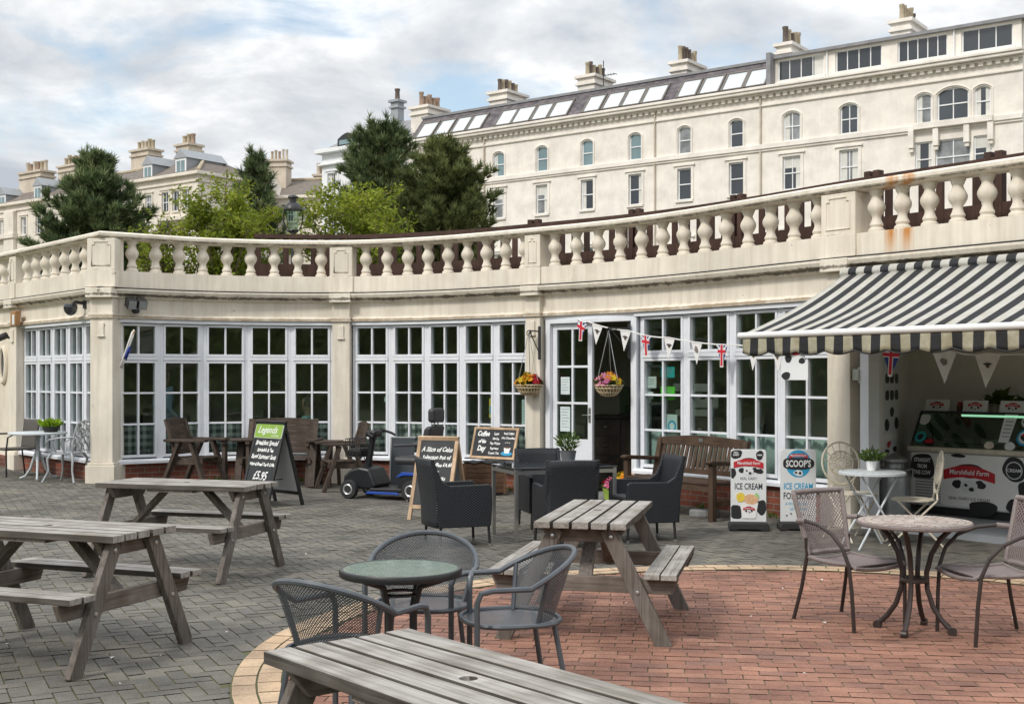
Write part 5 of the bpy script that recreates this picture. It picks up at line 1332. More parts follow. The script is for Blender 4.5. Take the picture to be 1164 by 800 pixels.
# ------------------------------------------------------------------ kiosk: cabinet, milk churns, wall cards, little iron set
def cabinet():
    t = thing('ice_cream_cabinet', 'white ice cream display cabinet with black cow patches inside the kiosk', 'cabinet')
    L = 2.5; o = Vector((4.56, 14.02)); n = Vector((DIR.y, -DIR.x))
    base = Matrix(((DIR.x, n.x, 0, o.x), (DIR.y, n.y, 0, o.y), (0,0,1,.07), (0,0,0,1)))
    t.matrix_world = base
    b = MB(); b.boxz(0, L, -.72, 0, .09, .70); b.build('body', M['plastic_w'], t, bevel=.03)
    b = MB(); b.boxz(.05, L-.05, -.68, -.04, 0, .09); b.build('plinth', M['rubber'], t)
    b = MB(); b.boxz(-.02, L+.02, -.74, .03, .702, .76); b.build('counter_edge', M['iron_w'], t, bevel=.015)
    b = MB()
    for k in range(9): b.boxz(.08, .40, .001, .008, .13+.032*k, .145+.032*k)
    b.build('vent_grille', M['alu'], t)
    # sloping glass case
    P = lambda y, z: (y, z)
    b = MB(); b.boxz(.02, L-.02, -.70, -.68, .762, 1.15); b.boxz(.03, L-.03, -.66, -.10, .762, .80); b.build('display_well', M['steel_inside'], t)
    for x in (.50, .95, 1.40, 1.85):
        b = MB(); b.boxz(x-.18, x+.18, -.60, -.18, .802, .86); b.build('ice_cream_tray', M['chrome'], t, bevel=.01)
    b = MB(); b.add([(.02,0,.762), (L-.02,0,.762), (L-.02,-.20,1.14), (.02,-.20,1.14)], [(0,1,2,3)]); b.add([(.02,-.20,1.142), (L-.02,-.20,1.142), (L-.02,-.69,1.142), (.02,-.69,1.142)], [(0,1,2,3)]); b.add([(.018,0,.762), (.018,-.20,1.14), (.018,-.69,1.14), (.018,-.69,.762)], [(0,1,2,3)]); b.build('glass_case', M['case_glass'], t, solid=.006)
    b = MB(); b.beam((.02,-.20,1.15), (L-.02,-.20,1.15), .02, .02); b.beam((.02,0,.765), (.02,-.20,1.145), .012, .02); b.beam((.30,-.02,.80), (.10,-.22,1.12), .02, .02); b.build('case_frame', M['black_metal'], t)
    b = MB(); b.boxz(.55, 1.95, -.185, -.17, 1.105, 1.128); b.build('strip_lamp', M['strip'], t)  # lit green strip lamp inside the display case
    mf = Matrix(((1,0,0,0),(0,0,1,.0012),(0,1,0,0),(0,0,0,1))) @ Matrix.Scale(1, 4)
    mf = Matrix(((1,0,0,0),(0,0,1,.0012),(0,1,0,0),(0,0,0,1)))
    TR = lambda x, y, d=0: mf @ Matrix.Translation((x, y, d))
    flat(t, blob(22, .145, .15, .165, .53, .10, 3, 3), mf, M['sign_black'], 'cow_patch')
    for i, s in enumerate(('STRAIGHT', 'FROM', 'THE COW')): text(t, s, .064, M['sign_white'], TR(.165, .585-.07*i, .002), sx=.72, bold=.0016)
    ribbon_logo(t, TR(.75, .45), .62, False)
    flat(t, blob(20, .155, .085, .92, .115, .14, 8, 2.4), mf, M['sign_black'], 'cow_patch'); flat(t, blob(20, .24, .12, 1.56, .33, .12, 9, 3), mf, M['sign_black'], 'cow_patch'); flat(t, blob(18, .15, .085, 1.33, .16, .15, 10), mf, M['sign_black'], 'cow_patch'); flat(t, blob(14, .09, .02, .62, .675, .1, 11), mf, M['sign_black'], 'cow_patch')
    flat(t, blob(18, .2, .16, 2.05, .52, .15, 15), mf, M['sign_black'], 'cow_patch')
    flat(t, blob(22, .13, .135, 1.28, .56, .1, 12), mf, M['sign_black'], 'round_badge'); flat(t, blob(22, .095, .095, 1.28, .55, 0), lift(mf, .0016), M['sign_white'], 'round_badge'); flat(t, blob(22, .085, .085, 1.28, .55, 0), lift(mf, .003), M['sign_black'], 'round_badge'); text(t, 'CREAM', .05, M['sign_white'], TR(1.28, .533, .005), bold=.001)
    # stickers on the sloping glass
    d = Vector((0,-.20,.378)).normalized(); nn = Vector((0,.378,.20)).normalized()
    g = lambda x, v: Matrix(((1,0,0,x),(0,d.y,nn.y,-.20*v+nn.y*.005),(0,d.z,nn.z,.765+.378*v+nn.z*.005),(0,0,0,1)))
    flat(t, blob(18, .07, .07, 0, 0, 0), g(.11,.26), M['teal'], 'sticker'); flat(t, blob(14, .04, .036, 0, 0, .2, 2), lift(g(.11,.26), .002), M['sign_black'], 'sticker'); flat(t, blob(12, .055, .03, 0, 0, .2, 3), g(.24,.14), M['flag_red'], 'sticker')
    flat(t, blob(14, .06, .07, 0, 0, .15, 4, 3), g(.10,.78), M['sign_white'], 'sticker'); flat(t, [(-.065,-.19), (.05,-.19), (.075,.15), (-.075,.15)], g(1.14,.64), M['sign_white'], 'price_list')
    for i in range(6): flat(t, [(-.045,.10-.045*i), (.045,.10-.045*i), (.045,.112-.045*i), (-.045,.112-.045*i)], lift(g(1.14,.64), .002), M['grey_panel'], 'price_line', .0008)
    flat(t, blob(18, .085, .085, 0, 0, .06, 5), g(1.36,.80), M['sign_white'], 'sticker'); flat(t, blob(16, .07, .035, 0, 0, .1, 6), lift(g(1.36,.80), .002), M['sign_black'], 'sticker')
    flat(t, blob(18, .10, .10, 0, 0, 0), g(1.37,.36), M['sign_blue'], 'sticker'); flat(t, blob(16, .075, .075, 0, 0, 0), lift(g(1.37,.36), .002), M['sign_white'], 'sticker'); flat(t, blob(14, .055, .045, 0, 0, .2, 7), lift(g(1.37,.36), .004), M['sign_black'], 'sticker'); flat(t, blob(14, .045, .016, 0, .02, .1, 8), lift(g(1.37,.36), .006), M['sign_red'], 'sticker')
    flat(t, blob(16, .06, .05, 0, 0, .1, 9), g(1.22,.10), M['sign_white'], 'sticker'); flat(t, blob(16, .06, .045, 0, 0, .1, 10), g(.98,.10), M['iron_w'], 'sticker')
    # things standing on the case
    for i, (x, lab) in enumerate(((.17, 'leftmost'), (.65, 'middle'), (1.10, 'rightmost'))):
        s = thing('counter_sign', f'{lab} of three white ribbon printed signs on top of the ice cream cabinet', 'sign', group='signs on the ice cream cabinet'); s.matrix_world = base @ Matrix.Translation((x, -.28, 1.15))
        mm = Matrix.Rotation(R(12), 4, 'X') @ Matrix(((1,0,0,0),(0,0,1,0),(0,1,0,0),(0,0,0,1)))
        b = MB(); b.prism([(-.15,0), (.15,0), (.15,.135), (-.15,.135)], .012, mm); b.build('card', M['sign_white'], s)
        b = MB(); b.boxz(-.05, .05, -.10, .0, .0, .006); b.build('stand', M['sign_white'], s)
        ribbon_logo(s, lift(mm, .0125) @ Matrix.Translation((0,.075,0)), .17, True, None)
    p = potplant('potted_plant', 'broad leaved plant in a small pale pot on top of the cabinet', (0,0,0), 'iron_w', .05, .10, 'leaf_small', .09, .06, 40, .20, .09, 8, .15); p.matrix_world = base @ Matrix.Translation((.74, -.52, 1.147))
    p = potplant('potted_plant', 'small dark leaved plant at the cabinet top near its right sign', (0,0,0), 'grey_pot', .05, .06, 'leaf_small', .10, .08, 60, .10, .05, 9, .3); p.matrix_world = base @ Matrix.Translation((1.08, -.55, 1.147))
    s = thing('jar', 'small dark jar with red lid between two signs on the cabinet', 'jar'); s.matrix_world = base @ Matrix.Translation((.42, -.35, 1.15)); b = MB(); b.lathe([(.035,0),(.04,.07),(.026,.09)], n=12); b.build('body', M['planter'], s, True); b = MB(); b.lathe([(.03,.09),(.03,.112)], n=12); b.build('lid', M['sign_red'], s)
cabinet()
def churn(label, loc, k=1):
    t = thing('milk_churn', label, 'churn', loc)
    b = MB(); b.lathe([(.17*k,0),(.175*k,.02),(.17*k,.05),(.17*k,.42),(.165*k,.46),(.11*k,.56),(.10*k,.60),(.105*k,.62)], n=22); b.build('body', M['churn'], t, True)
    b = MB(); b.lathe([(.115*k,.62),(.14*k,.63),(.14*k,.66),(.06*k,.70),(.02,.72)], n=22); b.build('lid', M['churn'], t, True)
    for sx in (-1, 1):
        b = MB(); b.tube([(sx*.13*k,0,.53), (sx*.20*k,0,.55), (sx*.20*k,0,.47), (sx*.168*k,0,.44)], .012, 6); b.build('handle', M['churn'], t, True)
churn('dull steel milk churn standing left of the ice cream cabinet', (4.15, 13.28, .07))
def wall_cards():
    p0 = Vector((3.86, 13.12)); d = Vector((4.92-3.86, 15.25-13.12)).normalized(); n = Vector((d.y, -d.x))
    def mk(name, label, s, z0, z1, w, fn):
        o = p0+d*s+n*.052; mm = Matrix(((d.x,0,n.x,o.x),(d.y,0,n.y,o.y),(0,1,0,z0),(0,0,0,1)))
        t = thing(name, label, 'poster'); b = MB(); b.prism([(0,0), (w,0), (w,z1-z0), (0,z1-z0)], .004, mm); b.build('sheet', M['sign_white'], t); fn(t, lift(mm, .0045), w, z1-z0)
    def f1(t, m, w, h):
        ribbon_logo(t, m @ Matrix.Translation((w/2, h-.14, 0)), w*.55, True, None)
        flat(t, blob(14, .10, .07, .10, h-.06, .2, 1), m, M['sign_black'], 'cow_patch'); flat(t, blob(14, .10, .07, w-.10, h-.06, .2, 2), m, M['sign_black'], 'cow_patch')
        for r in range(2):
            for c in range(3): flat(t, blob(14, w*.12, .058, w*(.2+.3*c), h-.42-.19*r, .06, 3+c, 3), m, M['sign_black'], 'flavour_spot')
        flat(t, blob(14, w*.12, .06, w*.5, h-.80, .1, 8), m, M['sign_black'], 'flavour_spot'); flat(t, blob(14, w*.14, .07, w*.18, h-.94, .1, 9), m, M['sign_black'], 'flavour_spot'); flat(t, blob(14, w*.14, .07, w*.8, h-.94, .1, 10), m, M['sign_black'], 'flavour_spot')
    mk('flavour_poster', 'tall white poster of black spots on the kiosk side wall', .42, .98, 2.02, 1.05, f1)
    def f2(t, m, w, h):
        for x, y, mt in ((.3,.9,'sign_red'), (.15,.7,'sign_black'), (.8,.72,'sign_black'), (.4,.52,'sign_red'), (.25,.12,'sign_black'), (.85,.2,'sign_black')): flat(t, blob(12, w*.16, .035, w*x, h*y, .2, int(x*50)), m, M[mt], 'printed_spot')
    mk('small_poster', 'small red and black printed card below the spotted poster', .50, .50, .90, .8, f2)
wall_cards()
def iron_chair(label, loc, rot, mat):
    t = thing('iron_garden_chair', label, 'chair', loc, rot, 'cream iron chairs by the kiosk')
    bx = lambda z: -.20-.14*(z-.44)
    loop = [Vector((bx(.70+.22*math.sin(a)), .205*math.cos(a), .70+.20*math.sin(a))) for a in [2*PI*k/28 for k in range(28)]]
    b = MB(); b.tube(loop, .010, 6, True); b.build('back_loop', mat, t, True)
    b = MB()
    el = lambda r1, r2, zc: [Vector((bx(zc+r2*math.sin(a)), r1*math.cos(a), zc+r2*math.sin(a))) for a in [2*PI*k/22 for k in range(22)]]
    b.tube(el(.135, .115, .70), .008, 5, True); b.tube(el(.06, .05, .70), .007, 5, True)
    for k in range(12):
        a = 2*PI*k/12; c, s = math.cos(a), math.sin(a); b.tube([(bx(.70+.05*s), .06*c, .70+.05*s), (bx(.70+.115*s), .135*c, .70+.115*s)], .006, 5)
        zc = .70+.085*s; yc = .10*c; b.tube([(bx(zc), yc+.022*math.cos(q), zc+.022*math.sin(q)) for q in [2*PI*i/8 for i in range(8)]], .004, 4, True)
    for k in range(3): b.tube([(bx(.70), .03*math.cos(2*PI*i/10+k), .70+.03*math.sin(2*PI*i/10+k)) for i in range(10)], .004, 4, True)
    for k in range(7):
        a = PI*(k+.5)/7; c, s = math.cos(a), math.sin(a); b.tube([(bx(.70+.115*s), .135*c, .70+.115*s), (bx(.70+.2*s), .205*c, .70+.2*s)], .005, 4)
    b.build('medallion', mat, t, True)
    b = MB()
    for sy in (-1, 1):
        b.tube([(bx(.56), sy*.145, .56), (bx(.5), sy*.11, .50), (-.205, sy*.15, .44)], .009, 6)
        b.tube([(bx(.50), sy*.0, .50), (bx(.53), sy*.06, .53), (bx(.5), sy*.11, .5)], .007, 5)
    b.build('back_scroll', mat, t, True)
    b = MB(); b.lathe([(.0,.445),(.185,.445),(.20,.44),(.20,.428),(.185,.424),(.0,.424)], n=28, cap=False); b.build('seat', mat, t, True)
    for sy in (-1, 1):
        b = MB(); b.tube([(-.20, sy*.16, .435), (.24, sy*.17, 0)], .010, 6); b.build('leg', mat, t, True)
        b = MB(); b.tube([(.16, sy*.15, .435), (-.26, sy*.18, 0)], .010, 6); b.build('leg', mat, t, True)
    b = MB(); b.tube([(-.19,-.18,.08), (-.19,.18,.08)], .008, 5); b.build('stretcher', mat, t)
    return t
iron_chair('cream iron chair with lacy round back against the pillar by the kiosk', (3.40, 12.15, 0), -72, M['iron_w']).scale = (1, 1.05, 1.06)
iron_chair('cream iron chair with lacy back standing before the ice cream cabinet', (3.87, 11.80, 0), 168, M['iron_w'])
def iron_table():
    t = thing('folding_iron_table', 'round pale grey iron folding table between two lacy cream chairs', 'table', (3.42, 11.62, 0), 15)
    b = MB(); b.lathe([(.0,.72),(.30,.72),(.312,.712),(.312,.69),(.30,.688)], n=36, cap=False); b.build('tabletop', M['iron_g'], t, True)
    b = MB()
    for k in range(24): a = 2*PI*k/24; b.lathe([(.016,.721),(.0,.7215)], (.27*math.cos(a), .27*math.sin(a), 0), 8, cap=False)
    b.build('punched_rim', M['grey_panel'], t)
    for sy in (-1, 1):
        b = MB(); b.tube([(-.20, sy*.15, .69), (.22, sy*.18, 0)], .011, 6); b.build('leg', M['iron_g'], t); b = MB(); b.tube([(.20, sy*.13, .69), (-.24, sy*.17, 0)], .011, 6); b.build('leg', M['iron_g'], t)
    b = MB(); b.tube([(-.10,-.17,.50), (-.10,.17,.50)], .008, 5); b.tube([(.10,-.17,.20), (.10,.17,.20)], .008, 5); b.build('stretcher', M['iron_g'], t)
iron_table()
potplant('potted_plant', 'small green plant in a white pot on the iron folding table', (3.44, 11.70, .722), 'plastic_w', .055, .09, 'leaf_small', .09, .09, 110, .08, .03, 12, .35)

# ------------------------------------------------------------------ far left group
def alu_table():
    t = thing('pedestal_table', 'round pale metal table on three curved legs at the far left wall', 'table', at(-7.0, 18.05), 20)
    b = MB(); b.lathe([(.0,.70),(.40,.70),(.415,.69),(.415,.672),(.40,.668),(.0,.668)], n=36, cap=False); b.build('tabletop', M['iron_g'], t, True)
    b = MB(); b.lathe([(.03,.26),(.045,.30),(.03,.36),(.028,.6),(.06,.668)], n=12); b.build('column', M['alu'], t, True)
    for k in range(3):
        a = k*2.094+.5; c, s = math.cos(a), math.sin(a); b = MB(); b.tube([(.02*c,.02*s,.42), (.07*c,.07*s,.30), (.12*c,.12*s,.16), (.20*c,.20*s,.05), (.29*c,.29*s,.015)], [.02,.02,.018,.016,.016], 8); b.build('leg', M['iron_g'], t, True)
alu_table()
potplant('potted_plant', 'bright lime leaved plant in a black bowl on the far left table', at(-6.78, 17.98, .702), 'rubber', .12, .075, 'leaf_lime', .14, .09, 240, .08, .04, 14, .4)
def flat_chair(label, loc, rot):
    t = thing('wicker_armchair', label, 'chair', loc, rot)
    b = MB(); b.grid(lambda u, v: (-.22-.07*v, (2*u-1)*(.22+.02*v), .40+.46*v), 8, 8); b.build('backrest', M['wicker_d'], t, True, solid=.025)
    b = MB(); b.boxz(-.22, .25, -.22, .22, .40, .43); b.build('seat', M['wicker_d'], t, bevel=.01)
    for sy in (-1, 1):
        b = MB(); b.tube([(.24, sy*.245, 0), (.245, sy*.245, .40), (.22, sy*.248, .60), (.14, sy*.25, .64), (-.26, sy*.25, .64)], .0135, 8); b.build('arm', M['black_metal'], t, True)
        b = MB(); b.tube([(-.28, sy*.22, 0), (-.23, sy*.225, .42)], .0125, 8); b.build('rear_leg', M['black_metal'], t)
    return t
flat_chair('flat backed brown wicker armchair behind the far left metal table', at(-7.62, 18.72), 228)
flat_chair('dark wicker chair at far left of which only the seat edge shows', at(-8.35, 19.0), 20)
def cast_chair():
    t = thing('cast_metal_chair', 'grey cast metal armchair with lattice back beside the corner pillar', 'chair', at(-6.38, 17.55), 168)
    bx = lambda z: -.20-.16*(z-.44)
    b = MB(); b.tube([(bx(.44), -.20, .44), (bx(.70), -.215, .70), (bx(.85), -.17, .85), (bx(.88), 0, .885), (bx(.85), .17, .85), (bx(.70), .215, .70), (bx(.44), .20, .44)], .013, 7); b.build('back_frame', M['alu'], t, True)
    b = MB()
    for k in range(4):
        for j in range(3):
            zc = .51+.10*k; yc = -.12+.12*j
            b.tube([(bx(zc), yc+.058*math.cos(a), zc+.055*math.sin(a)) for a in [2*PI*i/10 for i in range(10)]], .0075, 5, True)
    b.tube([(bx(.44),0,.44), (bx(.88),0,.88)], .009, 5); b.tube([(bx(.5),-.19,.5), (bx(.84),.16,.84)], .009, 5); b.tube([(bx(.5),.19,.5), (bx(.84),-.16,.84)], .009, 5); b.build('back_lattice', M['alu'], t, True)
    b = MB(); b.lathe([(.0,.435),(.215,.435),(.225,.43),(.225,.412),(.21,.408)], n=28, cap=False); b.build('seat', M['alu'], t, True)
    for sy in (-1, 1):
        b = MB(); b.tube([(bx(.66), sy*.21, .66), (-.05, sy*.265, .65), (.12, sy*.27, .62), (.19, sy*.25, .56), (.16, sy*.21, .44)], .012, 7); b.build('arm', M['alu'], t, True)
        for q in (.05, -.08):
            b = MB(); b.tube([(q, sy*.265, .645), (q+.03, sy*.245, .55), (q, sy*.205, .435)], .009, 5); b.build('arm_spindle', M['alu'], t, True)
        for sx in (-1, 1):
            b = MB(); b.tube([(sx*.16, sy*.15, .42), (sx*.20, sy*.19, .34), (sx*.185, sy*.18, .18), (sx*.25, sy*.24, .01)], [.022,.02,.014,.016], 8); b.build('leg', M['alu'], t, True)
cast_chair()

# ------------------------------------------------------------------ by the door
def floor_pot(label, loc, pot, cols, seed, r=.10, h=.14):
    t = thing('flower_pot', label, 'flower pot', loc); b = MB(); b.lathe([(r*.75,0),(r,h),(r*1.05,h+.01),(r*.9,h+.01),(r*.85,h*.8),(.001,h*.8)], n=16); b.build('pot', M[pot], t, True); flowers(t, cols, (0,0,h*.9), r*1.1, .13, 30, .07, seed); return t
floor_pot('lime pot of red flowers on the ground by the doorway', at(1.30, 16.2), 'lime_pot', ['f_red', 'f_pink'], 31)
floor_pot('pot of yellow flowers against the right door post', at(1.47, 15.98, .0), 'planter', ['f_yellow', 'f_orange'], 33, .13, .26)
# ------------------------------------------------------------------ notices in the windows
def notice(label, xa, z, w, h, mat, extra=None, out=-.075):
    s = MAIN.px(xa, out); mm = frame(MAIN, s, out, z); mm = mm @ Matrix(((1,0,0,0),(0,0,1,0),(0,1,0,0),(0,0,0,1)))
    t = thing('window_notice', label, 'notice'); b = MB(); b.prism([(-w/2,-h/2), (w/2,-h/2), (w/2,h/2), (-w/2,h/2)], .002, mm @ Matrix.Translation((0,0,-.034))); b.build('sheet', M[mat], t)
    if extra: extra(t, mm @ Matrix.Translation((0,0,-.0315)), w, h)
def lines(t, m, w, h):
    n = max(3, int(h/.045))
    for i in range(n):
        y = h/2-.04-i*(h-.06)/n; flat(t, [(-w*.38,y), (w*(.38-.2*(i % 3)/2),y), (w*(.38-.2*(i % 3)/2),y+.008), (-w*.38,y+.008)], m, M['grey_panel'], 'print_line', .0005)
notice('turquoise sticker in the window just right of the doorway', 757, 1.68, .24, .14, 'teal', lines)
notice('bright green sticker below the turquoise one in the window', 757, 1.41, .25, .17, 'green_s', lines)
def swirl(t, m, w, h):
    flat(t, blob(18, .075, .075, .03, 0, 0), m, M['sign_blue'], 'round_mark'); flat(t, blob(18, .045, .045, .03, 0, 0), lift(m, .0015), M['sign_white'], 'round_mark')
notice('white and green notice with a blue ring low in the window', 760, .99, .24, .30, 'paper', swirl)
notice('white card high in the first pane right of the doorway', 738, 1.55, .19, .15, 'sign_white', lines)
notice('pale cup shaped sticker in the first window right of the doorway', 734, 1.38, .20, .09, 'sign_white')
notice('pale blue notice on the upper glass of the white door', 641, 1.50, .15, .24, 'paper', lines, -.03)
notice('long pale notice on the middle glass of the white door', 641, 1.04, .17, .34, 'paper', lines, -.03)
notice('tall pale notice in the last window left of the door', 597, 1.10, .17, .40, 'paper', lines)
notice('yellow and blue leaflet in the window left of the door', 560, 1.17, .18, .28, 'yellow', lambda t, m, w, h: flat(t, [(-w/2+.01,-.09), (w/2-.01,-.09), (w/2-.01,.03), (-w/2+.01,.03)], m, M['sign_blue'], 'printed_band'))
notice('small blue white sticker in the window above the scooter', 438, 1.28, .07, .07, 'paper')

# ------------------------------------------------------------------ inside the cafe
def dining(loc, rot, lab):
    t = thing('cafe_table', f'small dark wooden table inside the cafe {lab}', 'table', loc, rot)
    b = MB(); b.boxz(-.38, .38, -.38, .38, .70, .735); b.build('tabletop', M['dark_y'], t, bevel=.005)
    b = MB(); b.tube([(0,0,0),(0,0,.70)], .035, 8); b.boxz(-.22, .22, -.03, .03, 0, .03); b.boxz(-.03, .03, -.22, .22, .0, .029); b.build('pedestal', M['black_metal'], t)
def dchair(loc, rot, lab):
    t = thing('cafe_chair', f'dark wooden chair inside the cafe {lab}', 'chair', loc, rot, 'chairs inside the cafe')
    b = MB(); b.boxz(-.21, .21, -.21, .21, .43, .46); b.build('seat', M['dark_y'], t, bevel=.006)
    for sx in (-1, 1):
        for sy in (-1, 1): b = MB(); b.boxz(sx*.18-.018, sx*.18+.018, sy*.18-.018, sy*.18+.018, 0, .43 if sx > 0 else .93); b.build('leg', M['dark_z'], t)
    for k in range(3): b = MB(); b.boxz(-.19, -.17, -.16, .16, .58+.12*k, .65+.12*k); b.build('back_rail', M['dark_y'], t)
spots = [(-4.6, 20.0, 'behind the left bay'), (-2.75, 20.0, 'behind the thin pillar'), (-.6, 19.6, 'behind the scooter'), (2.6, 16.6, 'behind the bench windows'), (3.45, 15.3, 'behind the pavement signs'), (-7.2, 20.9, 'behind the far left window')]
for i, (x, y, lab) in enumerate(spots):
    dining((x, y, .05), 20*i, lab)
    dchair((x+.62, y+.1, .05), 185, lab+', right of its table'); dchair((x-.62, y-.05, .05), 5, lab+', left of its table')
def counter():
    t = thing('serving_counter', 'dark serving counter with drawers seen through the open doorway', 'counter', (2.25, 18.3, .05), -30)
    b = MB(); b.boxz(-1.1, 1.1, -.3, .3, 0, .95); b.build('carcass', M['inner_dark'], t, bevel=.01)
    b = MB(); b.boxz(-1.15, 1.15, -.34, .34, .952, .99); b.build('worktop', M['dark_y'], t)
    for k in range(4):
        for j in range(3): b = MB(); b.boxz(-1.0+.5*k, -.55+.5*k, -.312, -.302, .12+.28*j, .36+.28*j); d = b.build('drawer', M['dark_y'], t); b = MB(); b.box((-.78+.5*k, -.322, .26+.28*j), (.06,.02,.02)); b.build('knob', M['chrome'], d)
    c = thing('display_chiller', 'small glass fronted cake chiller on the dark counter', 'chiller', (1.95, 18.25, 1.04), -30); b = MB(); b.boxz(-.3,.3,-.2,.2,0,.04); b.boxz(-.3,.3,-.2,.2,.4,.43); b.boxz(-.3,.3,.18,.2,.04,.4); b.build('cabinet', M['black_metal'], c); b = MB(); b.boxz(-.29,.29,-.19,-.185,.04,.4); b.build('glass', M['case_glass'], c); b = MB(); b.boxz(-.25,.25,-.1,.1,.06,.16); b.build('cakes', M['steel_inside'], c, bevel=.02)
    c = thing('coffee_machine', 'steel coffee machine on the dark counter inside the doorway', 'coffee machine', (2.75, 17.95, 1.04), -30); b = MB(); b.boxz(-.3,.3,-.22,.22,.0,.12); b.boxz(-.3,.3,.0,.22,.12,.36); b.boxz(-.32,.32,-.24,.22,.36,.50); b.build('body', M['chrome'], c, bevel=.015)
    for sx in (-.14, .14): b = MB(); b.tube([(sx,-.14,.36),(sx,-.14,.28)], .03, 8); b.tube([(sx,-.14,.27),(sx,-.30,.27)], .012, 6); b.build('group_head', M['black_metal'], c)
counter()
for i, (x, y, rot, lab) in enumerate(((3.05, 19.85, -50, 'nearest the doorway'), (3.85, 18.9, -50, 'behind the bench'), (4.55, 18.0, -50, 'behind the pavement signs'))):
    t = thing('framed_picture', f'dark framed print on the inner wall {lab}', 'picture', (x, y, 1.75), rot); b = MB(); b.boxz(-.32,.32,-.02,.02,-.24,.24); b.build('frame', M['black_metal'], t); b = MB(); b.boxz(-.27,.27,-.025,-.021,-.19,.19); b.build('print', M['picture'], t)

def person(label, loc, rot, seated, shirt):
    t = thing('person', label, 'person', loc, rot)
    if seated: J = dict(pel=(0,0,.50), ch=(0,0,.80), nk=(.01,0,.99), hipL=(.02,.10,.50), knL=(.42,.12,.50), anL=(.40,.12,.08), toL=(.53,.12,.04), hipR=(.02,-.10,.50), knR=(.42,-.12,.50), anR=(.40,-.12,.08), toR=(.53,-.12,.04), shL=(0,.19,.93), elL=(.05,.25,.66), haL=(.30,.16,.72), shR=(0,-.19,.93), elR=(.05,-.25,.66), haR=(.30,-.16,.72)); hz = 1.13
    else: J = dict(pel=(0,0,.92), ch=(0,0,1.22), nk=(.01,0,1.42), hipL=(0,.10,.88), knL=(.02,.11,.48), anL=(0,.12,.08), toL=(.14,.13,.04), hipR=(0,-.10,.88), knR=(.02,-.11,.48), anR=(0,-.12,.08), toR=(.14,-.13,.04), shL=(0,.19,1.36), elL=(-.02,.25,1.08), haL=(.16,.22,.92), shR=(0,-.19,1.36), elR=(-.02,-.25,1.08), haR=(.16,-.22,.92)); hz = 1.56
    names = list(J); E = [('pel','ch'),('ch','nk'),('pel','hipL'),('hipL','knL'),('knL','anL'),('anL','toL'),('pel','hipR'),('hipR','knR'),('knR','anR'),('anR','toR'),('ch','shL'),('shL','elL'),('elL','haL'),('ch','shR'),('shR','elR'),('elR','haR')]
    rad = dict(pel=.145, ch=.15, nk=.055, hip=.095, kn=.06, an=.042, to=.035, sh=.07, el=.045, ha=.032)
    me = bpy.data.meshes.new('body'); bm = bmesh.new(); ly = bm.verts.layers.skin.verify()
    vv = {}
    for k in names:
        v = bm.verts.new(J[k]); r = rad.get(k, rad.get(k[:-1], .06)); v[ly].radius = (r, r); v[ly].use_root = (k == 'pel'); vv[k] = v
    for a, c in E: bm.edges.new((vv[a], vv[c]))
    bm.to_mesh(me); bm.free(); me.materials.append(M[shirt])
    o = bpy.data.objects.new('body', me); COL.objects.link(o); o.parent = t
    o.modifiers.new('skin', 'SKIN')
    o.modifiers.new('smooth', 'SUBSURF').levels = 2; o.modifiers['smooth'].render_levels = 2
    h = MB(); prof = [(.0,-.125),(.045,-.115),(.068,-.07),(.076,0),(.078,.05),(.062,.10),(.03,.125),(.0,.13)]; h.lathe([(r, z) for r, z in prof], (0,0,0), 16, Matrix.Translation((.015,0,hz)) @ Matrix.Diagonal((1.15,.92,1,1)), False)
    h.tube([(0,0,hz-.2),(.01,0,hz-.08)], .05, 10)
    h.lathe([(.0,0),(.012,.012),(.0,.05)], (.10,0,hz-.025), 8); hd = h.build('head', M['skin'], t, True)
    for sy in (-1, 1): e = MB(); e.lathe([(.0,-.008),(.008,0),(.0,.008)], (.093,sy*.03,hz+.015), 8); e.build('eye', M['ink'], hd); e = MB(); e.lathe([(.0,-.03),(.014,-.01),(.016,.015),(.0,.03)], (.01,sy*.074,hz), 8); e.build('ear', M['skin'], hd, True)
    e = MB(); e.boxz(.083,.089,-.022,.022,hz-.065,hz-.057); e.build('mouth', M['flag_red'], hd)
    q = MB(); q.lathe([(.082,-.02),(.086,.04),(.072,.105),(.035,.138),(.0,.142)], (0,0,0), 16, Matrix.Translation((-.008,0,hz)) @ Matrix.Diagonal((1.12,.98,1,1)), False); q.build('hair', M['hair'], t, True)
    for sy in (-1, 1):
        s = 'L' if sy > 0 else 'R'; p = Vector(J['ha'+s]); d = (p-Vector(J['el'+s])).normalized(); sd = Vector((0,1,0)); b = MB(); b.tube([p, p+d*.045, p+d*.085], [.028,.036,.03], 8)
        for k in range(4): a = p+d*.08+sd*(.0165*(k-1.5)); b.tube([a, a+d*(.04+.008*(1.5-abs(k-1.5)))-Vector((0,0,.008)), a+d*(.062+.01*(1.5-abs(k-1.5)))-Vector((0,0,.024))], [.009,.0085,.006], 6)
        b.tube([p+d*.03-sd*sy*.03, p+d*.06-sd*sy*.048, p+d*.085-sd*sy*.045], [.011,.01,.007], 6); b.build('hand', M['skin'], t, True)
person('seated person in a pale teal top behind the window left of the thin pillar', (-3.22, 19.3, .05), 175, True, 'shirt_teal')
person('person in a blue top standing indoors behind the bay beside the corner pillar', (-5.35, 18.75, .05), 40, False, 'shirt_blue')
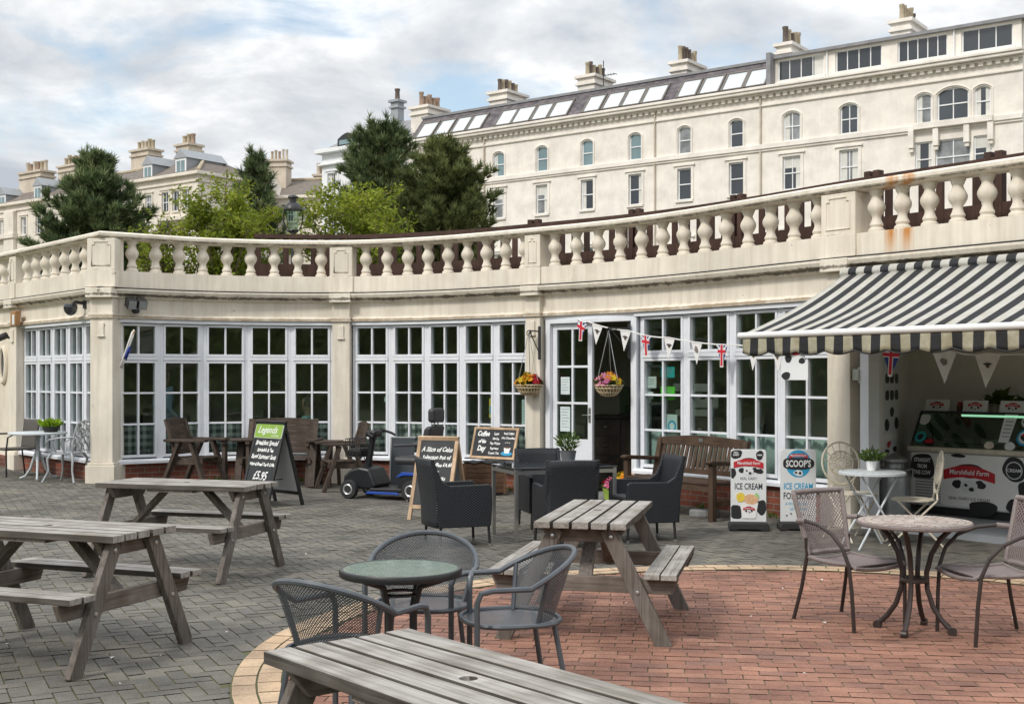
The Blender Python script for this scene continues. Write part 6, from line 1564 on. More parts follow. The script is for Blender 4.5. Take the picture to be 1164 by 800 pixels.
# ------------------------------------------------------------------ buildings behind
tag(MB().boxz(-300, 300, 26.5, 400, 2.2, 3.0).build('upper_ground', M['grass']), kind='structure')
UX = Vector((.8035, -.5953)); NX = Vector((.5953, .8035))
class Facade:
    """local frame of a long front: x to the right along it, y into the building, z up"""
    def __init__(s, root, p0, rot_u=UX):
        s.root = root; s.p0 = Vector(p0); s.u = rot_u; s.n = Vector((-rot_u.y, rot_u.x))
        root.location = (s.p0.x, s.p0.y, 0); root.rotation_euler.z = math.atan2(rot_u.y, rot_u.x)
    def t(s, px, dep=0):
        k = (px-CX)/F; p = s.p0+s.n*dep
        return (k*p.y-p.x)/(s.u.x-k*s.u.y)
    def z(s, px, py, dep=0):
        p = s.p0+s.n*dep; return EYE+(HY-py)*(p.y+s.t(px, dep)*s.u.y)/F
    def ztop(s, a, dep=0): return None
def holes_wall(b, x0, x1, z0, z1, rects, dep=.22, y=0):
    xs = sorted({x0, x1} | {r[0] for r in rects} | {r[1] for r in rects}); zs = sorted({z0, z1} | {r[2] for r in rects} | {r[3] for r in rects})
    for i in range(len(xs)-1):
        for j in range(len(zs)-1):
            cx, cz = (xs[i]+xs[i+1])/2, (zs[j]+zs[j+1])/2
            if any(r[0] < cx < r[1] and r[2] < cz < r[3] for r in rects): continue
            b.add([(xs[i], y, zs[j]), (xs[i+1], y, zs[j]), (xs[i+1], y, zs[j+1]), (xs[i], y, zs[j+1])], [(0,1,2,3)])
    for a, c, d, e in rects:
        b.add([(a,y,d),(c,y,d),(c,y,e),(a,y,e),(a,y+dep,d),(c,y+dep,d),(c,y+dep,e),(a,y+dep,e)], [(0,4,5,1),(1,5,6,2),(2,6,7,3),(3,7,4,0)])
def sash(root, r, arch=False, bars=1, glass='glass_dark', surround=None, y=0, wallmat='hotel', mid=True):
    a, c, d, e = r; f = .075; yy = y+.10; b = MB(); w = c-a
    b.boxz(a, a+f, yy, yy+.07, d, e); b.boxz(c-f, c, yy, yy+.07, d, e); b.boxz(a+f, c-f, yy, yy+.07, d, d+f); b.boxz(a+f, c-f, yy, yy+.07, e-f, e)
    if mid: b.boxz(a+f, c-f, yy-.02, yy+.06, (d+e)/2-.03, (d+e)/2+.03)
    for k in range(1, bars+1):
        x = a+w*k/(bars+1); b.boxz(x-.025, x+.025, yy+.005, yy+.055, d+f, e-f)
    o = b.build('window', M['whitef'], root)
    g = MB(); g.boxz(a+.01, c-.01, yy+.035, yy+.045, d+.01, e-.01); g.build('pane', M[random.choice((glass, glass, 'glass_curtain') if glass == 'glass_dark' else (glass,))], o)
    q = random.random()
    if q < .6:
        k = MB(); ww = w*random.uniform(.16,.30)
        if q < .45: k.boxz(a+f, a+f+ww, yy+.028, yy+.033, d+f, e-f)
        if q > .15: k.boxz(c-f-ww, c-f, yy+.028, yy+.033, d+f, e-f)
        if q > .5: k.boxz(a+f+.002, c-f-ww-.002, yy+.027, yy+.033, e-f-(e-d)*.3, e-f)
        k.build('curtain', M['curtain'], o)
    s = MB(); s.boxz(a-.12, c+.12, y-.10, y+.1, d-.12, d-.002)
    if surround == 'square':
        k = .16; s.boxz(a-k, a-.002, y-.05, y+.02, d-.002, e+.1); s.boxz(c+.002, c+k, y-.05, y+.02, d-.002, e+.1); s.boxz(a-.002, c+.002, y-.05, y+.02, e+.002, e+.14); s.boxz(a-.25, c+.25, y-.12, y+.02, e+.142, e+.24)
    elif surround == 'arch':
        n = 10; pts = []
        h = .16*w+.06
        for i in range(n+1): u = i/n; pts.append((a+w*u, e-h+h*math.sin(PI*u)**.7))
        # wall fills the corners above the curved head
        for half in (pts[:n//2+1]+[(a, e)], pts[n//2:]+[(c, e)]):
            s.prism([(p[0], p[1]) for p in half], .12, Matrix(((1,0,0,0),(0,0,1,y-.002),(0,1,0,0),(0,0,0,1))))
        s.tube([(a-.08, y-.02, d)]+[(a-.08+(w+.16)*u, y-.02, e-h+.05+(h+.04)*math.sin(PI*u)**.7) for u in [i/12 for i in range(13)]]+[(c+.08, y-.02, d)], .05, 5)
    s.build('surround', M[wallmat], o)
    return o
def chimney(root, x0, x1, y0, y1, z0, z1, pots, mat='chim', potm=('terracotta',), seed=1, h=None):
    rnd = random.Random(seed); b = MB(); b.boxz(x0, x1, y0, y1, z0, z1); b.boxz(x0-.12, x1+.12, y0-.12, y1+.12, z1-.55, z1-.40); b.boxz(x0-.16, x1+.16, y0-.16, y1+.16, z1-.1, z1+.08)
    c = b.build('chimney', M[mat], root); n = pots
    L = (x1-x0) if (x1-x0) > (y1-y0) else (y1-y0)
    for i in range(n):
        f = (i+.5)/n; px, py = ((x0+(x1-x0)*f, (y0+y1)/2) if (x1-x0) > (y1-y0) else ((x0+x1)/2, y0+(y1-y0)*f))
        hh = (h or .95)*rnd.uniform(.85, 1.15); r = min(.2, L/n*.38)
        b = MB(); b.lathe([(r*1.05,0),(r*.95,.1),(r*.85,hh*.8),(r*1.05,hh*.86),(r*1.05,hh),(r*.8,hh)], (px, py, z1+.08), 10); b.build('chimney_pot', M[rnd.choice(potm)], c, True)
    return c

M['sky_frame'] = simple('skylight_frame', (.13,.115,.10), .6, .2, 3)
def hotel():
    root = thing('terrace_hotel', 'long cream four storey hotel with slate mansard roof rising behind the balustrade on the right', 'hotel')
    f = Facade(root, (7.15, 72)); T, Z = f.t, f.z
    x0, x1 = T(462), T(1163); rects = []; wins = []
    def add(px, y0, y1, wpx, **k):
        a = T(px-wpx/2); c = T(px+wpx/2); r = (a, c, Z(px, y1), Z(px, y0)); rects.append(r); wins.append((r, k))
    zt = lambda px: HY-(HY-153)*1  # unused
    # heights are level along the front: take them once
    zA = (Z(722, 182), Z(722, 152)); zB = (Z(722, 233), Z(722, 198)); zC = (zB[0]-4.3, zB[1]-4.1)
    zstr = Z(800, 175); zcor = Z(800, 119); zeave = Z(800, 103); 
    WT = 1.02
    for px in (514, 567, 616, 667.5, 722, 778, 837, 900, 965):
        t = T(px); w = WT*(.8 if px < 900 else .95)
        r = (t-w/2, t+w/2, *zA); rects.append(r); wins.append((r, dict(arch=True, surround='arch', glass='glass_teal' if px < 740 else 'glass_dark', bars=0 if px < 890 else 1)))
        r = (t-w/2-.03, t+w/2+.03, *zB); rects.append(r); wins.append((r, dict(surround='square', glass='glass_dark', bars=0 if px < 890 else 1)))
        r = (t-w/2-.03, t+w/2+.03, *zC); rects.append(r); wins.append((r, dict(surround='square', glass='glass_dark', bars=0)))
    for px, w in ((1050, .78), (1083, 1.55), (1117, .78)):
        t = T(px); dz = .12 if px == 1083 else 0
        r = (t-w/2, t+w/2, zA[0]+.05, zA[1]+dz); rects.append(r); wins.append((r, dict(surround='arch', bars=1 if w > 1 else 0)))
        w *= 1.12; r = (t-w/2, t+w/2, zB[0], zB[1]-.05); rects.append(r); wins.append((r, dict(surround=None, glass='glass_dark', bars=1 if w > 1 else 0)))
        r = (t-w/2, t+w/2, *zC); rects.append(r); wins.append((r, dict(surround=None, bars=0)))
    b = MB(); holes_wall(b, x0, x1, 2.5, zcor+.42, rects); b.boxz(x0, x1, .25, 11, 2.5, zcor+.41)
    b.add([(x0,0,2.5),(x0,.25,2.5),(x0,.25,zcor+.42),(x0,0,zcor+.42)], [(0,1,2,3)]); b.add([(x1,0,2.5),(x1,.25,2.5),(x1,.25,zcor+.42),(x1,0,zcor+.42)], [(0,1,2,3)])
    b.build('wall', M['hotel'], root)
    for r, k in wins: sash(root, r, **k)
    # string courses and the bracketed cornice
    b = MB(); b.boxz(x0, x1, -.16, 0, zstr-.16, zstr+.10); b.boxz(x0, x1, -.09, 0, zstr-.28, zstr-.162); b.build('string_course', M['hotel'], root, bevel=.02)
    b = MB(); b.boxz(x0, x1, -.10, 0, zcor-.62, zcor-.50); b.boxz(x0, x1, -.22, 0, zcor-.0, zcor+.10); b.boxz(x0-.1, x1+.1, -.46, 0, zcor+.102, zcor+.26); b.boxz(x0-.1, x1+.1, -.54, .3, zcor+.262, zcor+.42); b.build('cornice', M['hotel'], root, bevel=.03)
    b = MB(); b.boxz(-.11, .11, -.19, 0, -.17, .101); me = b.mesh('cornice_bracket'); me.materials.append(M['hotel'])
    for k in range(96):
        o = bpy.data.objects.new('cornice_bracket', me); COL.objects.link(o); o.parent = root; o.location = (x0+.3+(x1-x0-.6)*k/95, 0, zcor)
    # shelf and consoles over the triple windows
    ta, tb = T(1040), T(1130); b = MB(); b.boxz(ta, tb, -.34, 0, zstr-.15, zstr+.16)
    for px in (1037, 1065, 1100, 1127): t = T(px); b.boxz(t-.14, t+.14, -.28, 0, zstr-1.05, zstr-.16); b.boxz(t-.1, t+.1, -.2, 0, zstr-1.25, zstr-1.05)
    b.build('console_shelf', M['hotel'], root, bevel=.02)
    for px in (551, 745, 865): t = T(px); b = MB(); b.tube([(t,-.09,2.5), (t,-.09,zcor+.1)], .055, 6); b.boxz(t-.14, t+.14, -.2, 0, zcor-.05, zcor+.2); b.build('drainpipe', M['chim'], root)
    # mansard with its rows of skylights, left three quarters
    xm = T(876); ze = zcor+.42; zr = Z(800, 82, 1.6); yr = 1.75
    b = MB()
    def slope(u, v): return (x0+(xm-x0)*u, .15+(yr-.15)*v, ze+(zr-ze)*v)
    b.grid(slope, 40, 2, None, xm-x0, 3.2); b.add([(x0,yr,zr),(xm,yr,zr),(xm,11,zr+.5),(x0,11,zr+.5)], [(0,1,2,3)]); b.add([(x0,.15,ze),(x0,yr,zr),(x0,11,zr+.5),(x0,11,ze)], [(0,1,2,3)]); b.build('mansard_roof', M['slate'], root)
    b = MB(); b.boxz(x0-.1, xm, yr-.1, yr+.2, zr-.02, zr+.14); b.build('ridge_cap', M['grey_roof'], root)
    dirv = Vector((0, yr-.15, zr-ze)).normalized(); nn = Vector((0, -(zr-ze), yr-.15)).normalized()
    for g in ((468,486,489,505,508,524,526,542), (558,576,577,597,599,617,619,640), (658,677,680,700,702,723,725,749), (765,787,790,813,816,840,842,866)):
        for k in range(0, 8, 2):
            a, c = T(g[k])+.06, T(g[k+1])-.0; L0, L1 = .28, (zr-ze)*.93
            mm = Matrix(((1,0,0,0),(0,dirv.y,nn.y,.15),(0,dirv.z,nn.z,ze),(0,0,0,1)))
            b = MB(); b.boxz(a-.09, a+.04, L0, L1, .005, .10, mm); b.boxz(c-.04, c+.07, L0, L1, .005, .10, mm); b.boxz(a+.04, c-.04, L0, L0+.08, .005, .09, mm); b.boxz(a-.09, c+.07, L1, L1+.10, .005, .11, mm); o = b.build('skylight', M['sky_frame'], root)
            b = MB(); b.boxz(a+.04, c-.04, L0+.12, L1, .01, .06, mm); b.build('pane', M['skylight'], o)
    # rendered attic on the right
    zA0, zA1 = ze, Z(1000, 49, .6); y = .55; xe = T(1158)
    rr = [(T(a), T(c)) for a, c in ((879,932), (945,998), (1016,1073), (1089,1148))]
    zw0, zw1 = Z(971, 80, .6), Z(971, 55, .6)
    rects = [(a, c, zw0, zw1) for a, c in rr]; b = MB(); holes_wall(b, xm, xe, zA0, zA1, rects, .2, y); b.boxz(xm, xe, y+.2, 11, zA0, zA1-.01); b.build('attic_wall', M['hotel'], root)
    b = MB(); b.boxz(xm-.2, xe+.3, y-.25, 11, zA1, zA1+.16); b.boxz(xm-.25, xm, y-.6, 4, zA0, zA1+.3); b.build('attic_roof', M['grey_roof'], root)
    for i, r in enumerate(rects): sash(root, r, bars=(3,3,4,2)[i], mid=False, y=y, glass='glass_dark')
    for px in (936, 1081): t = T(px); b = MB(); b.tube([(t, y-.06, zA0), (t, y-.06, zA1)], .05, 6); b.build('drainpipe', M['whitef'], root)
    # chimneys
    for i, (a, c, py, n, pm) in enumerate(((466,497,121,5,('terracotta',)), (555,587,104,6,('pot_dark','pot_yellow')), (655,686,86,6,('pot_yellow','pot_dark')), (761,790,70,6,('pot_dark','pot_yellow')), (881,907,50,5,('pot_dark','pot_yellow')), (1011,1046,23,6,('pot_yellow','pot_dark')))):
        d = 3.0; xa = T(a, d); z1 = Z((a+c)/2, py, d); w = (T(c, d)-xa)
        chimney(root, xa+.1, xa+.1+w*.62, d, d+2.2, zr-.5, z1, n, 'hotel', pm, i+2, .88)
    # aerial beside the third chimney
    d = 3.0; t = T(686, d); z = Z(686, 100, d); a = MB(); a.tube([(t,d,z-.5), (t,d,z+1.7)], .03, 5); a.tube([(t-.15,d,z+.75), (t+.95,d,z+.75)], .02, 5)
    for k in range(5): a.tube([(t+.05+.2*k,d-.25,z+.75), (t+.05+.2*k,d+.25,z+.75)], .015, 4)
    a.build('aerial', M['black_metal'], root)
hotel()

def annex():
    root = thing('bay_house', 'pale grey house with an arched dormer just left of the hotel behind the pines', 'house'); f = Facade(root, (-13.6, 92)); T, Z = f.t, f.z
    x0, x1 = T(366), T(470); z1 = Z(366, 176)
    rects = []
    for px in (378, 405, 432): t = T(px); rects.append((t-.5, t+.5, z1-3.4, z1-1.5)); rects.append((t-.5, t+.5, z1-7.2, z1-5.0))
    b = MB(); holes_wall(b, x0, x1, 2.5, z1, rects); b.boxz(x0, x1, .25, 9, 2.5, z1-.01); b.build('wall', M['whitef'], root)
    for r in rects: sash(root, r, surround='square', wallmat='whitef')
    b = MB(); b.boxz(x0-.2, x1, -.3, 0, z1-.9, z1-.75); b.boxz(x0-.35, x1, -.5, 9, z1, z1+.3); b.build('cornice', M['whitef'], root, bevel=.03)
    b = MB(); b.add([(x0,0,z1+.31),(x1,0,z1+.31),(x1,3.5,z1+2.5),(x0+2,3.5,z1+2.5),(x0,9,z1+.31)], [(0,1,2,3),(0,3,4)]); b.build('roof', M['grey_roof'], root)
    a, c = T(382), T(401); zd0, zd1 = z1+.35, Z(391, 151)
    b = MB(); n = 8; arch = [(a-.15, zd0), (c+.15, zd0), (c+.15, zd1-.35)]+[(c+.15-(c-a+.3)*i/n, zd1-.35+.4*math.sin(PI*i/n)) for i in range(1, n)]+[(a-.15, zd1-.35)]
    b.prism(arch, 2.6, Matrix(((1,0,0,0),(0,0,1,.3),(0,1,0,0),(0,0,0,1)))); d = b.build('dormer', M['black_metal'], root)
    b = MB(); b.boxz(a+.05, c-.05, .27, .29, zd0+.25, zd1-.45); b.build('pane', M['glass_teal'], d)
    chimney(root, T(413), T(413)+.7, 3, 3.7, z1+2, z1+4.0, 1, 'grey_panel', ('pot_dark',), 4)
annex()

def terrace():
    root = thing('terrace_house', 'cream hip roofed terrace house with corner end wall between the left pine and young tree', 'house'); f = Facade(root, (-24.4, 95)); T, Z = f.t, f.z
    def block(root, f, x0, x1, ze, rects, dep, dorm, chims, hip=True):
        b = MB(); holes_wall(b, x0, x1, 2.5, ze, rects); b.boxz(x0, x1, .25, dep, 2.5, ze-.01); b.add([(x1,0,2.5),(x1,.25,2.5),(x1,.25,ze),(x1,0,ze)], [(0,1,2,3)]); b.build('wall', M['house'], root)
        for r in rects: sash(root, r, surround='square', wallmat='house')
        b = MB(); b.boxz(x0-.1, x1+.35, -.35, dep+.3, ze, ze+.25); b.boxz(x0, x1+.12, -.12, dep, ze-.55, ze-.40); b.build('cornice', M['house'], root, bevel=.03)
        zr = ze+2.2; hx = x1-dep*.42 if hip else x1
        b = MB(); b.add([(x0,-.1,ze+.26),(x1+.2,-.1,ze+.26),(hx,dep*.45,zr),(x0,dep*.45,zr),(x1+.2,dep,ze+.26),(x0,dep,ze+.26)], [(0,1,2,3),(1,4,2),(4,5,3,2)]); r = b.build('roof', M['tile'], root)
        b = MB(); b.tube([(x1+.15,-.1,ze+.32),(hx,dep*.45,zr+.06)], .14, 6); b.tube([(hx,dep*.45,zr+.06),(x0,dep*.45,zr+.06)], .14, 6); b.build('ridge_tiles', M['pot_yellow'], r)
        for t, w, h in dorm:
            b = MB(); y0 = .35; b.boxz(t-w/2, t+w/2, y0, 4, ze+.3, ze+.3+h); b.prism([(t-w/2-.15, 0), (t+w/2+.15, 0), (t, .75)], 4.2, Matrix(((1,0,0,0),(0,0,1,y0-.15),(0,1,0,ze+.3+h),(0,0,0,1)))); d = b.build('dormer', M['grey_panel'], root)
            b = MB(); b.boxz(t-w/2, t+w/2, y0-.06, y0-.005, ze+.3, ze+.3+h); o = b.build('dormer_window', M['whitef'], d)
            b = MB(); b.boxz(t-w*.38, t-.04, y0-.075, y0-.062, ze+.45, ze+h+.1); b.boxz(t+.04, t+w*.38, y0-.075, y0-.062, ze+.45, ze+h+.1); b.build('dormer_pane', M['glass_teal'], d)
        for i, (a, c, py, n, d) in enumerate(chims):
            xa = f.T if False else None
            ta, tc = f.t(a, d), f.t(c, d); z1 = f.z((a+c)/2, py, d); chimney(root, ta, ta+(tc-ta)*.72, d, d+1.4, ze, z1, n, 'chim', ('chim', 'pot_yellow', 'terracotta'), i+int(a), .9)
    ze = Z(225, 198); w = []
    for px in (188, 200, 212): t = T(px); w.append((t-.42, t+.42, Z(200, 240), Z(200, 217)))
    t = T(169); w.append((t-.4, t+.4, Z(169, 238), Z(169, 222))); 
    w += [(a, c, d-4.6, e-4.4) for a, c, d, e in w]
    block(root, f, T(128), 0, ze, w, 7.5, [(T(202), 1.3, 1.25), (T(164.5), 1.1, 1.15)], [(149,176,170,5,3.4), (200,220,164,3,3.0)])
    b = MB(); b.boxz(T(184), T(218), -.5, 0, Z(200,247)-.3, Z(200,247)); b.build('balcony_ledge', M['house'], root, bevel=.03)
    r2 = thing('terrace_house', 'cream terrace house at the far left edge with two big chimney stacks', 'house'); g = Facade(r2, Vector((-24.4, 95))+UX*T(126)); T2, Z2 = g.t, g.z
    w = []
    for px, hw in ((3, .42), (27, .42), (44, .42), (-22, .42)): t = T2(px); w.append((t-hw, t+hw, Z2(27, 267), Z2(27, 247)))
    w += [(a, c, d-5.0, e-5.0) for a, c, d, e in w]
    ze2 = Z2(60, 227); block(r2, g, T2(-70), -.02, ze2, w, 7.5, [(T2(39.5), 1.15, 1.2), (T2(-2), 1.4, .9)], [(22,56,195,6,2.2), (66,92,188,5,3.0)], False)
    b = MB(); b.boxz(T2(8), T2(19), -.35, 0, 2.5, ze2-.56); b.build('pilaster', M['house'], r2, bevel=.03); b = MB(); b.boxz(T2(-70), T2(20), -.5, 0, Z2(10,272), Z2(10,268)+.1); b.build('ledge', M['house'], r2, bevel=.03)
    # houses further right, half hidden by the young trees
    r3 = thing('terrace_house', 'cream house with tall pot topped chimney seen between the street lamp and the small pine', 'house'); h = Facade(r3, (-23.2, 103), Vector((.985,-.17)).normalized()); T3, Z3 = h.t, h.z
    zc = Z3(330, 226); w = []
    for px in (316, 330, 347): t = T3(px); w.append((t-.45, t+.45, Z3(330, 252), Z3(330, 236)))
    block(r3, h, T3(262), T3(372), zc, w, 9, [], [(304,333,182,5,2.0), (357,368,199,3,5.0)], False)
    b = MB(); a, c = T3(286), T3(318); b.prism([(a, zc), (c, zc), ((a*1.2+c*.8)/2, zc+2.6)], 2.5, Matrix(((1,0,0,0),(0,0,1,-.4),(0,1,0,.26),(0,0,0,1)))); b.build('gable', M['house'], r3)
terrace()

def lantern():
    Y = 32.5; X = (333-CX)/F*Y
    t = thing('street_lamp', 'black lantern street lamp rising between the two light green trees', 'street lamp', (X, Y, 3.0))
    zt = EYE+(HY-221)/F*Y-3
    b = MB(); b.lathe([(.12,0),(.12,.3),(.07,.45),(.055,zt-1.2),(.09,zt-1.18),(.05,zt-1.1),(.05,zt-1.0)], n=12); b.build('post', M['black_metal'], t, True)
    b = MB(); b.lathe([(.13,zt-.95),(.22,zt-.42)], n=8, cap=False); b.build('lantern_glass', M['case_glass'], t)
    b = MB(); b.lathe([(.25,zt-.42),(.25,zt-.38),(.17,zt-.25),(.09,zt-.2),(.09,zt-.12),(.14,zt-.10),(.13,zt-.05),(.03,zt)], n=12); b.lathe([(.05,zt-1.0),(.14,zt-.97),(.13,zt-.94)], n=12)
    b.tube([(.26*math.cos(a)*1.0, 0, zt-.62+.42*math.sin(a)) for a in [PI*1.55+i*PI*.9/10*1.0 for i in range(11)]], .018, 5); b.tube([(-.26*math.cos(a), 0, zt-.62+.42*math.sin(a)) for a in [PI*1.55+i*PI*.9/10 for i in range(11)]], .018, 5)
    b.build('lantern_cap', M['black_metal'], t, True)
lantern()

# ------------------------------------------------------------------ trees
def tuft(b, p, d, L, rnd, n=11, w=.022):
    d = d.normalized(); u = d.orthogonal().normalized(); v = d.cross(u)
    for k in range(n):
        a = rnd.random()*6.28; sp = rnd.uniform(.25, 1.15); q = (d+(u*math.cos(a)+v*math.sin(a))*sp).normalized(); s = q.cross(Vector((rnd.uniform(-1,1), rnd.uniform(-1,1), rnd.uniform(-1,1)))).normalized()*w
        o = p-d*L*.45*rnd.random(); b.add([o-s, o+s, o+q*L*rnd.uniform(.75, 1.2)], [(0,1,2)])
def pine(label, px, pw, ptop, Y, seed, mat='needles', base=.10, shape=.75, lean=0, nb=95, L=.27, w=.021):
    X = (px-CX)/F*Y; H = EYE+(HY-ptop)*Y/F-3.0; Rd = pw/2/F*Y; rnd = random.Random(seed)
    t = thing('pine_tree', label, 'tree', (X, Y, 3.0), 0); tr = MB(); b = MB()
    tr.tube([(0,0,-.1), (.03*H*lean*.3,0,H*.4), (.06*H*lean,.02*H,H*.9)], [.035*H*.6, .024*H*.6, .006*H], 9)
    for i in range(nb):
        h = base+(1-base)*((i+.5)/nb)**.85*.97; a = i*2.39996+rnd.uniform(-.4, .4)
        ln = Rd*max(.10, min(1, (1-h)/.55)**shape)*rnd.choice((.55,.75,.9,1.0,1.08,1.18))*rnd.uniform(.92,1.05)
        z0 = h*H*.93; p0 = Vector((.06*H*lean*h, .02*H*h, z0)); tip = p0+Vector((math.cos(a)*ln, math.sin(a)*ln, ln*rnd.uniform(.05, .45)+H*.05)); mid = p0.lerp(tip, .55)-Vector((0,0,ln*.12))
        tr.tube([p0, mid, tip], [.022, .016, .007], 4)
        m = max(4, int(ln/.15))
        for k in range(m):
            u = .25+.75*(k+rnd.random())/m; q = p0.lerp(mid, u/.55) if u < .55 else mid.lerp(tip, (u-.55)/.45)
            for _ in range(3):
                off = Vector((rnd.uniform(-1,1), rnd.uniform(-1,1), rnd.uniform(-.4,.8)))*.22*(1.1-.4*u); d = (Vector((math.cos(a)*.55, math.sin(a)*.55, .75))+off*1.6); tuft(b, q+off, d, L*rnd.uniform(.8,1.15), rnd, 18, w)
        tuft(b, tip, Vector((math.cos(a)*.4, math.sin(a)*.4, 1)), L*1.25, rnd, 14, w)
    for _ in range(9):
        a = rnd.random()*6.28; r = Rd*.22*rnd.random(); p = Vector((.06*H*lean+r*math.cos(a), r*math.sin(a), H*(.80+.0*r))); q = Vector((p.x*1.05, p.y*1.05, H*rnd.uniform(.88,1.0)))
        tr.tube([p, q], [.02, .008], 4)
        for k in range(7): tuft(b, p.lerp(q, k/6), (q-p)+Vector((rnd.uniform(-.4,.4), rnd.uniform(-.4,.4), 0)), L, rnd, 9, w)
    tr.build('trunk', M['bark'], t); b.build('crown', M[mat], t); return t
pine('dark broad pine behind the left corner of the balustrade', 108, 134, 168, 40, 21, base=.25, shape=.72, nb=150)
pine('small thin dark pine between the cream houses and the street lamp', 290, 80, 166, 52, 22, base=.3, shape=.6, nb=56, L=.34)
pine('tall dark pine left of the two in front of the hotel', 434, 122, 131, 46, 23, base=.25, shape=.5, nb=150, L=.30)
pine('big dark spreading pine in front of the hotel, right of its taller neighbour', 505, 140, 150, 41, 24, 'needles2', base=.22, shape=.62, nb=150, lean=-.12)

def broadleaf(label, px, pw, ptop, Y, seed, nl=5200, zmin=.12):
    X = (px-CX)/F*Y; H = EYE+(HY-ptop)*Y/F-3.0; Rd = pw/2/F*Y; rnd = random.Random(seed)
    t = thing('young_tree', label, 'tree', (X, Y, 3.0)); tr = MB(); b = MB(); tips = []
    for i in range(19):
        a = i*2.4+rnd.random(); r = Rd*rnd.uniform(.15,1.0); hh = H*rnd.uniform(.72,1.0)*(1-.25*(r/Rd)**2)
        p = [Vector((rnd.uniform(-.1,.1), rnd.uniform(-.1,.1), 0)), Vector((math.cos(a)*r*.35, math.sin(a)*r*.35, hh*.42)), Vector((math.cos(a)*r*.8, math.sin(a)*r*.8, hh*.78)), Vector((math.cos(a)*r, math.sin(a)*r, hh))]
        tr.tube(p, [.05,.032,.018,.006], 5)
        for k in range(13):
            u = .25+.75*rnd.random(); j = min(2, int(u*3)); q = p[j].lerp(p[j+1], u*3-j); an = rnd.random()*6.28; l = rnd.uniform(.25,.75)
            e = q+Vector((math.cos(an)*l, math.sin(an)*l, rnd.uniform(.0,.5)*l+.1)); tr.tube([q, e], [.010,.004], 3); tips.append((q, e))
    n = nl//len(tips)
    for q, e in tips:
        for _ in range(n):
            p = q.lerp(e, rnd.uniform(.25,1.08))+Vector((rnd.gauss(0,.10), rnd.gauss(0,.10), rnd.gauss(0,.09)))
            if p.z < H*zmin: continue
            leaf(b, p, Vector((rnd.uniform(-1,1), rnd.uniform(-1,1), rnd.uniform(-.3,.8))).normalized(), rnd.uniform(.09,.17), rnd.uniform(.05,.085), rnd)
    tr.build('trunk', M['twig'], t); b.build('crown', M['leaf_spring'], t); return t
broadleaf('light green young tree between the dark left pine and the street lamp', 252, 146, 203, 35, 41, 10500)
broadleaf('light green young tree in front of the two tall pines by the hotel', 404, 138, 196, 35, 42, 10500)
broadleaf('low sparse light green tree beside the left dark pine', 183, 60, 246, 34, 43, 2400)
# weeds along the foot of the brickwork, and fallen petals on the paving
def scatter():
    rnd = random.Random(77); b = MB()
    for _ in range(420):
        s = rnd.uniform(.2, s8-.2); q, t, n = MAIN.at(s); o = rnd.uniform(.0, .12)**1.0
        if MAIN.px(618) < s < MAIN.px(725): continue
        if noise.noise(Vector((s*1.3, 0, 0))) < -.05: continue
        p = Vector((q.x+n.x*o, q.y+n.y*o, gz(q.x, q.y)))
        for k in range(4): leaf(b, p, Vector((rnd.uniform(-.6,.6), rnd.uniform(-.6,.6), 1)).normalized(), rnd.uniform(.03,.10), .014, rnd)
    tag(b.build('weeds', M['leaf_small']), 'green weeds growing along the foot of the brick wall', 'weeds', kind='stuff')
    b = MB()
    for _ in range(60):
        y = rnd.uniform(5.5, 16); x = rnd.uniform(-.42, .42)*y; a = rnd.random()*6; z = gz(x, y)+.02; r = rnd.uniform(.008,.018)
        b.add([(x+r*math.cos(a+k*2.09)*(1.4 if k == 0 else .7), y+r*math.sin(a+k*2.09), z+rnd.uniform(0,.006)) for k in range(3)], [(0,1,2)])
    tag(b.build('fallen_petals', M['flag_white']), 'pale petals and leaf scraps scattered over the paving', 'litter', kind='stuff')
scatter()

def woodland():
    rnd = random.Random(5); b = MB()
    for _ in range(34000):
        x = rnd.uniform(-75, 75); y = -16-rnd.random()**1.5*16
        if rnd.random() < .4: x = -30-rnd.random()**1.5*16; y = rnd.uniform(-32, 46)
        hm = 4.9+1.4*noise.noise(Vector((x*.12, y*.1, 3)))+1.2*noise.noise(Vector((x*.5, y*.3, 7))); z = hm*rnd.random()**.8
        s = rnd.uniform(.16, .42); u = Vector((rnd.gauss(0,1), rnd.gauss(0,1), rnd.gauss(0,1))).normalized(); v = u.orthogonal().normalized(); p = Vector((x, y, z))
        b.add([p-u*s, p+v*s*.6, p+u*s, p-v*s*.6], [(0,1,2,3)])
    for P in ([(x, -31) for x in range(-80, 81, 2)], [(-45, y) for y in range(-32, 50, 2)]):
        for (x0, y0), (x1, y1) in zip(P, P[1:]):
            for z0 in range(0, 6):
                h = lambda x, y, z: (x+1.5*noise.noise(Vector((x*.4, y*.4, z*.6))), y+1.5*noise.noise(Vector((x*.4+9, y*.4, z*.6))), z*(1+.22*noise.noise(Vector((x*.2, y*.2, 1)))))
                b.add([h(x0,y0,z0), h(x1,y1,z0), h(x1,y1,z0+1), h(x0,y0,z0+1)], [(0,1,2,3)])
    tag(b.build('woodland', M['woods']), 'belt of dark trees across the gardens, mirrored in the window panes', 'woods', kind='stuff')
woodland()
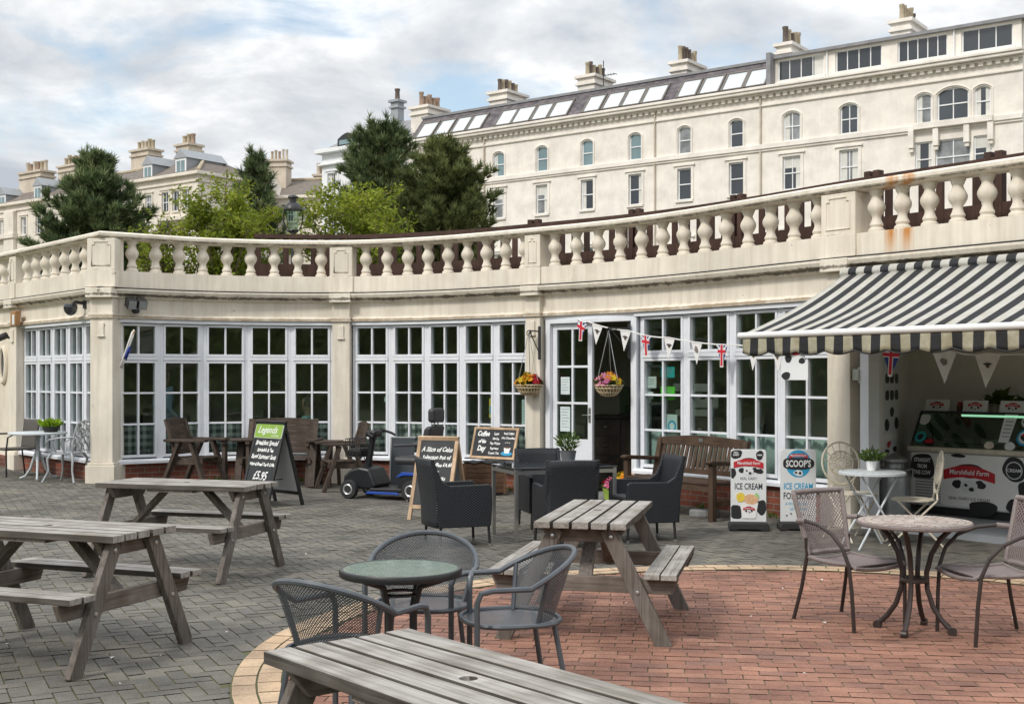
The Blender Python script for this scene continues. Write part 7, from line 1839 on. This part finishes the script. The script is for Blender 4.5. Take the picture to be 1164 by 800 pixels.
# ------------------------------------------------------------------ sky, sun, camera
w = bpy.data.worlds.new('World'); S.world = w; w.use_nodes = True; t = w.node_tree; t.nodes.clear()
SUNV = Vector((-.50, -.52, .69)).normalized()
o = t.nodes.new('ShaderNodeOutputWorld'); bg = t.nodes.new('ShaderNodeBackground'); bg.inputs['Strength'].default_value = .12
sky = t.nodes.new('ShaderNodeTexSky'); sky.sky_type = 'NISHITA'; sky.sun_disc = False; sky.sun_elevation = math.asin(SUNV.z); sky.sun_rotation = math.atan2(SUNV.x, SUNV.y)
tc = t.nodes.new('ShaderNodeTexCoord'); sp = t.nodes.new('ShaderNodeSeparateXYZ'); lk(t, tc, 'Generated', sp, 0)
zc = N(t, 'ShaderNodeMath', operation='MAXIMUM'); lk(t, sp, 'Z', zc, 0); zc.inputs[1].default_value = 0
za = N(t, 'ShaderNodeMath', operation='ADD'); lk(t, zc, 0, za, 0); za.inputs[1].default_value = .22
dx = N(t, 'ShaderNodeMath', operation='DIVIDE'); lk(t, sp, 'X', dx, 0); lk(t, za, 0, dx, 1)
dy = N(t, 'ShaderNodeMath', operation='DIVIDE'); lk(t, sp, 'Y', dy, 0); lk(t, za, 0, dy, 1)
cb = t.nodes.new('ShaderNodeCombineXYZ'); lk(t, dx, 0, cb, 0); lk(t, dy, 0, cb, 1)
n1 = N(t, 'ShaderNodeTexNoise', i_Scale=2.4, i_Detail=9.0, i_Roughness=.56, i_Distortion=.35); lk(t, cb, 0, n1, 'Vector')
cov = ramp(t, [(.345, (.12,.12,.12)), (.48, (1,1,1))]); lk(t, n1, 'Fac', cov, 'Fac')
mp = N(t, 'ShaderNodeMapping'); mp.inputs['Location'].default_value = (3.1, 1.7, 0); lk(t, cb, 0, mp, 'Vector')
n2 = N(t, 'ShaderNodeTexNoise', i_Scale=2.0, i_Detail=8.0, i_Roughness=.58, i_Distortion=.3); lk(t, mp, 0, n2, 'Vector')
CL = 1.0
cc = ramp(t, [(.36, (3.0, 3.25, 3.6)), (.50, (4.6, 4.75, 4.9)), (.62, (6.6, 6.6, 6.55))]); lk(t, n2, 'Fac', cc, 'Fac')
# overcast cloud is brightest overhead
zb = N(t, 'ShaderNodeMapRange'); lk(t, sp, 'Z', zb, 0); zb.inputs[1].default_value = .25; zb.inputs[2].default_value = 1.0; zb.inputs[3].default_value = 1.0; zb.inputs[4].default_value = 2.2
vm = N(t, 'ShaderNodeVectorMath', operation='SCALE'); lk(t, cc, 0, vm, 0); lk(t, zb, 0, vm, 'Scale')
sm = N(t, 'ShaderNodeVectorMath', operation='MULTIPLY'); lk(t, sky, 0, sm, 0); sm.inputs[1].default_value = (1.25, 1.15, 1.0)
mx = N(t, 'ShaderNodeMix', data_type='RGBA'); lk(t, cov, 0, mx, 0); lk(t, sm, 0, mx, 6); lk(t, vm, 0, mx, 7)
t.links.new(mx.outputs[2], bg.inputs[0]); lk(t, bg, 0, o, 0)
sd = bpy.data.lights.new('sun', 'SUN'); sd.energy = 1.5; sd.angle = R(10); sd.color = (1, .95, .87)
so = bpy.data.objects.new('sun', sd); COL.objects.link(so); so.rotation_euler = SUNV.to_track_quat('Z', 'Y').to_euler()
cd = bpy.data.cameras.new('camera'); co = bpy.data.objects.new('camera', cd); COL.objects.link(co); co.location = (0, 0, EYE); co.rotation_euler = (R(90), 0, 0)
cd.sensor_width = 36; cd.lens = 36*F/1164; cd.shift_y = 30/1164; cd.clip_end = 3000; cd.clip_start = .1; S.camera = co
S.view_settings.view_transform = 'Standard'; S.view_settings.look = 'None'; S.view_settings.gamma = 1; S.view_settings.use_curve_mapping = False; S.view_settings.exposure = .58
S.cycles.transparent_max_bounces = 24; S.cycles.max_bounces = 8; S.cycles.use_denoising = True
S.cycles.caustics_reflective = False; S.cycles.caustics_refractive = False
